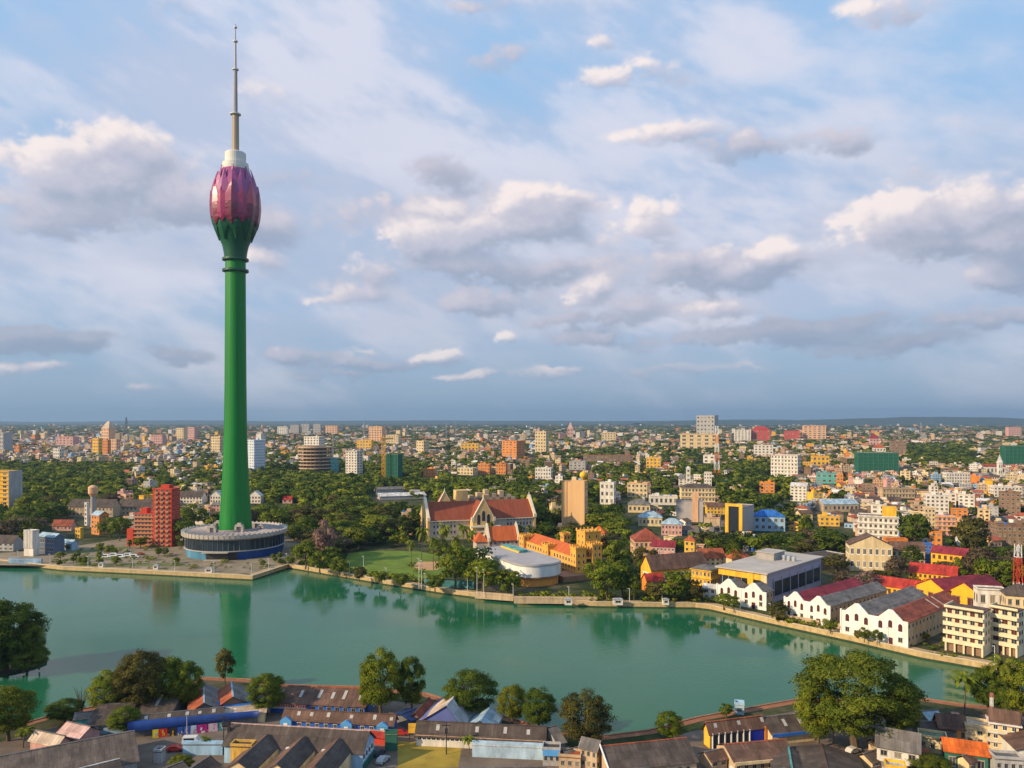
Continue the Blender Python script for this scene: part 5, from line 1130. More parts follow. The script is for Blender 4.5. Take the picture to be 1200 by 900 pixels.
p = G(258, 846, 4.5); rs = random.Random(3)
shed('house', 'small house with a rusty left roof slope, left of its similar neighbour', 'house', (239, 824), (238.5, 800), (258, 827), 7.6, 5.4, 'dark grey', 'grey', 'terracotta', ridge_cap='pale blue')  # one rust roof: right slope painted grey as its shade, left kept terracotta
shed('house', 'small house with a rusty left roof slope beside the compact round dark tree', 'house', (273, 817), (271, 800), (291, 819), 7.6, 5.4, 'brown', 'grey', 'terracotta', ridge_cap='pale blue')  # right slope grey again, shade put into the roof colour
shed('shelter', 'low shelter with a bright blue flat sheet roof in front of the rusty roofed houses', 'shelter', (246, 826), (296, 817), (296, 827), 5.6, 5.0, 'blue', 'blue', ridge_cap='blue')
shed('shelter', 'low shelter with a long cream roof above the blue canopy', 'shelter', (262, 831), (313, 827), (313, 835), 5.4, 4.9, 'cream', 'cream', ridge_cap='cream')
# long sheds in the middle
MBLUEW = M('blue_wall', (.03, .13, .50), .8, .25, .5)
r, W, s, hr, he = shed('market_shed', 'long brown-roofed market shed at the water with a white and blue wall', 'shed', (326, 803), (436, 808), (434, 829), 7.8, 5.0, 'blue', 'brown', cols=12, sky=6, wm=MBLUEW, ridge_cap='terracotta')
b = MB(); b.box(-W + .4, -W * .22, -s - .2, -s - .02, he * .42, he - .15); b.build('sign_board', MW('white'), r)
rs = random.Random(5); b = MB()
for k in range(14): x = -W + 1.5 + k * (W * .7) / 14; b.box(x, x + .5, -s - .25, -s - .21, he * .62, he * .85)
b.build('lettering', MW('red'), r)
r, W, s, hr, he = shed('market_shed', 'second long brown-roofed shed with a bright blue front, before the one at the water', 'shed', (334, 831), (464, 838), (465, 850), 6.8, 5.0, 'blue', 'brown', sky=6, wm=MBLUEW, ridge_cap='brown')
for x in (-W + 1.5, W * .80 - 10, W - 3):
    b = MB(); gable_walls(b, 3.2, .8, 2.7, 1.1, 'y', -.4); o = b.build('entrance', M('sky_blue_wall', (.10, .34, .68), .8, .15), r); o.location = (x, -s - .6, 0)
    b = MB(); b.box(-.55, .55, -.1, .1, -.3, 2.1); o = b.build('door', MWHITE, r); o.location = (x, -s - 1.02, 0)
for k in range(9): link('window', win_mesh('white'), r, (-W + 5 + k * 2.6, -s, 1.6), 0, (1.1, .5, 1.0))
# big saw-tooth workshop
r, W, s, hr, he = shed('workshop', 'big brown-roofed workshop with three cross gables at the bottom, left of the green hoarding', 'workshop', (272, 848), (433, 857), (272, 874), 10.0, 6.6, 'pale blue', 'dark grey', ridge_cap='pink')
for k, x in enumerate((-W * .40, W * .12, W * .62)):
    for sg, mt in ((-1, MR('brown')), (1, MR('dark grey'))):
        b = MB(); hw = W * .21; ln = 16; y0 = -s * .55; zt_, ze_ = 6.9, 4.6
        b.add([(x, y0, zt_), (x, y0 - ln, zt_), (x + sg * hw, y0 - ln, ze_), (x + sg * hw, y0, ze_), (x, y0, zt_ + .2), (x, y0 - ln, zt_ + .2), (x + sg * hw, y0 - ln, ze_ + .2), (x + sg * hw, y0, ze_ + .2)],
              [(0, 1, 2, 3), (7, 6, 5, 4), (0, 4, 5, 1), (1, 5, 6, 2), (2, 6, 7, 3), (3, 7, 4, 0)] if sg > 0 else [(3, 2, 1, 0), (4, 5, 6, 7), (1, 5, 4, 0), (2, 6, 5, 1), (3, 7, 6, 2), (0, 4, 7, 3)])
        b.build('cross_roof', mt, r)
    b = MB(); b.add([(x - hw, y0 - ln + .3, -.5), (x + hw, y0 - ln + .3, -.5), (x + hw, y0 - ln + .3, 4.5), (x, y0 - ln + .3, 6.8), (x - hw, y0 - ln + .3, 4.5), (x - hw, -s, -.5), (x + hw, -s, -.5), (x + hw, -s, 4.5), (x, -s, 6.8), (x - hw, -s, 4.5)], [(0, 1, 2, 3, 4), (1, 0, 5, 6), (2, 1, 6, 7), (4, 3, 8, 9), (3, 2, 7, 8), (0, 4, 9, 5)]); b.build('cross_wall', MW('cream'), r)
    b = MB(); b.box(x - hw * .7, x - hw * .7 + 1.6, y0 - 5, y0 - 4.3, 5.6, 5.95); b.build('skylight', MR('white'), r)
for k in range(4): link('window', win_mesh('white'), r, (W - .3, -s * .75 + k * s * .45, 3.2), R(90), (1.2, .5, 1.6))
b = MB(); b.box(W - .28, W, -s + .2, s - .2, -.5, 1.6); b.build('base_band', M('dark_green_wall', (.03, .13, .09), .8, .2), r)
B('outbuilding', 'ochre corrugated wall of an outbuilding left of the three cross gables', 'outbuilding', 270, 300, 905, 876, yaw=-4, k=.5, wm=M('ochre_corrugated', (.60, .36, .08), .8, .35, 1.2, streak=True), rc='dark grey', cf=0, fl=1, shield=False, extras=False)
B('outbuilding', 'grey box between the large old warehouse and the ochre outbuilding', 'outbuilding', 180, 194, 895, 882, yaw=-6, k=1.0, wall='grey', rc='grey', cf=0, fl=1, shield=False, extras=False)
B('boundary_wall', 'pale blue low yard wall under the colourful posters', 'wall', 214, 262, 885, 873, yaw=0, k=.08, wall='pale blue', rc='grey', cf=0, fl=1, shield=False, extras=False)
# blue and white gabled hall
r, W, s, hr, he = shed('hall', 'hall with a steep pale roof, a cream left slope and a violet blue front gable', 'hall', (523, 827), (543, 804), (549, 843), 10.0, 5.0, 'blue', 'pale grey', 'cream', wm=M('violet_blue_wall', (.10, .13, .34), .8, .1), ridge_cap='white', ov=.7, back=8.2)
shed('shelter', 'barrel roofed pale blue shelter right of the steep pale roofed hall', 'shelter', (563, 845), (574, 829), (586, 845), 6.6, 4.8, 'pale blue', 'pale blue', ridge_cap='pale blue')
shed('shed', 'narrow dark rust shed left of the steep pale roofed hall', 'shed', (486, 836), (503, 818), (496, 837), 5.8, 4.8, 'brown', 'rust red', ridge_cap='brown')
shed('shelter', 'blue tarpaulin shelter under the tall dense tree', 'shelter', (470, 838), (487, 831), (490, 842), 5.2, 4.4, 'dark grey', 'tarpaulin', ridge_cap='tarpaulin')
r, W, s, hr, he = shed('terrace', 'long dark-roofed terrace with a white windowed wall above the dry yard', 'terrace', (489, 845), (640, 852), (641, 869), 7.6, 5.0, 'white', 'dark grey', sky=4, ridge_cap='dark grey')
for k in range(26): link('window', win_mesh('white'), r, (-W + 1.2 + k * (2 * W - 2) / 26, -s, 2.15), 0, (1.0, .5, .95))
b = MB(); b.box(-W + .2, W - .2, -s - .25, -s - .02, 2.72, 2.98); b.build('eaves_board', MW('peach'), r)
B('boundary_wall', 'faded pale blue painted wall in front of the long dark-roofed terrace', 'wall', 553, 640, 891, 877, yaw=-6, k=.06, wm=M('faded_blue_paint', (.42, .56, .68), .8, .35, .4), rc='white', cf=0, fl=1, shield=False, extras=False)
r = B('shop', 'small shop with a sky blue sign right of the long dark-roofed terrace', 'shop', 636, 657, 898, 880, yaw=-5, k=.8, wall='grey', rc='dark grey', cf=3, fl=1, shield=False, extras=False)
b = MB(); wb = [o for o in r.children if o.name.startswith('wall')][0].dimensions; b.box(-wb.x / 2, wb.x / 2, -wb.y / 2 - .5, -wb.y / 2 - .2, wb.z - 2.2, wb.z - .8); b.build('sign_board', M('sky_blue_wall', (.10, .34, .68), .8, .15), r)
shed('shed', 'grey hip end shed right of the long dark-roofed terrace', 'shed', (642, 853), (652, 851), (655, 872), 7.2, 5, 'grey', 'grey')
r = thing('sign', 'plain bright yellow signboard at the left end of the long dark-roofed terrace', 'sign', tuple(G(485, 866)), 0)
b = MB(); b.box(-1.5, 1.5, -.1, .1, 1.6, 4.2); b.build('board', MW('yellow'), r); b = MB(); b.box(-1.2, -1.0, -.08, .08, -.4, 1.6); b.box(1.0, 1.2, -.08, .08, -.4, 1.6); b.build('post', MDARK, r)
r = thing('sign', 'narrow white signboard with dark lines right of the yellow signboard', 'sign', tuple(G(494, 867)), 0)
b = MB(); b.box(-.8, .8, -.1, .1, 1.0, 4.3); b.build('board', MWHITE, r); b = MB(); [b.box(-.5, .5, -.14, -.105, 1.6 + k * .6, 1.8 + k * .6) for k in range(4)]; b.build('lettering', MW('maroon') if 'maroon' in WALL else MW('brown'), r)
B('hoarding', 'plain dark green hoarding beside the dry yard', 'hoarding', 451, 466, 880, 861, yaw=0, k=.5, wm=M('dark_green_wall', (1, 1, 1)), rc='green', cf=0, fl=1, shield=False, extras=False)
shed('stall', 'market stall with a pink and red awning at the end of the blue shed', 'stall', (427, 855), (462, 859), (460, 866), 5.0, 4.2, 'red', 'red', ridge_cap='pink')
shed('warehouse', 'brown roof cut by the bottom edge right of the dry yard', 'warehouse', (482, 903), (640, 899), (640, 915), 7, 5.5, 'brown', 'brown', ridge_cap='grey')
# right of the middle
r, W, s, hr, he = shed('workshop', 'workshop with a wide dark roof edged in terracotta and a white left barge board', 'workshop', (704, 875), (804, 865), (818, 893), 8.0, 5.0, 'tan', 'dark grey', ridge_cap='terracotta')
b = MB(); b.add([(-W - .35, -s - .6, he - .4), (-W - .1, -s - .6, he - .4), (-W - .1, 0, hr + .3), (-W - .35, 0, hr + .3), (-W - .35, -s - .6, he + .1), (-W - .1, -s - .6, he + .1), (-W - .1, 0, hr + .75), (-W - .35, 0, hr + .75)], [(0, 3, 2, 1), (4, 5, 6, 7), (0, 1, 5, 4), (1, 2, 6, 5), (2, 3, 7, 6), (3, 0, 4, 7)]); b.build('barge_board', MWHITE, r)
for k in range(10): link('window', win_mesh('dark'), r, (-W + 1.5 + k * (2 * W - 2) / 10, -s, 1.5), 0, (1.0, .5, 1.2))
B('house', 'tan brick house left of the wide dark roof edged in terracotta', 'house', 680, 706, 905, 879, yaw=-30, k=.8, wall='tan', roof='gable', rc='grey', rh=1.6, cf=3, fl=2, cs=2, shield=False)
B('house', 'low tan house under the big olive tree', 'house', 655, 682, 903, 889, yaw=-10, k=.7, wall='tan', rc='terracotta', cf=3, fl=1, shield=False, extras=False)
r, W, s, hr, he = shed('workshop', 'black open-fronted workshop with white posts and a yellow gable wall', 'workshop', (827, 847), (893, 839), (834, 859), 8.2, 6.2, 'yellow', 'brown', sky=3, ridge_cap='terracotta')
b = MB(); b.box(-W + .6, W - .4, -s - .1, -s - .02, -.4, he - .2); b.build('open_front_shade', MDARK, r)  # black sheet painted in for the shade inside the open front
for k in range(7): b = MB(); x = -W + 1 + k * (W * 1.3) / 6; b.box(x - .14, x + .14, -s - .5, -s - .15, -.4, he - .3); b.build('post', MWHITE, r)
b = MB(); b.box(W * .42, W - .6, -s - .3, -s - .12, -.2, he - .5); b.build('door', M('deep_blue_door', (.012, .03, .36), .6, .1), r)
b = MB(); b.box(W - .4, W + .1, -s - .6, -s - .1, -.4, he - .1); b.build('pilaster', MW('orange'), r)
r, W, s, hr, he = shed('workshop', 'dark-roofed workshop with a blue eaves board, between the black workshop and the giant tree', 'workshop', (893, 841), (944, 836), (894, 862), 7.6, 5.0, 'cream', 'dark grey', sky=2)
b = MB(); b.box(-W, W, -s - .75, -s - .53, he - .75, he + .05); b.build('eaves_board', MW('blue'), r)
B('rooftop_hut', 'small white and blue hut on the shore behind the black workshop', 'hut', 861, 872, 838, 827, yaw=-15, k=.9, wall='pale blue', rc='white', cf=1, fl=1, extras=False, shield=False)
r, W, s, hr, he = shed('workshop', 'low brown-roofed workshop with a pale eaves beam, in front of the black workshop', 'workshop', (849, 873), (920, 867), (857, 894), 7.0, 5.0, 'tan', 'brown', ridge_cap='terracotta')
b = MB(); b.box(-W, W, -s - .8, -s - .53, he - .7, he + .02); b.build('eaves_board', MW('cream'), r)
for k in range(7): link('window', win_mesh('dark'), r, (-W + 1.2 + k * (2 * W - 1.6) / 7, -s, 1.3), 0, (1.0, .5, 1.1))
shed('workshop', 'dark roof with a teal gutter at the bottom below the giant tree', 'workshop', (970, 902), (962, 872), (1012, 900), 6.6, 4.6, 'dark grey', 'dark grey', ridge_cap='brown')
shed('workshop', 'dark roof at the bottom left of the giant tree trunk', 'workshop', (928, 900), (924, 876), (950, 898), 6.2, 4.8, 'dark grey', 'dark grey', ridge_cap='teal')
B('house', 'white two-storey house with a pale hipped roof at the bottom right of the giant tree', 'house', 1027, 1078, 912, 882, yaw=-28, k=.8, wall='white', roof='gable', rc='grey', rh=3.2, cf=3, fl=2, cs=2, shield=False)
B('house', 'little yellow house with a skylight at the bottom edge below the white two-storey house', 'house', 1036, 1062, 925, 903, yaw=-20, k=.8, wall='yellow', rc='white', cf=3, fl=2, shield=False)
B('house', 'green walled house under a vivid orange canopy roof, lower right', 'house', 1102, 1158, 912, 886, yaw=-22, k=.7, wm=M('dark_green_wall', (1, 1, 1)), roof='gable', rc='orange', rh=1.8, cf=3, fl=1, shield=False)
B('house', 'low house with a mossy green flat roof left of the vivid orange canopy', 'house', 1075, 1110, 885, 869, yaw=-25, k=.7, wall='cream', rc='green', cf=3, fl=1, shield=False)
B('house', 'tan house with a dark brown roof behind the mossy green roof', 'house', 1094, 1132, 872, 853, yaw=-10, k=.6, wall='orange', roof='gable', rc='brown', rh=2.6, cf=4, fl=1, cs=1, shield=False)
B('house', 'peeling cream house with a ruined flat roof right of the tan house', 'house', 1128, 1166, 878, 856, yaw=-25, k=.8, wall='cream', rc='cream', cf=3, fl=2, cs=2, shield=False)
B('house', 'cream balconied house with a brown roof at the lower right edge', 'house', 1158, 1194, 884, 850, yaw=-25, k=.7, wall='cream', roof='gable', rc='brown', rh=2.6, cf=3, fl=3, cs=2, bands='white', shield=False, wk='white')
B('house', 'dull green grey house below the cream balconied house', 'house', 1158, 1200, 920, 892, yaw=-10, k=.6, wall='grey', rc='grey', cf=4, fl=2, shield=False)
shed('house', 'long brown roof running out of the photo at the right edge', 'house', (1178, 832), (1225, 872), (1168, 858), 8.5, 6.5, 'white', 'brown', 'brown')
shed('house', 'house with a pale blue sheet roof at the shore right of the giant tree', 'house', (1080, 834), (1098, 833), (1102, 846), 6.8, 5.4, 'dark grey', 'pale blue')
shed('house', 'long very dark roof below the pale blue sheet roof', 'house', (1074, 846), (1112, 846), (1112, 858), 6.5, 5.2, 'dark grey', 'dark grey')
B('house', 'tiny pink brick house by the terracotta path right of the giant tree', 'house', 1115, 1124, 852, 840, yaw=-10, k=.8, wall='pink', rc='terracotta', cf=1, fl=1, extras=False, shield=False)
lattice_mast('radio_mast', 'pink and white lattice mast on the cream house at the lower right', 'radio mast', 1162, 868, 812, 3.0, [M('faded_red', (.55, .20, .17), .7, .05), MWHITE], taper=.7)
for px, base, top, lab in ((262, 884, 838, 'dark power pole at the magenta poster'), (268.5, 888, 844, 'dark power pole just right of the first by the ochre outbuilding'), (219, 870, 836, 'thin pale pole in front of the blue canopy'), (353, 872, 846, 'thin pale pole on the big brown-roofed workshop'), (523, 884, 846, 'thin pale pole before the long dark-roofed terrace')):
    p = G(px, base); s = p.y / F; r = thing('power_pole', lab, 'pole', tuple(p)); b = MB(); b.tube((0, 0, -.5), (0, 0, (base - top) * s), .16, .1, 6); b.build('shaft', MDARK if 'dark' in lab else MCONC, r)
    if 'dark' in lab: b = MB(); b.box(-1.1, 1.1, -.08, .08, (base - top) * s - 1, (base - top) * s - .8); b.box(-.35, .35, -.3, .3, (base - top) * s - 3, (base - top) * s - 1.7); b.build('crossarm', MDARK, r)
for rl, rr, e_, zr, ze, wl, rc, lab in (((222, 902), (246, 886), (252, 900), 6.2, 4.6, 'grey', 'dark grey', 'small dark pitched roof at the bottom right of the grey box'),
    ((196, 900), (214, 893), (208, 906), 5.4, 4.6, 'tan', 'brown grey', 'small brown-grey roof at the bottom beside the yellow green bush'), ((440, 902), (462, 899), (462, 908), 5.2, 4.4, 'grey', 'brown grey', 'small brown-grey roof at the bottom left of the dry yard'),
    ((660, 880), (678, 876), (680, 886), 5.6, 4.4, 'tan', 'grey', 'small grey roof under the big olive tree'), ((826, 882), (846, 878), (850, 890), 5.6, 4.4, 'tan', 'brown', 'little brown roof between two wide dark workshops'),
    ((1012, 884), (1030, 878), (1032, 892), 5.6, 4.4, 'cream', 'brown grey', 'little brown-grey roof left of the white two-storey house'), ((1022, 866), (1046, 862), (1048, 872), 6.0, 4.8, 'tan', 'rust red', 'rusty roof under the right side of the giant tree'),
    ((1050, 862), (1076, 860), (1078, 870), 5.8, 4.6, 'tan', 'dark grey', 'dark roof right of the rusty roof under the giant tree'), ((1066, 880), (1084, 876), (1088, 888), 5.6, 4.5, 'pink', 'terracotta', 'terracotta roof between the white two-storey house and the mossy roof'),
    ((1128, 886), (1150, 880), (1154, 890), 7.0, 6.0, 'cream', 'brown', 'brown roof behind the vivid orange canopy'), ((1136, 848), (1156, 846), (1158, 856), 6.4, 5.2, 'white', 'grey', 'grey roof by the pink and white lattice mast'), ((1012, 905), (1030, 898), (1030, 910), 5.6, 4.6, 'tan', 'brown', 'brown roof at the bottom left of the little yellow house'),
    ((700, 905), (760, 900), (760, 912), 5.4, 4.2, 'brown', 'brown grey', 'low brown-grey roof at the bottom in front of the wide dark roof'), ((880, 905), (930, 900), (930, 912), 5.6, 4.4, 'brown', 'dark grey', 'low dark roof at the bottom in front of the brown-roofed workshop')):
    shed('house', lab, 'house', rl, rr, e_, zr, ze, wl, rc, cols=2)
# promenade furniture
LG = 'pale lamp posts along the far promenade'
def lamp_post(p, hgt, lab, grp):
    r = thing('lamp_post', lab, 'lamp post', (p.x, p.y, LAND), 0, grp)
    b = MB(); b.tube((0, 0, 0), (0, 0, hgt), .13, .08, 5); b.build('post', MWHITE, r)
    b = MB(); b.box(-.9, .1, -.1, .1, hgt, hgt + .16); b.build('lamp_arm', MWHITE, r)
ln = offset_line(FS, 1.6); acc = 0
for a, c in zip(ln[:-1], ln[1:]):
    acc += (c - a).length
    if acc > 15 and -30 < proj(c.x, c.y, LAND)[0] < 1170: acc = 0; lamp_post(c, 6.5, 'pale thin lamp post on the far promenade', LG)
for px, base, top in ((491, 690, 655), (494, 690, 657), (426, 676, 652), (559, 699, 665), (567, 700, 668)):
    p = G(px, base); lamp_post(p, (base - top) * p.y / F, 'tall floodlight mast at the cricket field', 'floodlight masts at the cricket field')
# white kiosks on the promenade
for px, base, w_, lab in ((119, 664.5, 3.4, 'white kiosk below the parked vans'), (183, 667, 3.4, 'white kiosk below the red block'), (245, 671, 5.0, 'wider cream kiosk below the podium'), (666, 708, 4.2, 'white kiosk below the orange castle-like college'), (724, 708, 5.5, 'white and dark kiosk near the two palms'), (780, 708, 3.4, 'white kiosk under the brown-roofed hall')):
    p = G(px, base); r = thing('kiosk', lab + ' on the far promenade', 'kiosk', tuple(p)); b = MB(); w_ *= .8; b.box(-w_ / 2, w_ / 2, -1.1, 1.1, -.2, 2.3); b.build('wall', MW('white'), r); b = MB(); hip_roof(b, w_, 2.2, 2.32, .5, .2); b.build('roof', MR('pale grey'), r)
    link('window', win_mesh('dark'), r, (0, -1.1, 1.4), 0, (w_ * .6, .5, 1.0))
# white vans and cars
def vehicle(px, py, yaw, lab, grp, mat, van):
    p = G(px, py); r = thing('parked_van' if van else 'parked_car', lab, 'van' if van else 'car', (p.x, p.y, LAND + .03), R(yaw), grp)
    l, w_, h = (5.2, 1.9, 2.1) if van else (4.3, 1.75, 1.45)
    b = MB(); pr = [(-l / 2, .35), (l / 2, .35), (l / 2, .9), (l / 2 - .9, 1.0), (l / 2 - 1.5, h), (-l / 2 + .15, h), (-l / 2, 1.0)] if van else [(-l / 2, .3), (l / 2, .3), (l / 2, .75), (l / 2 - 1.1, .9), (l / 2 - 1.8, h), (-l / 2 + .8, h), (-l / 2, .9)]
    n = len(pr); b.add([(x, -w_ / 2, z) for x, z in pr] + [(x, w_ / 2, z) for x, z in pr], [tuple(range(n)), tuple(range(n, 2 * n))[::-1]] + [((k + 1) % n, k, n + k, n + (k + 1) % n) for k in range(n)]); b.build('body', mat, r)
    b = MB(); zz = (1.15, h - .18); b.box(-l / 2 + (.5 if van else 1.1), l / 2 - 2.0, -w_ / 2 - .02, w_ / 2 + .02, *zz); b.build('window_band', GLASS, r)
    for sx in (-l * .31, l * .31):
        for sy in (-1, 1): b = MB(); b.tube((sx, sy * (w_ / 2 - .2), .34), (sx, sy * (w_ / 2 + .03), .34), .34, n=10); b.build('wheel', MDARK, r)
VG = 'white vans parked on the plaza below the red block'
for k, px in enumerate((118, 125, 134, 142, 151, 158)): vehicle(px, 652 + (k % 2) * 1.5, 4, 'white van parked in the row on the plaza below the red block', VG, MWHITE, True)
for k, (px, py, c, nm) in enumerate(((165, 650, (.5, .04, .03), 'red'), (127, 647, (.05, .06, .08), 'black'), (150, 646, (.45, .46, .48), 'silver'))): vehicle(px, py, 4, nm + ' car parked behind the white vans on the plaza', None, M('car_' + nm, c, .3, 0, spec=.6), False)
B('shed', 'blue and white hoarding along the left part of the far shore', 'hoarding', 10, 50, 661, 656.5, yaw=-8, k=.05, wm=M('blue_white_hoarding', (.20, .34, .52), .7, .5, .25), rc='white', cf=0, fl=1, extras=False)
for i, (x0, x1, base, top) in enumerate(((556, 602, 702, 698.5), (602, 700, 705.5, 702), (905, 985, 737, 733))):
    B('fence', ['low tan railing wall left of the white arena on the promenade', 'ochre fence with dark hedge below the white arena and the college', 'low tan wall between the small white gables and the warehouses'][i], 'fence', x0, x1, base, top, yaw=[-17, -2, -38][i], k=.03, wm=MW('tan'), rc='cream', cf=0, fl=1, extras=False, shield=False)
B('hoarding', 'blue and teal hoarding below the cricket field', 'hoarding', 497, 556, 690, 684, yaw=-14, k=.05, wm=M('teal_hoarding', (.05, .20, .22), .8, .4, .2), rc='teal', cf=0, fl=1, extras=False, shield=False)

for px, py, yw, c, nm, w_ in ((206, 880, 10, (.5, .05, .04), 'red', 'car parked below the blue posters'), (226, 872, 5, (.62, .61, .58), 'white', 'van parked under the magenta poster'), (444, 884, 60, (.05, .07, .10), 'dark blue', 'car parked by the dark green hoarding'), (449, 893, 70, (.45, .46, .48), 'grey', 'car parked left of the dry yard'), (866, 903, 20, (.60, .58, .55), 'pale', 'car at the bottom by the low dark roof'), (760, 897, 0, (.08, .20, .10), 'green', 'car beside the wide dark roof'), (1000, 882, 30, (.62, .61, .58), 'white', 'car under the giant tree'), (470, 861, 0, (.5, .05, .04), 'red', 'car by the yellow signboard')):
    vehicle(px, py, yw, nm + ' ' + w_, None, M('car_' + nm.replace(' ', '_'), c, .3, 0, spec=.6), 'van' in w_)

for i, (a, c) in enumerate((((262, 884, 838), (268.5, 888, 844)), ((262, 884, 838), (219, 870, 836)), ((353, 872, 846), (523, 884, 846)))):
    P = []
    for px, base, top in (a, c):
        p = G(px, base); P.append(Vector((p.x, p.y, LAND + (base - top) * p.y / F - .5)))
    b = MB()
    for q in (-.5, .5):
        pr_ = None
        for k in range(9):
            t = k / 8; p = P[0].lerp(P[1], t) + Vector((0, q, -1.2 * math.sin(math.pi * t)))
            if pr_ is not None: b.tube(pr_, p, .035, n=3)
            pr_ = p
    tag(b.build('overhead_wire', MDARK), ('pair of dark wires between the two dark power poles', 'pair of dark wires from the power pole to the thin pole by the canopy', 'long pair of dark wires across the big workshop to the long terrace')[i], 'wire')
# ------------------------------------------------------------------ trees
def leaf_mat(name, c0, c1, c2):
    m = bpy.data.materials.new(name); m.use_nodes = True; t = m.node_tree; p = t.nodes['Principled BSDF']; out = t.nodes['Material Output']
    p.inputs['Roughness'].default_value = .75; p.inputs['Specular IOR Level'].default_value = .15
    a = N(t, 'ShaderNodeAttribute', attribute_name='tint'); r = N(t, 'ShaderNodeValToRGB'); e = r.color_ramp.elements
    e[0].position = 0; e[0].color = (*c0, 1); e[1].position = 1; e[1].color = (*c2, 1); k = e.new(.5); k.color = (*c1, 1)
    oi = N(t, 'ShaderNodeObjectInfo'); ad = N(t, 'ShaderNodeMath', operation='MULTIPLY_ADD'); ad.inputs[1].default_value = .35; ad.inputs[2].default_value = -.17
    t.links.new(oi.outputs['Random'], ad.inputs[0]); a2 = N(t, 'ShaderNodeMath', operation='ADD', use_clamp=True)
    t.links.new(a.outputs['Fac'], a2.inputs[0]); t.links.new(ad.outputs[0], a2.inputs[1]); t.links.new(a2.outputs[0], r.inputs[0])
    t.links.new(r.outputs[0], p.inputs['Base Color'])
    tl = N(t, 'ShaderNodeBsdfTranslucent'); t.links.new(r.outputs[0], tl.inputs[0])
    mx = N(t, 'ShaderNodeMixShader'); mx.inputs[0].default_value = .33; t.links.new(p.outputs[0], mx.inputs[1]); t.links.new(tl.outputs[0], mx.inputs[2]); t.links.new(mx.outputs[0], out.inputs[0])
    return m
LEAF = {'dark green': leaf_mat('dark_leaves', (.034, .062, .006), (.105, .150, .014), (.21, .245, .026)),
        'mid green': leaf_mat('mid_green_leaves', (.030, .054, .006), (.100, .138, .012), (.20, .225, .022)),
        'green': leaf_mat('green_leaves', (.052, .084, .006), (.150, .195, .014), (.30, .31, .026)),
        'yellow green': leaf_mat('yellow_green_leaves', (.055, .082, .008), (.14, .165, .014), (.25, .24, .02)),
        'olive': leaf_mat('olive_leaves', (.045, .046, .012), (.105, .100, .022), (.19, .165, .04)),
        'brownish': leaf_mat('brownish_leaves', (.07, .050, .030), (.13, .095, .055), (.20, .145, .085)),
        'pinkish': leaf_mat('blossom_leaves', (.12, .075, .062), (.24, .15, .125), (.36, .24, .20))}
BARK = M('bark', (.13, .095, .065), .95, .25, .8)
def crown_arrays(seed, nclump, nleaf, leaf, rz=.36, cz=.62, rxy=.5, droop=0.0, spread=1.0, crad=(.26, .42)):
    """leaf quads gathered in clumps through an uneven crown; unit tree: height 1, width 1"""
    rs = np.random.RandomState(seed)
    C = []
    for k in range(nclump):
        while True:
            p = rs.uniform(-1, 1, 3); l = np.linalg.norm(p)
            if .25 < l < 1: break
        p = p / l * (l ** .5) * .74 * spread
        if p[2] < -.55: p[2] *= .85
        C.append((p, rs.uniform(*crad) * (1.15 - .25 * l), rs.uniform(0, 1)))
    per = nleaf // nclump
    V, T, NN = [], [], []
    for p, r, tint in C:
        d = rs.normal(size=(per, 3)); d /= np.linalg.norm(d, axis=1)[:, None]
        d[:, 2] = np.where(d[:, 2] < -.3, -d[:, 2] * .8, d[:, 2])
        rad = r * (rs.uniform(.45, 1.1, per) + .35 * rs.uniform(0, 1, per) ** 4)[:, None]
        c = p + d * rad * np.array([1, 1, .8])
        nrm = d + rs.normal(size=(per, 3)) * .55; nrm /= np.linalg.norm(nrm, axis=1)[:, None]
        a = np.cross(nrm, rs.normal(size=(per, 3))); a /= np.linalg.norm(a, axis=1)[:, None] + 1e-9
        b = np.cross(nrm, a); s = leaf * rs.uniform(.6, 1.5, per)[:, None]
        c = c * np.array([rxy, rxy, rz]) + np.array([0, 0, cz])
        c[:, 2] -= droop * rs.uniform(0, 1, per) ** 3
        cn = d * .75 + (p + d * r) * .75 + rs.normal(size=(per, 3)) * .22 + np.array([0, 0, .12]); cn /= np.linalg.norm(cn, axis=1)[:, None]
        q = np.stack([c - a * s, c - b * s * .6, c + a * s, c + b * s * .6], 1)
        gn = np.cross(q[:, 1] - q[:, 0], q[:, 2] - q[:, 0]); fl = (gn * cn).sum(1) < 0; q[fl] = q[fl][:, ::-1]
        V.append(q); NN.append(cn)
        T.append(np.clip(tint * .55 + rs.uniform(-.18, .3, per) + .12, 0, 1))
    V = np.concatenate(V).astype(np.float32); T = np.concatenate(T).astype(np.float32)
    return V, T, np.concatenate(NN).astype(np.float32)
def quads_mesh(name, V, T, mat, NN=None):
    n = len(V); me = bpy.data.meshes.new(name)
    me.vertices.add(n * 4); me.vertices.foreach_set('co', V.reshape(-1))
    me.loops.add(n * 4); me.loops.foreach_set('vertex_index', np.arange(n * 4, dtype=np.int32))
    me.polygons.add(n); me.polygons.foreach_set('loop_start', np.arange(n, dtype=np.int32) * 4)
    at = me.attributes.new('tint', 'FLOAT', 'FACE'); at.data.foreach_set('value', T)
    me.materials.append(mat); me.update(); me.validate()
    if NN is not None:
        cn = me.attributes.new('custom_normal', 'FLOAT_VECTOR', 'POINT'); cn.data.foreach_set('vector', np.repeat(NN, 4, axis=0).ravel()); me.update()
    return me
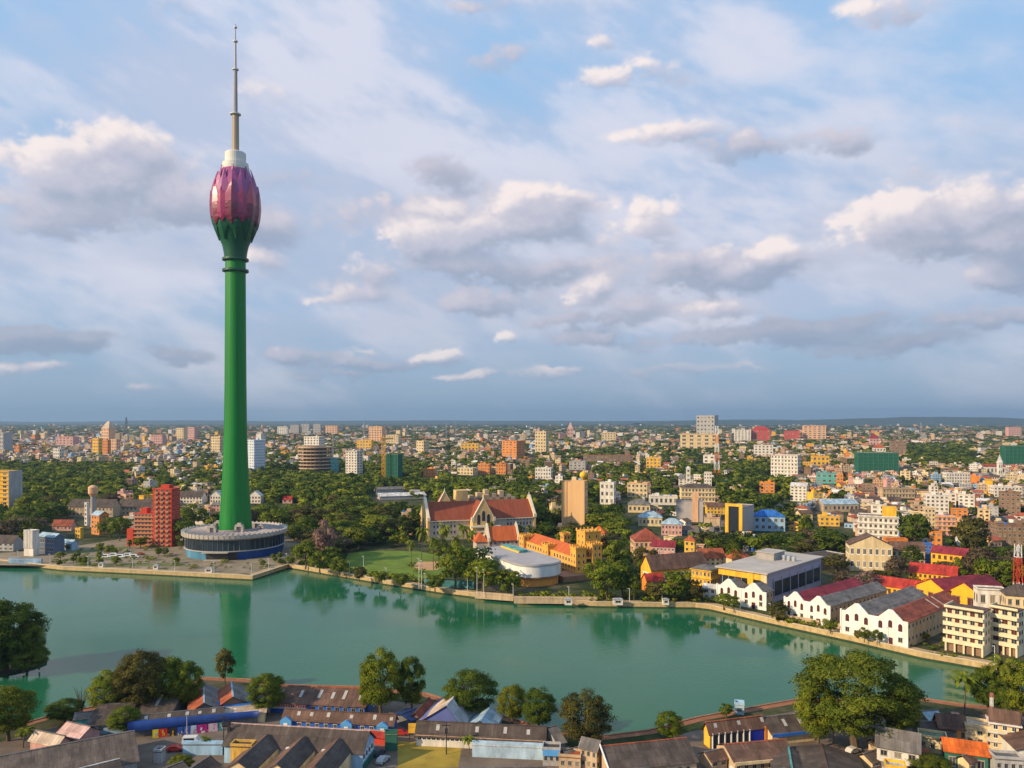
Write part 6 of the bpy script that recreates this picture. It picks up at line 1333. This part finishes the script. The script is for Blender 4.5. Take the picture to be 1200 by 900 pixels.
def trunk_mesh(seed, h=.52, r=.028, limbs=5, reach=.3):
    rs = random.Random(seed); b = MB(); px, py = 0, 0; pts = [(0, 0, -.03)]
    for k in range(1, 5): px += rs.uniform(-.02, .02); py += rs.uniform(-.02, .02); pts.append((px, py, h * k / 4))
    for k in range(4): b.tube(pts[k], pts[k + 1], r * (1.25 - .2 * k), r * (1.05 - .2 * k), 7)
    for k in range(limbs):
        a = k * 2.4 + rs.random(); p = Vector(pts[2 + k % 3]); q = p + Vector((reach * .55 * math.cos(a), reach * .55 * math.sin(a), .12 + rs.random() * .06)); e = q + Vector((reach * .5 * math.cos(a + .3), reach * .5 * math.sin(a + .3), .12))
        b.tube(p, q, r * .5, r * .35, 5); b.tube(q, e, r * .35, r * .12, 4)
    return b.mesh('trunk', BARK)
TRUNKS = [trunk_mesh(k) for k in range(3)]
CROWNS = {}
def crown_mesh(kind, lod, var):
    key = (kind, lod, var)
    if key not in CROWNS:
        if lod == 'near': A_ = crown_arrays(40 + var, 88, 27000, .0112, crad=(.13, .30), cz=.50, rz=.50)
        elif lod == 'giant': A_ = crown_arrays(44 + var, 105, 56000, .0083, crad=(.09, .26), cz=.52, rz=.48, spread=1.06)
        elif lod == 'mid': A_ = crown_arrays(70 + var, 26, 2200, .034, rz=.48, cz=.52)
        else: A_ = crown_arrays(90 + var, 9, 300, .08, rz=.40, cz=.58)
        CROWNS[key] = quads_mesh('crown', A_[0], A_[1], LEAF[kind], A_[2])
    return CROWNS[key]
ntree = 0
def tree(x, y, w, h, kind, label, lod='mid', group=None, z=LAND, var=None, name='tree', rz=None):
    global ntree
    ntree += 1
    r = thing(name, label, 'tree', (x, y, z), rng.uniform(0, 6.28) if rz is None else rz, group); r.scale = (w, w, h)
    v = rng.randrange(4 if lod in ('near', 'giant') else 6) if var is None else var
    link('trunk', TRUNKS[v % 3], r); link('crown', crown_mesh(kind, lod, v), r)
    return r
def ptree(px, base, top, wpx, kind, label, lod='near', z=LAND, var=None, group=None, name='tree'):
    p = G(px, base, z); s = p.y / F; claim(p.x, p.y, wpx * s * .35)
    return tree(p.x, p.y, wpx * s * 1.16, (base - top) * s * 1.06, kind, label, lod, group, z, var, name)
def palm_meshes(seed, n=16):
    rs = random.Random(seed); b = MB(); pts = [(0, 0, -.02), (.01, .01, .3), (.03, .0, .6), (.05, -.01, .86)]
    for k in range(3): b.tube(pts[k], pts[k + 1], .018 - .003 * k, .015 - .003 * k, 7)
    tm = b.mesh('trunk', BARK); top = Vector(pts[-1]); V, T = [], []
    for k in range(n):
        a = k * 2.399 + rs.random() * .3; el = rs.uniform(-.25, 1.15); L = rs.uniform(.30, .38)
        d = Vector((math.cos(a), math.sin(a), 0)); sd = Vector((-d.y, d.x, 0)); prev = top.copy(); ang = el
        for j in range(9):
            nx = prev + (d * math.cos(ang) + Vector((0, 0, math.sin(ang)))) * (L / 9); ang -= .22
            wd = .055 * math.sin(math.pi * (j + 1.2) / 11)
            for sg in (-1, 1):
                dn = Vector((0, 0, -.45 * wd)); q = [prev, nx, nx + sd * sg * wd + dn + d * .02, prev + sd * sg * wd * .75 + dn]
                V.append([tuple(p) for p in (q if sg > 0 else q[::-1])]); T.append(rs.uniform(.2, .9))
            prev = nx
    return tm, quads_mesh('crown', np.array(V, np.float32), np.array(T, np.float32), LEAF['green']), quads_mesh('crown', np.array(V, np.float32), np.array(T, np.float32), LEAF['yellow green'])
PALMS = [palm_meshes(k, 18) for k in range(3)]
def palm(px, base, top, wpx, label, group=None, yel=False, v=0):
    p = G(px, base); s = p.y / F; r = thing('palm_tree', label, 'palm tree', tuple(p), rng.uniform(0, 6), group); w = wpx * s / .72; h = (base - top) * s
    r.scale = (w, w, h); claim(p.x, p.y, 2); link('trunk', PALMS[v][0], r); link('crown', PALMS[v][2 if yel else 1], r)
# the trees of the near shore
ZI = .7
ptree(8, 785, 702, 80, 'dark green', 'huge dark dense tree on the islet at the left edge', z=ZI, var=0)
ptree(-22, 790, 702, 80, 'dark green', 'dark islet tree cut by the left edge', z=ZI, var=1)
ptree(32, 784, 728, 38, 'green', 'smaller tree leaning over the water on the right of the islet', z=ZI, var=2)
ptree(6, 786, 742, 60, 'dark green', 'low bushy tree at the front of the islet', z=ZI, var=3)
ptree(-10, 790, 764, 44, 'dark green', 'lowest bush at the front of the islet', z=ZI, var=2)
ptree(28, 788, 760, 34, 'dark green', 'bush hanging over the water at the right of the islet', z=ZI, var=0)
ptree(46, 784, 756, 22, 'green', 'small bush at the right tip of the islet', z=ZI, var=1)
ptree(10, 868, 803, 60, 'yellow green', 'sparse yellow green tree at the lower left by the terracotta path', var=2)
ptree(76, 846, 820, 44, 'dark green', 'low rounded bush tree by the bare tree at the lower left', var=1)
ptree(168, 838, 761, 62, 'olive', 'broad brownish olive tree behind the dark grey shed', var=0)
ptree(128, 838, 785, 50, 'green', 'green tree left of the broad brownish olive tree', var=3)
ptree(148, 836, 776, 40, 'olive', 'smaller olive tree between the green one and the broad brownish one', var=1)
ptree(198, 835, 768, 44, 'dark green', 'dark tree right behind the broad brownish olive tree', var=2)
ptree(219, 834, 774, 40, 'green', 'bright round tree at the right end of the dark grey shed', var=1)
ptree(146, 860, 827, 38, 'dark green', 'bushy small tree in front of the lower dark shed', var=3)
ptree(312, 838, 788, 46, 'dark green', 'compact round dark tree between the rusty roofs and the market shed', var=0)
ptree(447, 840, 759, 52, 'green', 'tall dense tree in the middle of the near shore', var=2)
ptree(482, 838, 768, 34, 'dark green', 'slimmer dark tree on the right of the tall dense tree', var=1)
ptree(430, 838, 785, 22, 'green', 'small side tree hugging the left of the tall dense tree', var=3)
ptree(552, 842, 784, 62, 'dark green', 'broad dark tree behind the steep pale roofed hall', var=3)
ptree(600, 850, 802, 36, 'yellow green', 'yellowish tree right of the barrel roofed shelter', var=0)
ptree(632, 858, 805, 42, 'dark green', 'leaning dark green tree behind the right end of the long terrace', var=1)
ptree(686, 878, 809, 64, 'olive', 'big olive tree left of the wide dark roof edged in terracotta', var=2)
ptree(785, 868, 834, 33, 'green', 'small round bright green tree at the water behind the wide dark roof', var=0)
ptree(851, 842, 825, 16, 'green', 'little bush behind the black workshop', 'mid')
ptree(1003, 878, 763, 136, 'mid green', 'giant spreading tree at the lower right of the lake', 'giant', var=1)
ptree(958, 876, 800, 50, 'green', 'low left arm of foliage under the giant tree', 'near', var=1)
ptree(1052, 866, 800, 48, 'dark green', 'dark tree at the right foot of the giant tree', var=0)
ptree(1158, 838, 778, 42, 'dark green', 'dark tree right of the lone coconut palm', var=2)
ptree(1196, 846, 772, 52, 'green', 'green tree at the right edge behind the cream flats', var=1)
ptree(1176, 842, 786, 36, 'dark green', 'dark tree between the palm and the right edge', var=3)
ptree(1090, 915, 884, 48, 'yellow green', 'yellow green bush tree at the bottom below the mossy roof', var=0)
ptree(212, 905, 884, 30, 'yellow green', 'yellow green bush at the bottom below the colourful posters', var=2)
ptree(1086, 866, 850, 18, 'green', 'small green bush left of the tan house', 'mid')
palm(1130, 838, 786, 40, 'lone coconut palm standing over the water at the lower right', v=0)
palm(1172, 842, 768, 44, 'tall coconut palm at the right edge before the cream flats', v=1, yel=True)
palm(958, 876, 836, 34, 'yellowish palm at the left foot of the giant tree', v=2, yel=True)
palm(978, 878, 846, 30, 'second palm with drooping leaves at the foot of the giant tree', v=1)
palm(27, 876, 852, 34, 'short yellow green palm at the lower left corner', v=2, yel=True)
palm(241, 882, 862, 16, 'tiny palm in front of the colourful posters', v=0)
palm(550, 884, 862, 22, 'slim dark palm between the dry yard and the pale blue wall', v=1)
r = ptree(264, 804, 760, 20, 'olive', 'tall thin sparse tree at the water above the rusty roofs', 'mid', var=2)
p = G(96, 840); r = thing('bare_tree', 'bare leafless tree at the water on the lower left', 'tree', tuple(p)); s = p.y / F
b = MB(); b.tube((0, 0, 0), (0, 0, 12 * s), .25, .2, 6); b.build('trunk', BARK, r); b = MB(); rs = random.Random(4)
for k in range(9):
    a = k * .7; q = Vector((5 * s * math.cos(a), 3 * math.sin(a), (24 + rs.random() * 12) * s)); b.tube((0, 0, (9 + k % 4) * s), q * .6 + Vector((0, 0, 4 * s)), .16, .1, 5); b.tube(q * .6 + Vector((0, 0, 4 * s)), q * 1.15, .1, .04, 4); b.tube(q * .6 + Vector((0, 0, 4 * s)), q * 1.1 + Vector((1.2, 0, -.5)), .07, .03, 4)
b.build('branches', BARK, r)
# named trees on the far shore
for a in [(533, 690, 640, 40, 'green', 'big round green tree at the right end of the cricket field'), (566, 694, 655, 44, 'green', 'broad green tree between the cricket field and the white arena'), (594, 698, 667, 30, 'green', 'round dark green tree touching the left of the white arena'), (382, 660, 608, 24, 'pinkish', 'pale pink blossoming tree in the wooded park'),
          (358, 666, 634, 26, 'green', 'young green tree by the embankment corner right of the podium'), (398, 674, 652, 22, 'green', 'bushy tree left of the cricket field by the promenade'), (375, 672, 646, 24, 'green', 'leafy tree by the promenade left of the bushy one'),
          (445, 685, 667, 16, 'green', 'bush tree before the left half of the cricket field'), (470, 689, 671, 18, 'dark green', 'bush tree before the middle of the cricket field'), (510, 693, 674, 20, 'green', 'bush tree before the right half of the cricket field'), (421, 681, 664, 16, 'olive', 'olive bush at the left end of the cricket field'), (700, 690, 655, 30, 'green', 'leafy tree beside the end towers of the orange college'), (756, 672, 640, 30, 'olive', 'olive tree before the red conical pavilion'), (724, 668, 632, 34, 'green', 'green tree left of the red conical pavilion'), (706, 662, 628, 32, 'olive', 'olive tree behind the end towers of the orange college'),
          (862, 664, 636, 18, 'green', 'cone shaped green tree between two orange-red roofs'), (743, 704, 676, 15, 'yellow green', 'yellow green pointed tree above the two dark kiosks'), (712, 704, 662, 34, 'green', 'round green tree right of the orange castle-like college'), (730, 700, 655, 34, 'dark green', 'dark green tree behind the yellow green pointed tree'),
          (790, 705, 668, 36, 'green', 'green lakeside tree below the brown-roofed hall'), (770, 704, 680, 26, 'olive', 'olive lakeside tree left of the green one below the brown-roofed hall'), (812, 706, 680, 24, 'olive', 'olive tree in front of the yellow veranda block'), (848, 714, 695, 20, 'green', 'green bush tree before the left small white gable'), (860, 717, 698, 15, 'green', 'bush between the two small white gables'),
          (912, 728, 706, 26, 'olive', 'olive green bush left of the maroon-roofed white warehouse'), (973, 742, 724, 16, 'green', 'round bush between the two white warehouses'), (1013, 752, 735, 14, 'yellow green', 'small yellow green tree before the widest white warehouse'), (1028, 755, 738, 12, 'yellow green', 'second small tree before the widest white warehouse'),
          (1068, 672, 640, 26, 'dark green', 'dark tree between the cream school and the yellow school'), (1050, 685, 652, 26, 'brownish', 'brownish bare-looking tree before the dull cream school wing'), (1015, 695, 668, 30, 'pinkish', 'pinkish brown tree behind the maroon warehouse roof'), (990, 692, 668, 26, 'brownish', 'brown tree right of the modern hall'), (1165, 700, 648, 40, 'green', 'green tree right of the yellow school at the right edge'), (1138, 655, 605, 40, 'olive', 'large olive tree above the tall yellow school block'), (1150, 690, 640, 34, 'brownish', 'brown leafless-looking tree right of the tall yellow school block'),
          (1072, 640, 600, 36, 'dark green', 'dark green tree right of the blue office wall'), (1060, 632, 602, 26, 'green', 'green tree touching the blue office wall'), (665, 634, 612, 34, 'olive', 'olive trees crown in front of the tan tower block'), (1108, 760, 745, 10, 'green', 'small bush at the corner of the cream flats'), (1085, 752, 740, 9, 'yellow green', 'tiny tree in the yard between warehouse and cream flats')]:
    ptree(*a, lod='mid')
for k, (px, base, top, w) in enumerate(((494, 666, 616, 22), (508, 668, 628, 20), (522, 664, 612, 22), (542, 664, 612, 22), (535, 668, 626, 18), (553, 660, 618, 16), (482, 664, 632, 16), (806, 702, 668, 16), (712, 690, 654, 12))):
    palm(px, base, top, w, 'tall coconut palm in the row before the Gothic hall' if k < 7 else ('palm before the yellow veranda block' if k == 7 else 'slim palm right of the orange castle-like college'), 'palms before the Gothic hall' if k < 7 else None, v=k % 3)
rs = random.Random(8); PG = 'young trees planted on the plaza'
for k in range(34):
    px = rs.uniform(66, 214) if k < 26 else rs.uniform(300, 345); py = rs.uniform(640, 664) if k < 26 else rs.uniform(655, 664)
    p = G(px, py)
    if (p - TC).length < 38 or not free(p.x, p.y, 1.5): continue
    w = rs.uniform(3.5, 6.5); h = rs.uniform(3.5, 7); claim(p.x, p.y, 2); tree(p.x, p.y, w, h, rs.choice(['green', 'dark green']), 'young tree planted on the plaza between the water and the red block', 'mid', PG)
for a in [(140, 634, 606, 22, 'dark green', 'dark tree at the left foot of the red block'), (215, 640, 605, 24, 'dark green', 'dark tree between the red block and the round podium'), (130, 630, 606, 26, 'dark green', 'dark tree just right of the yellow four-storey house'), (165, 642, 628, 16, 'green', 'bushy tree before the orange wing of the red block'), (228, 618, 590, 30, 'dark green', 'dark tree behind the left rim of the podium'), (322, 622, 596, 30, 'green', 'green tree behind the right rim of the podium')]: ptree(*a, lod='mid')
# small plaza shrubs, one stuff object
rs = np.random.RandomState(9); V, T, NN = [], [], []
cv, ct, cn0 = crown_arrays(5, 5, 90, .11, rz=.42, cz=.42)
for (x0, x1, y0, y1, n, hh) in ((62, 350, 640, 668, 130, 2.6), (372, 520, 676, 688, 50, 3.2), (605, 850, 697, 707, 120, 3.0), (352, 400, 664, 674, 30, 2.6), (905, 1060, 728, 752, 40, 2.4), (1060, 1160, 756, 776, 14, 1.6), (480, 560, 660, 690, 26, 3)):
    for k in range(n):
        px, py = rs.uniform(x0, x1), rs.uniform(y0, y1); 
        lim_ = np.interp(px, [q[0] for q in FAR_SHORE], [q[1] for q in FAR_SHORE]) - 6
        if py > lim_: py = lim_ - rs.uniform(0, 3)
        p = G(px, py)
        if (p - TC).length < 35: continue
        h = hh * rs.uniform(.6, 1.4); w = h * rs.uniform(.9, 1.5); V.append(cv * np.array([w, w, h], np.float32) + np.array([p.x, p.y, LAND], np.float32)); T.append(np.clip(ct + rs.uniform(-.2, .2), 0, 1)); NN.append(cn0)
tag(link('shrubbery', quads_mesh('shrubbery', np.concatenate(V), np.concatenate(T).astype(np.float32), LEAF['green'], np.concatenate(NN))), 'low green shrubs and hedges along the far promenade and plaza', 'shrubs', kind='stuff')

# ------------------------------------------------------------------ the rest of the town and its trees, on a jittered grid that widens with distance
NF = lattice(901)
def field(x, y, s, o=0):
    return float(vnoise(np.array([x / s + o + 500], np.float32), np.array([y / s + o + 500], np.float32), NF)[0])
LIMX = [-80, 60, 140, 215, 335, 345, 400, 404, 440, 470, 495, 530, 560, 600, 640, 705, 745, 800, 825, 840, 905, 985, 1000, 1085, 1150, 1200, 1290]
LIMY = [648, 634, 624, 620, 622, 663, 668, 645, 643, 643, 652, 660, 690, 694, 698, 704, 705, 705, 704, 694, 700, 700, 690, 690, 720, 740, 740]
def kinds(px, py, x, y):
    """chance of a tree, chance of a house"""
    n = field(x, y, 160) * .6 + field(x, y, 60, 31) * .4
    tr, ho = (.72, .24) if n > .50 else (.30, .62)
    if py < 508: tr, ho = (.84, .10) if n > .45 else (.58, .32)
    elif py < 516: tr, ho = (.80, .14) if n > .46 else (.46, .44)
    if px < 225 and 514 < py < 546: tr, ho = (.16, .8)
    if px < 140 and py >= 546: tr, ho = (.94, .03)
    if 140 <= px < 340 and py > 546: tr, ho = (.52, .40)
    if 290 < px < 500 and py > 548: tr, ho = (.97, 0)
    if 470 < px < 650 and 560 < py: tr, ho = (.93, .03)
    if 640 <= px < 850 and 562 < py: tr, ho = (.62, .32)
    if 690 < px < 760 and 590 < py < 700: tr, ho = (.95, 0)
    if 840 <= px < 930 and 545 < py < 600: tr, ho = (.92, .03)
    if 620 < px < 860 and 530 < py < 562: tr, ho = (.62, .3)
    if 880 < px < 990 and 622 < py: tr, ho = (.97, 0)
    if px > 985 and py > 640: tr, ho = (.8, .1)
    if 470 < px < 860 and py > 640: tr, ho = (.95, .02)
    if px > 950 and 548 < py < 640 and not (px < 985 and py > 600): tr, ho = (.10, .86)
    if 1060 < px < 1140 and 522 < py < 546: tr, ho = (.95, .02)
    return tr, ho
cells = []; Y = 395.0
rs = random.Random(21)
while Y < 11000:
    c = max(11.0, Y * .0125)
    nx = int(1.52 * Y / c)
    for i in range(nx):
        x = (i + .5 - nx / 2 + rs.uniform(-.38, .38)) * c; y = Y + rs.uniform(-.4, .4) * c
        px, py = proj(x, y, LAND)
        if py > np.interp(px, LIMX, LIMY) or not (-70 < px < 1270): continue
        t, h = kinds(px, py, x, y); q = rs.random()
        if q < t: cells.append(('t', x, y, c))
        elif q < t + h:
            cells.append(('h', x, y, c))
            if c > 15:
                for _ in range(1 if c < 26 else 2): cells.append(('h', x + rs.uniform(-.5, .5) * c, y + rs.uniform(-.5, .5) * c, c))
    Y += c
trees_c, houses_c = [], []
for k, x, y, c in cells:
    if k == 't':
        w = rs.uniform(.85, 1.75) * min(c, 26) * (1.15 if c < 20 else 1.3); h = rs.uniform(8, 15) if y > 900 else rs.uniform(9, 15); w = max(w, 9) if c < 22 else c * rs.uniform(.9, 1.4)
        if y < 1000 and rs.random() < .30: w *= 1.45; h = rs.uniform(14, 19)
        if y < 3200 and not free(x, y, w * .28): continue
        if y < 3200 and hides(x, y, w, h): continue
        trees_c.append((h * w / y / y, x, y, w, h))
    else:
        w = rs.uniform(7, 14) if c < 22 else min(26, rs.uniform(.35, .7) * c); d = rs.uniform(6, 11) if c < 22 else min(18, rs.uniform(.3, .55) * c)
        h = rs.choice([3.5, 4, 4.5, 6, 6.5, 7, 9]) if rs.random() < .93 else rs.uniform(11, 17)
        if c > 34: h = rs.uniform(4, 10) if rs.random() < .97 else rs.uniform(16, 34); w = min(w, 30); d = min(d, 22)
        if y < 3200 and not free(x, y, math.hypot(w, d) * .40): continue
        if y < 3200 and hides(x, y, w, h + 2): continue
        claim(x, y, math.hypot(w, d) * .30) if y < 1500 else None
        houses_c.append((h * w / y / y, x, y, w, d, h))
trees_c.sort(reverse=True); houses_c.sort(reverse=True)
# words for where a thing stands
def where(px, py):
    if px < 60: return 'near the left edge behind the yellow balconied tower' if py < 560 else 'on the wooded slope at the left edge'
    if px < 145: return 'in the pale houses around the tall tan tower' if py < 546 else 'in the dark grove left of the water tower'
    if px < 215: return 'in the town left of the green tower shaft' if py < 560 else 'around the depots behind the red block'
    if px < 345: return 'behind the green tower shaft' if py < 575 else 'around the round podium'
    if px < 500: return 'below the round brown shell' if py < 590 else 'in the wooded park right of the podium'
    if px < 650: return 'in the town behind the Gothic hall' if py < 575 else 'close around the Gothic hall'
    if px < 700: return 'behind the tan tower block' if py < 600 else 'around the foot of the tan tower block'
    if px < 800: return 'in the greenery right of the tan tower' if py < 610 else 'around the red conical pavilion'
    if px < 860: return 'around the long cream office' if py < 600 else 'around the orange-red roofs'
    if px < 940: return 'on the rise by the white six-storey office' if py < 590 else 'in the green belt behind the modern hall'
    if px < 1005: return 'around the pale grey warehouse roof' if py < 605 else 'in the green belt left of the white office'
    if px < 1080: return 'in the crowded quarter above the white office'
    if px < 1140: return 'in the crowded quarter above the yellow school'
    return 'in the crowded quarter at the right edge'
KT = ['dark green', 'mid green', 'green', 'mid green', 'olive', 'yellow green', 'green', 'brownish', 'dark green', 'green', 'olive', 'pinkish']
n_ind = max(0, 290 - ntree)
for (a, x, y, w, h) in trees_c[:n_ind]:
    px, py = proj(x, y, LAND); kd = rs.choice(KT[:11] if rs.random() < .9 else KT); size = 'tall' if h > 12.5 else ('broad' if w > 15 else 'medium')
    lab = f'{size} {kd} tree {where(px, py)}'
    tree(x, y, w, h, kd, lab, 'mid', f'{size} {kd} trees {where(px, py)}')
PW = ['cream', 'white', 'tan', 'tan', 'grey', 'pink', 'yellow', 'orange', 'peach', 'brown', 'cream', 'white', 'cream', 'pale blue', 'brown', 'yellow', 'white', 'tan', 'cream', 'white', 'brown', 'cream', 'peach', 'white', 'dark grey']
PR = ['grey', 'grey', 'dark grey', 'brown', 'rust red', 'terracotta', 'white', 'cream', 'brown', 'dark grey', 'brown grey', 'rust red']
SW = {1: 'one-storey', 2: 'two-storey', 3: 'three-storey', 4: 'tall', 5: 'tall', 6: 'tall'}
N_H = 190
for (a, x, y, w, d, h) in houses_c[:N_H]:
    px, py = proj(x, y, LAND); wc = rs.choice(PW); fl = max(1, min(6, round(h / 3.3))); rf = rs.choice(['flat', 'flat', 'gable', 'hip', 'gable']) if fl < 3 else 'flat'; rc = rs.choice(PR)
    lab = f"{SW[fl]} {wc} house, {rc} {'flat' if rf == 'flat' else 'pitched'} roof, {where(px, py)}"
    BM('house', lab, 'house', x, y, w, d, h, rs.choice([-25, -20, -15, 65, 70, -30, 10]) + rs.uniform(-8, 8), wall=wc, roof=rf, rc=rc, rh=rs.uniform(1.8, 3), fl=fl, cf=max(2, int(w / 4)) if py > 556 else 2, cs=2 if py > 575 else 0, wk=rs.choice(['dark', 'white', 'dark', 'maroon']), extras=(fl > 1 and py > 565), sides=('right',), group=lab.replace('house', 'houses', 1))
# farther houses: one object, walls and roofs coloured face by face, window openings from a metre grid in the uv map
def town_mat(name, win):
    m = bpy.data.materials.new(name); m.use_nodes = True; t = m.node_tree; p = t.nodes['Principled BSDF']; p.inputs['Roughness'].default_value = .85
    a = N(t, 'ShaderNodeAttribute', attribute_name='paint')
    nz = N(t, 'ShaderNodeTexNoise'); nz.inputs['Scale'].default_value = .25; nz.inputs['Detail'].default_value = 4; tc = N(t, 'ShaderNodeTexCoord'); t.links.new(tc.outputs['Object'], nz.inputs[0])
    mr = N(t, 'ShaderNodeMapRange'); mr.inputs[1].default_value = .3; mr.inputs[2].default_value = .7; mr.inputs[3].default_value = .75; mr.inputs[4].default_value = 1.15; t.links.new(nz.outputs[0], mr.inputs[0])
    mu = N(t, 'ShaderNodeMix', data_type='RGBA', blend_type='MULTIPLY'); mu.inputs[0].default_value = 1; t.links.new(a.outputs['Color'], mu.inputs[6]); t.links.new(mr.outputs[0], mu.inputs[7])
    if win:
        uv = N(t, 'ShaderNodeTexCoord'); sp = N(t, 'ShaderNodeSeparateXYZ'); t.links.new(uv.outputs['UV'], sp.inputs[0]); fac = []
        for i, (per, lo, hi) in enumerate(((2.9, .25, .72), (3.2, .34, .78))):
            d = N(t, 'ShaderNodeMath', operation='DIVIDE'); d.inputs[1].default_value = per; t.links.new(sp.outputs[i], d.inputs[0])
            f = N(t, 'ShaderNodeMath', operation='FRACT'); t.links.new(d.outputs[0], f.inputs[0])
            g = N(t, 'ShaderNodeMath', operation='GREATER_THAN'); g.inputs[1].default_value = lo; t.links.new(f.outputs[0], g.inputs[0])
            l = N(t, 'ShaderNodeMath', operation='LESS_THAN'); l.inputs[1].default_value = hi; t.links.new(f.outputs[0], l.inputs[0])
            q = N(t, 'ShaderNodeMath', operation='MULTIPLY'); t.links.new(g.outputs[0], q.inputs[0]); t.links.new(l.outputs[0], q.inputs[1]); fac.append(q)
        q = N(t, 'ShaderNodeMath', operation='MULTIPLY'); t.links.new(fac[0].outputs[0], q.inputs[0]); t.links.new(fac[1].outputs[0], q.inputs[1])
        mx = N(t, 'ShaderNodeMix', data_type='RGBA'); mx.inputs[7].default_value = (.05, .055, .065, 1); t.links.new(q.outputs[0], mx.inputs[0]); t.links.new(mu.outputs[2], mx.inputs[6]); t.links.new(mx.outputs[2], p.inputs['Base Color'])
    else: t.links.new(mu.outputs[2], p.inputs['Base Color'])
    return m
V, Fc, MI, PC, UV = [], [], [], [], []
def quad_(ps, col, mi, uv):
    o = len(V); V.extend(ps); Fc.append(list(range(o, o + len(ps)))); MI.append(mi); PC.append((*col, 1)); UV.extend(uv)
for (a, x, y, w, d, h) in houses_c[N_H:]:
    yaw = R(rs.choice([-25, -20, -15, 65, 70, -30, 10, 40]) + rs.uniform(-10, 10)); c, s = math.cos(yaw), math.sin(yaw)
    wc = WALL[rs.choice(PW)]; k = rs.uniform(.75, 1.05); wc = tuple(q * k for q in wc); rc = ROOF[rs.choice(PR)]; k = rs.uniform(.7, 1.2); rc = tuple(min(.8, q * k) for q in rc)
    def P(u, v, z): return (x + u * c - v * s, y + u * s + v * c, LAND + z)
    cr = [(-w / 2, -d / 2), (w / 2, -d / 2), (w / 2, d / 2), (-w / 2, d / 2)]
    u0 = rs.uniform(0, 3)
    for i in range(4):
        (x0, y0), (x1, y1) = cr[i], cr[(i + 1) % 4]; L = w if i % 2 == 0 else d
        quad_([P(x0, y0, -.5), P(x1, y1, -.5), P(x1, y1, h), P(x0, y0, h)], wc, 0, [(u0, 0), (u0 + L, 0), (u0 + L, h), (u0, h)])
    z4 = [(0, 0)] * 4
    if h < 9 and rs.random() < .5 or w > 28 and h < 12:
        rh = min(d * .24, 5); e = .6
        quad_([P(-w / 2 - e, -d / 2 - e, h - .25), P(w / 2 + e, -d / 2 - e, h - .25), P(w / 2 + e, 0, h + rh), P(-w / 2 - e, 0, h + rh)], rc, 1, z4)
        quad_([P(w / 2 + e, d / 2 + e, h - .25), P(-w / 2 - e, d / 2 + e, h - .25), P(-w / 2 - e, 0, h + rh), P(w / 2 + e, 0, h + rh)], rc, 1, z4)
        quad_([P(-w / 2, d / 2, h), P(-w / 2, -d / 2, h), P(-w / 2, 0, h + rh - .1)], wc, 1, z4[:3]); quad_([P(w / 2, -d / 2, h), P(w / 2, d / 2, h), P(w / 2, 0, h + rh - .1)], wc, 1, z4[:3])
    else:
        quad_([P(*p, h) for p in cr], rc, 1, z4)
        if rs.random() < .7:   # stair head
            a0, b0 = rs.uniform(-.3, .1) * w, rs.uniform(-.3, .1) * d; a1, b1, t = a0 + min(4, w * .4), b0 + min(4, d * .4), rs.uniform(1.5, 3)
            bc = [(a0, b0), (a1, b0), (a1, b1), (a0, b1)]
            for i in range(4): quad_([P(*bc[i], h), P(*bc[(i + 1) % 4], h), P(*bc[(i + 1) % 4], h + t), P(*bc[i], h + t)], wc, 1, z4)
            quad_([P(*p, h + t) for p in bc], rc, 1, z4)
me = bpy.data.meshes.new('distant_town'); me.from_pydata(V, [], Fc); me.polygons.foreach_set('material_index', MI)
at_ = me.attributes.new('paint', 'FLOAT_COLOR', 'FACE'); at_.data.foreach_set('color', np.array(PC, np.float32).ravel())
uvl = me.uv_layers.new(name='UVMap'); uvl.data.foreach_set('uv', np.array(UV, np.float32).ravel())
me.materials.append(town_mat('town_walls', True)); me.materials.append(town_mat('town_roofs', False)); me.update()
tag(link('distant_town', me), 'mass of small distant houses running to the horizon', 'town', kind='stuff')
# farther trees: one object
TV = [crown_arrays(300 + k, 7, 190, .095, rz=.44, cz=.52) for k in range(5)]; TF = [crown_arrays(330 + k, 5, 60, .17, rz=.5, cz=.5) for k in range(5)]
V, T, NN = [], [], []
for (a, x, y, w, h) in trees_c[n_ind:]:
    cv, ct, cn0 = TV[rs.randrange(5)] if y < 1700 else TF[rs.randrange(5)]
    an = rs.uniform(0, 6.28); c, s = math.cos(an), math.sin(an); m3 = np.array([[c * w, s * w, 0], [-s * w, c * w, 0], [0, 0, h]], np.float32)
    V.append(cv @ m3 + np.array([x, y, LAND], np.float32)); T.append(np.clip(ct + rs.uniform(-.5, .38), 0, 1)); NN.append(cn0 @ np.array([[c, s, 0], [-s, c, 0], [0, 0, 1]], np.float32))
tag(link('distant_trees', quads_mesh('distant_trees', np.concatenate(V).astype(np.float32), np.concatenate(T).astype(np.float32), LEAF['green'], np.concatenate(NN))), 'mass of distant green trees between the houses, running to the horizon', 'trees', kind='stuff')
print('trees', ntree, len(trees_c), 'houses', len(houses_c), 'objects', len(bpy.data.objects))

# ------------------------------------------------------------------ the air
b = MB(); b.box(-27000, 27000, -700, 27500, -6, 420)
hm = bpy.data.materials.new('haze_air'); hm.use_nodes = True; t = hm.node_tree; t.nodes.clear(); o = N(t, 'ShaderNodeOutputMaterial'); pv = N(t, 'ShaderNodeVolumePrincipled')
pv.inputs['Color'].default_value = (*HAZE_COLOR, 1); pv.inputs['Density'].default_value = HAZE_DENSITY; pv.inputs['Anisotropy'].default_value = .2; t.links.new(pv.outputs[0], o.inputs['Volume'])
hz = b.build('haze', hm); tag(hz, kind='stuff')
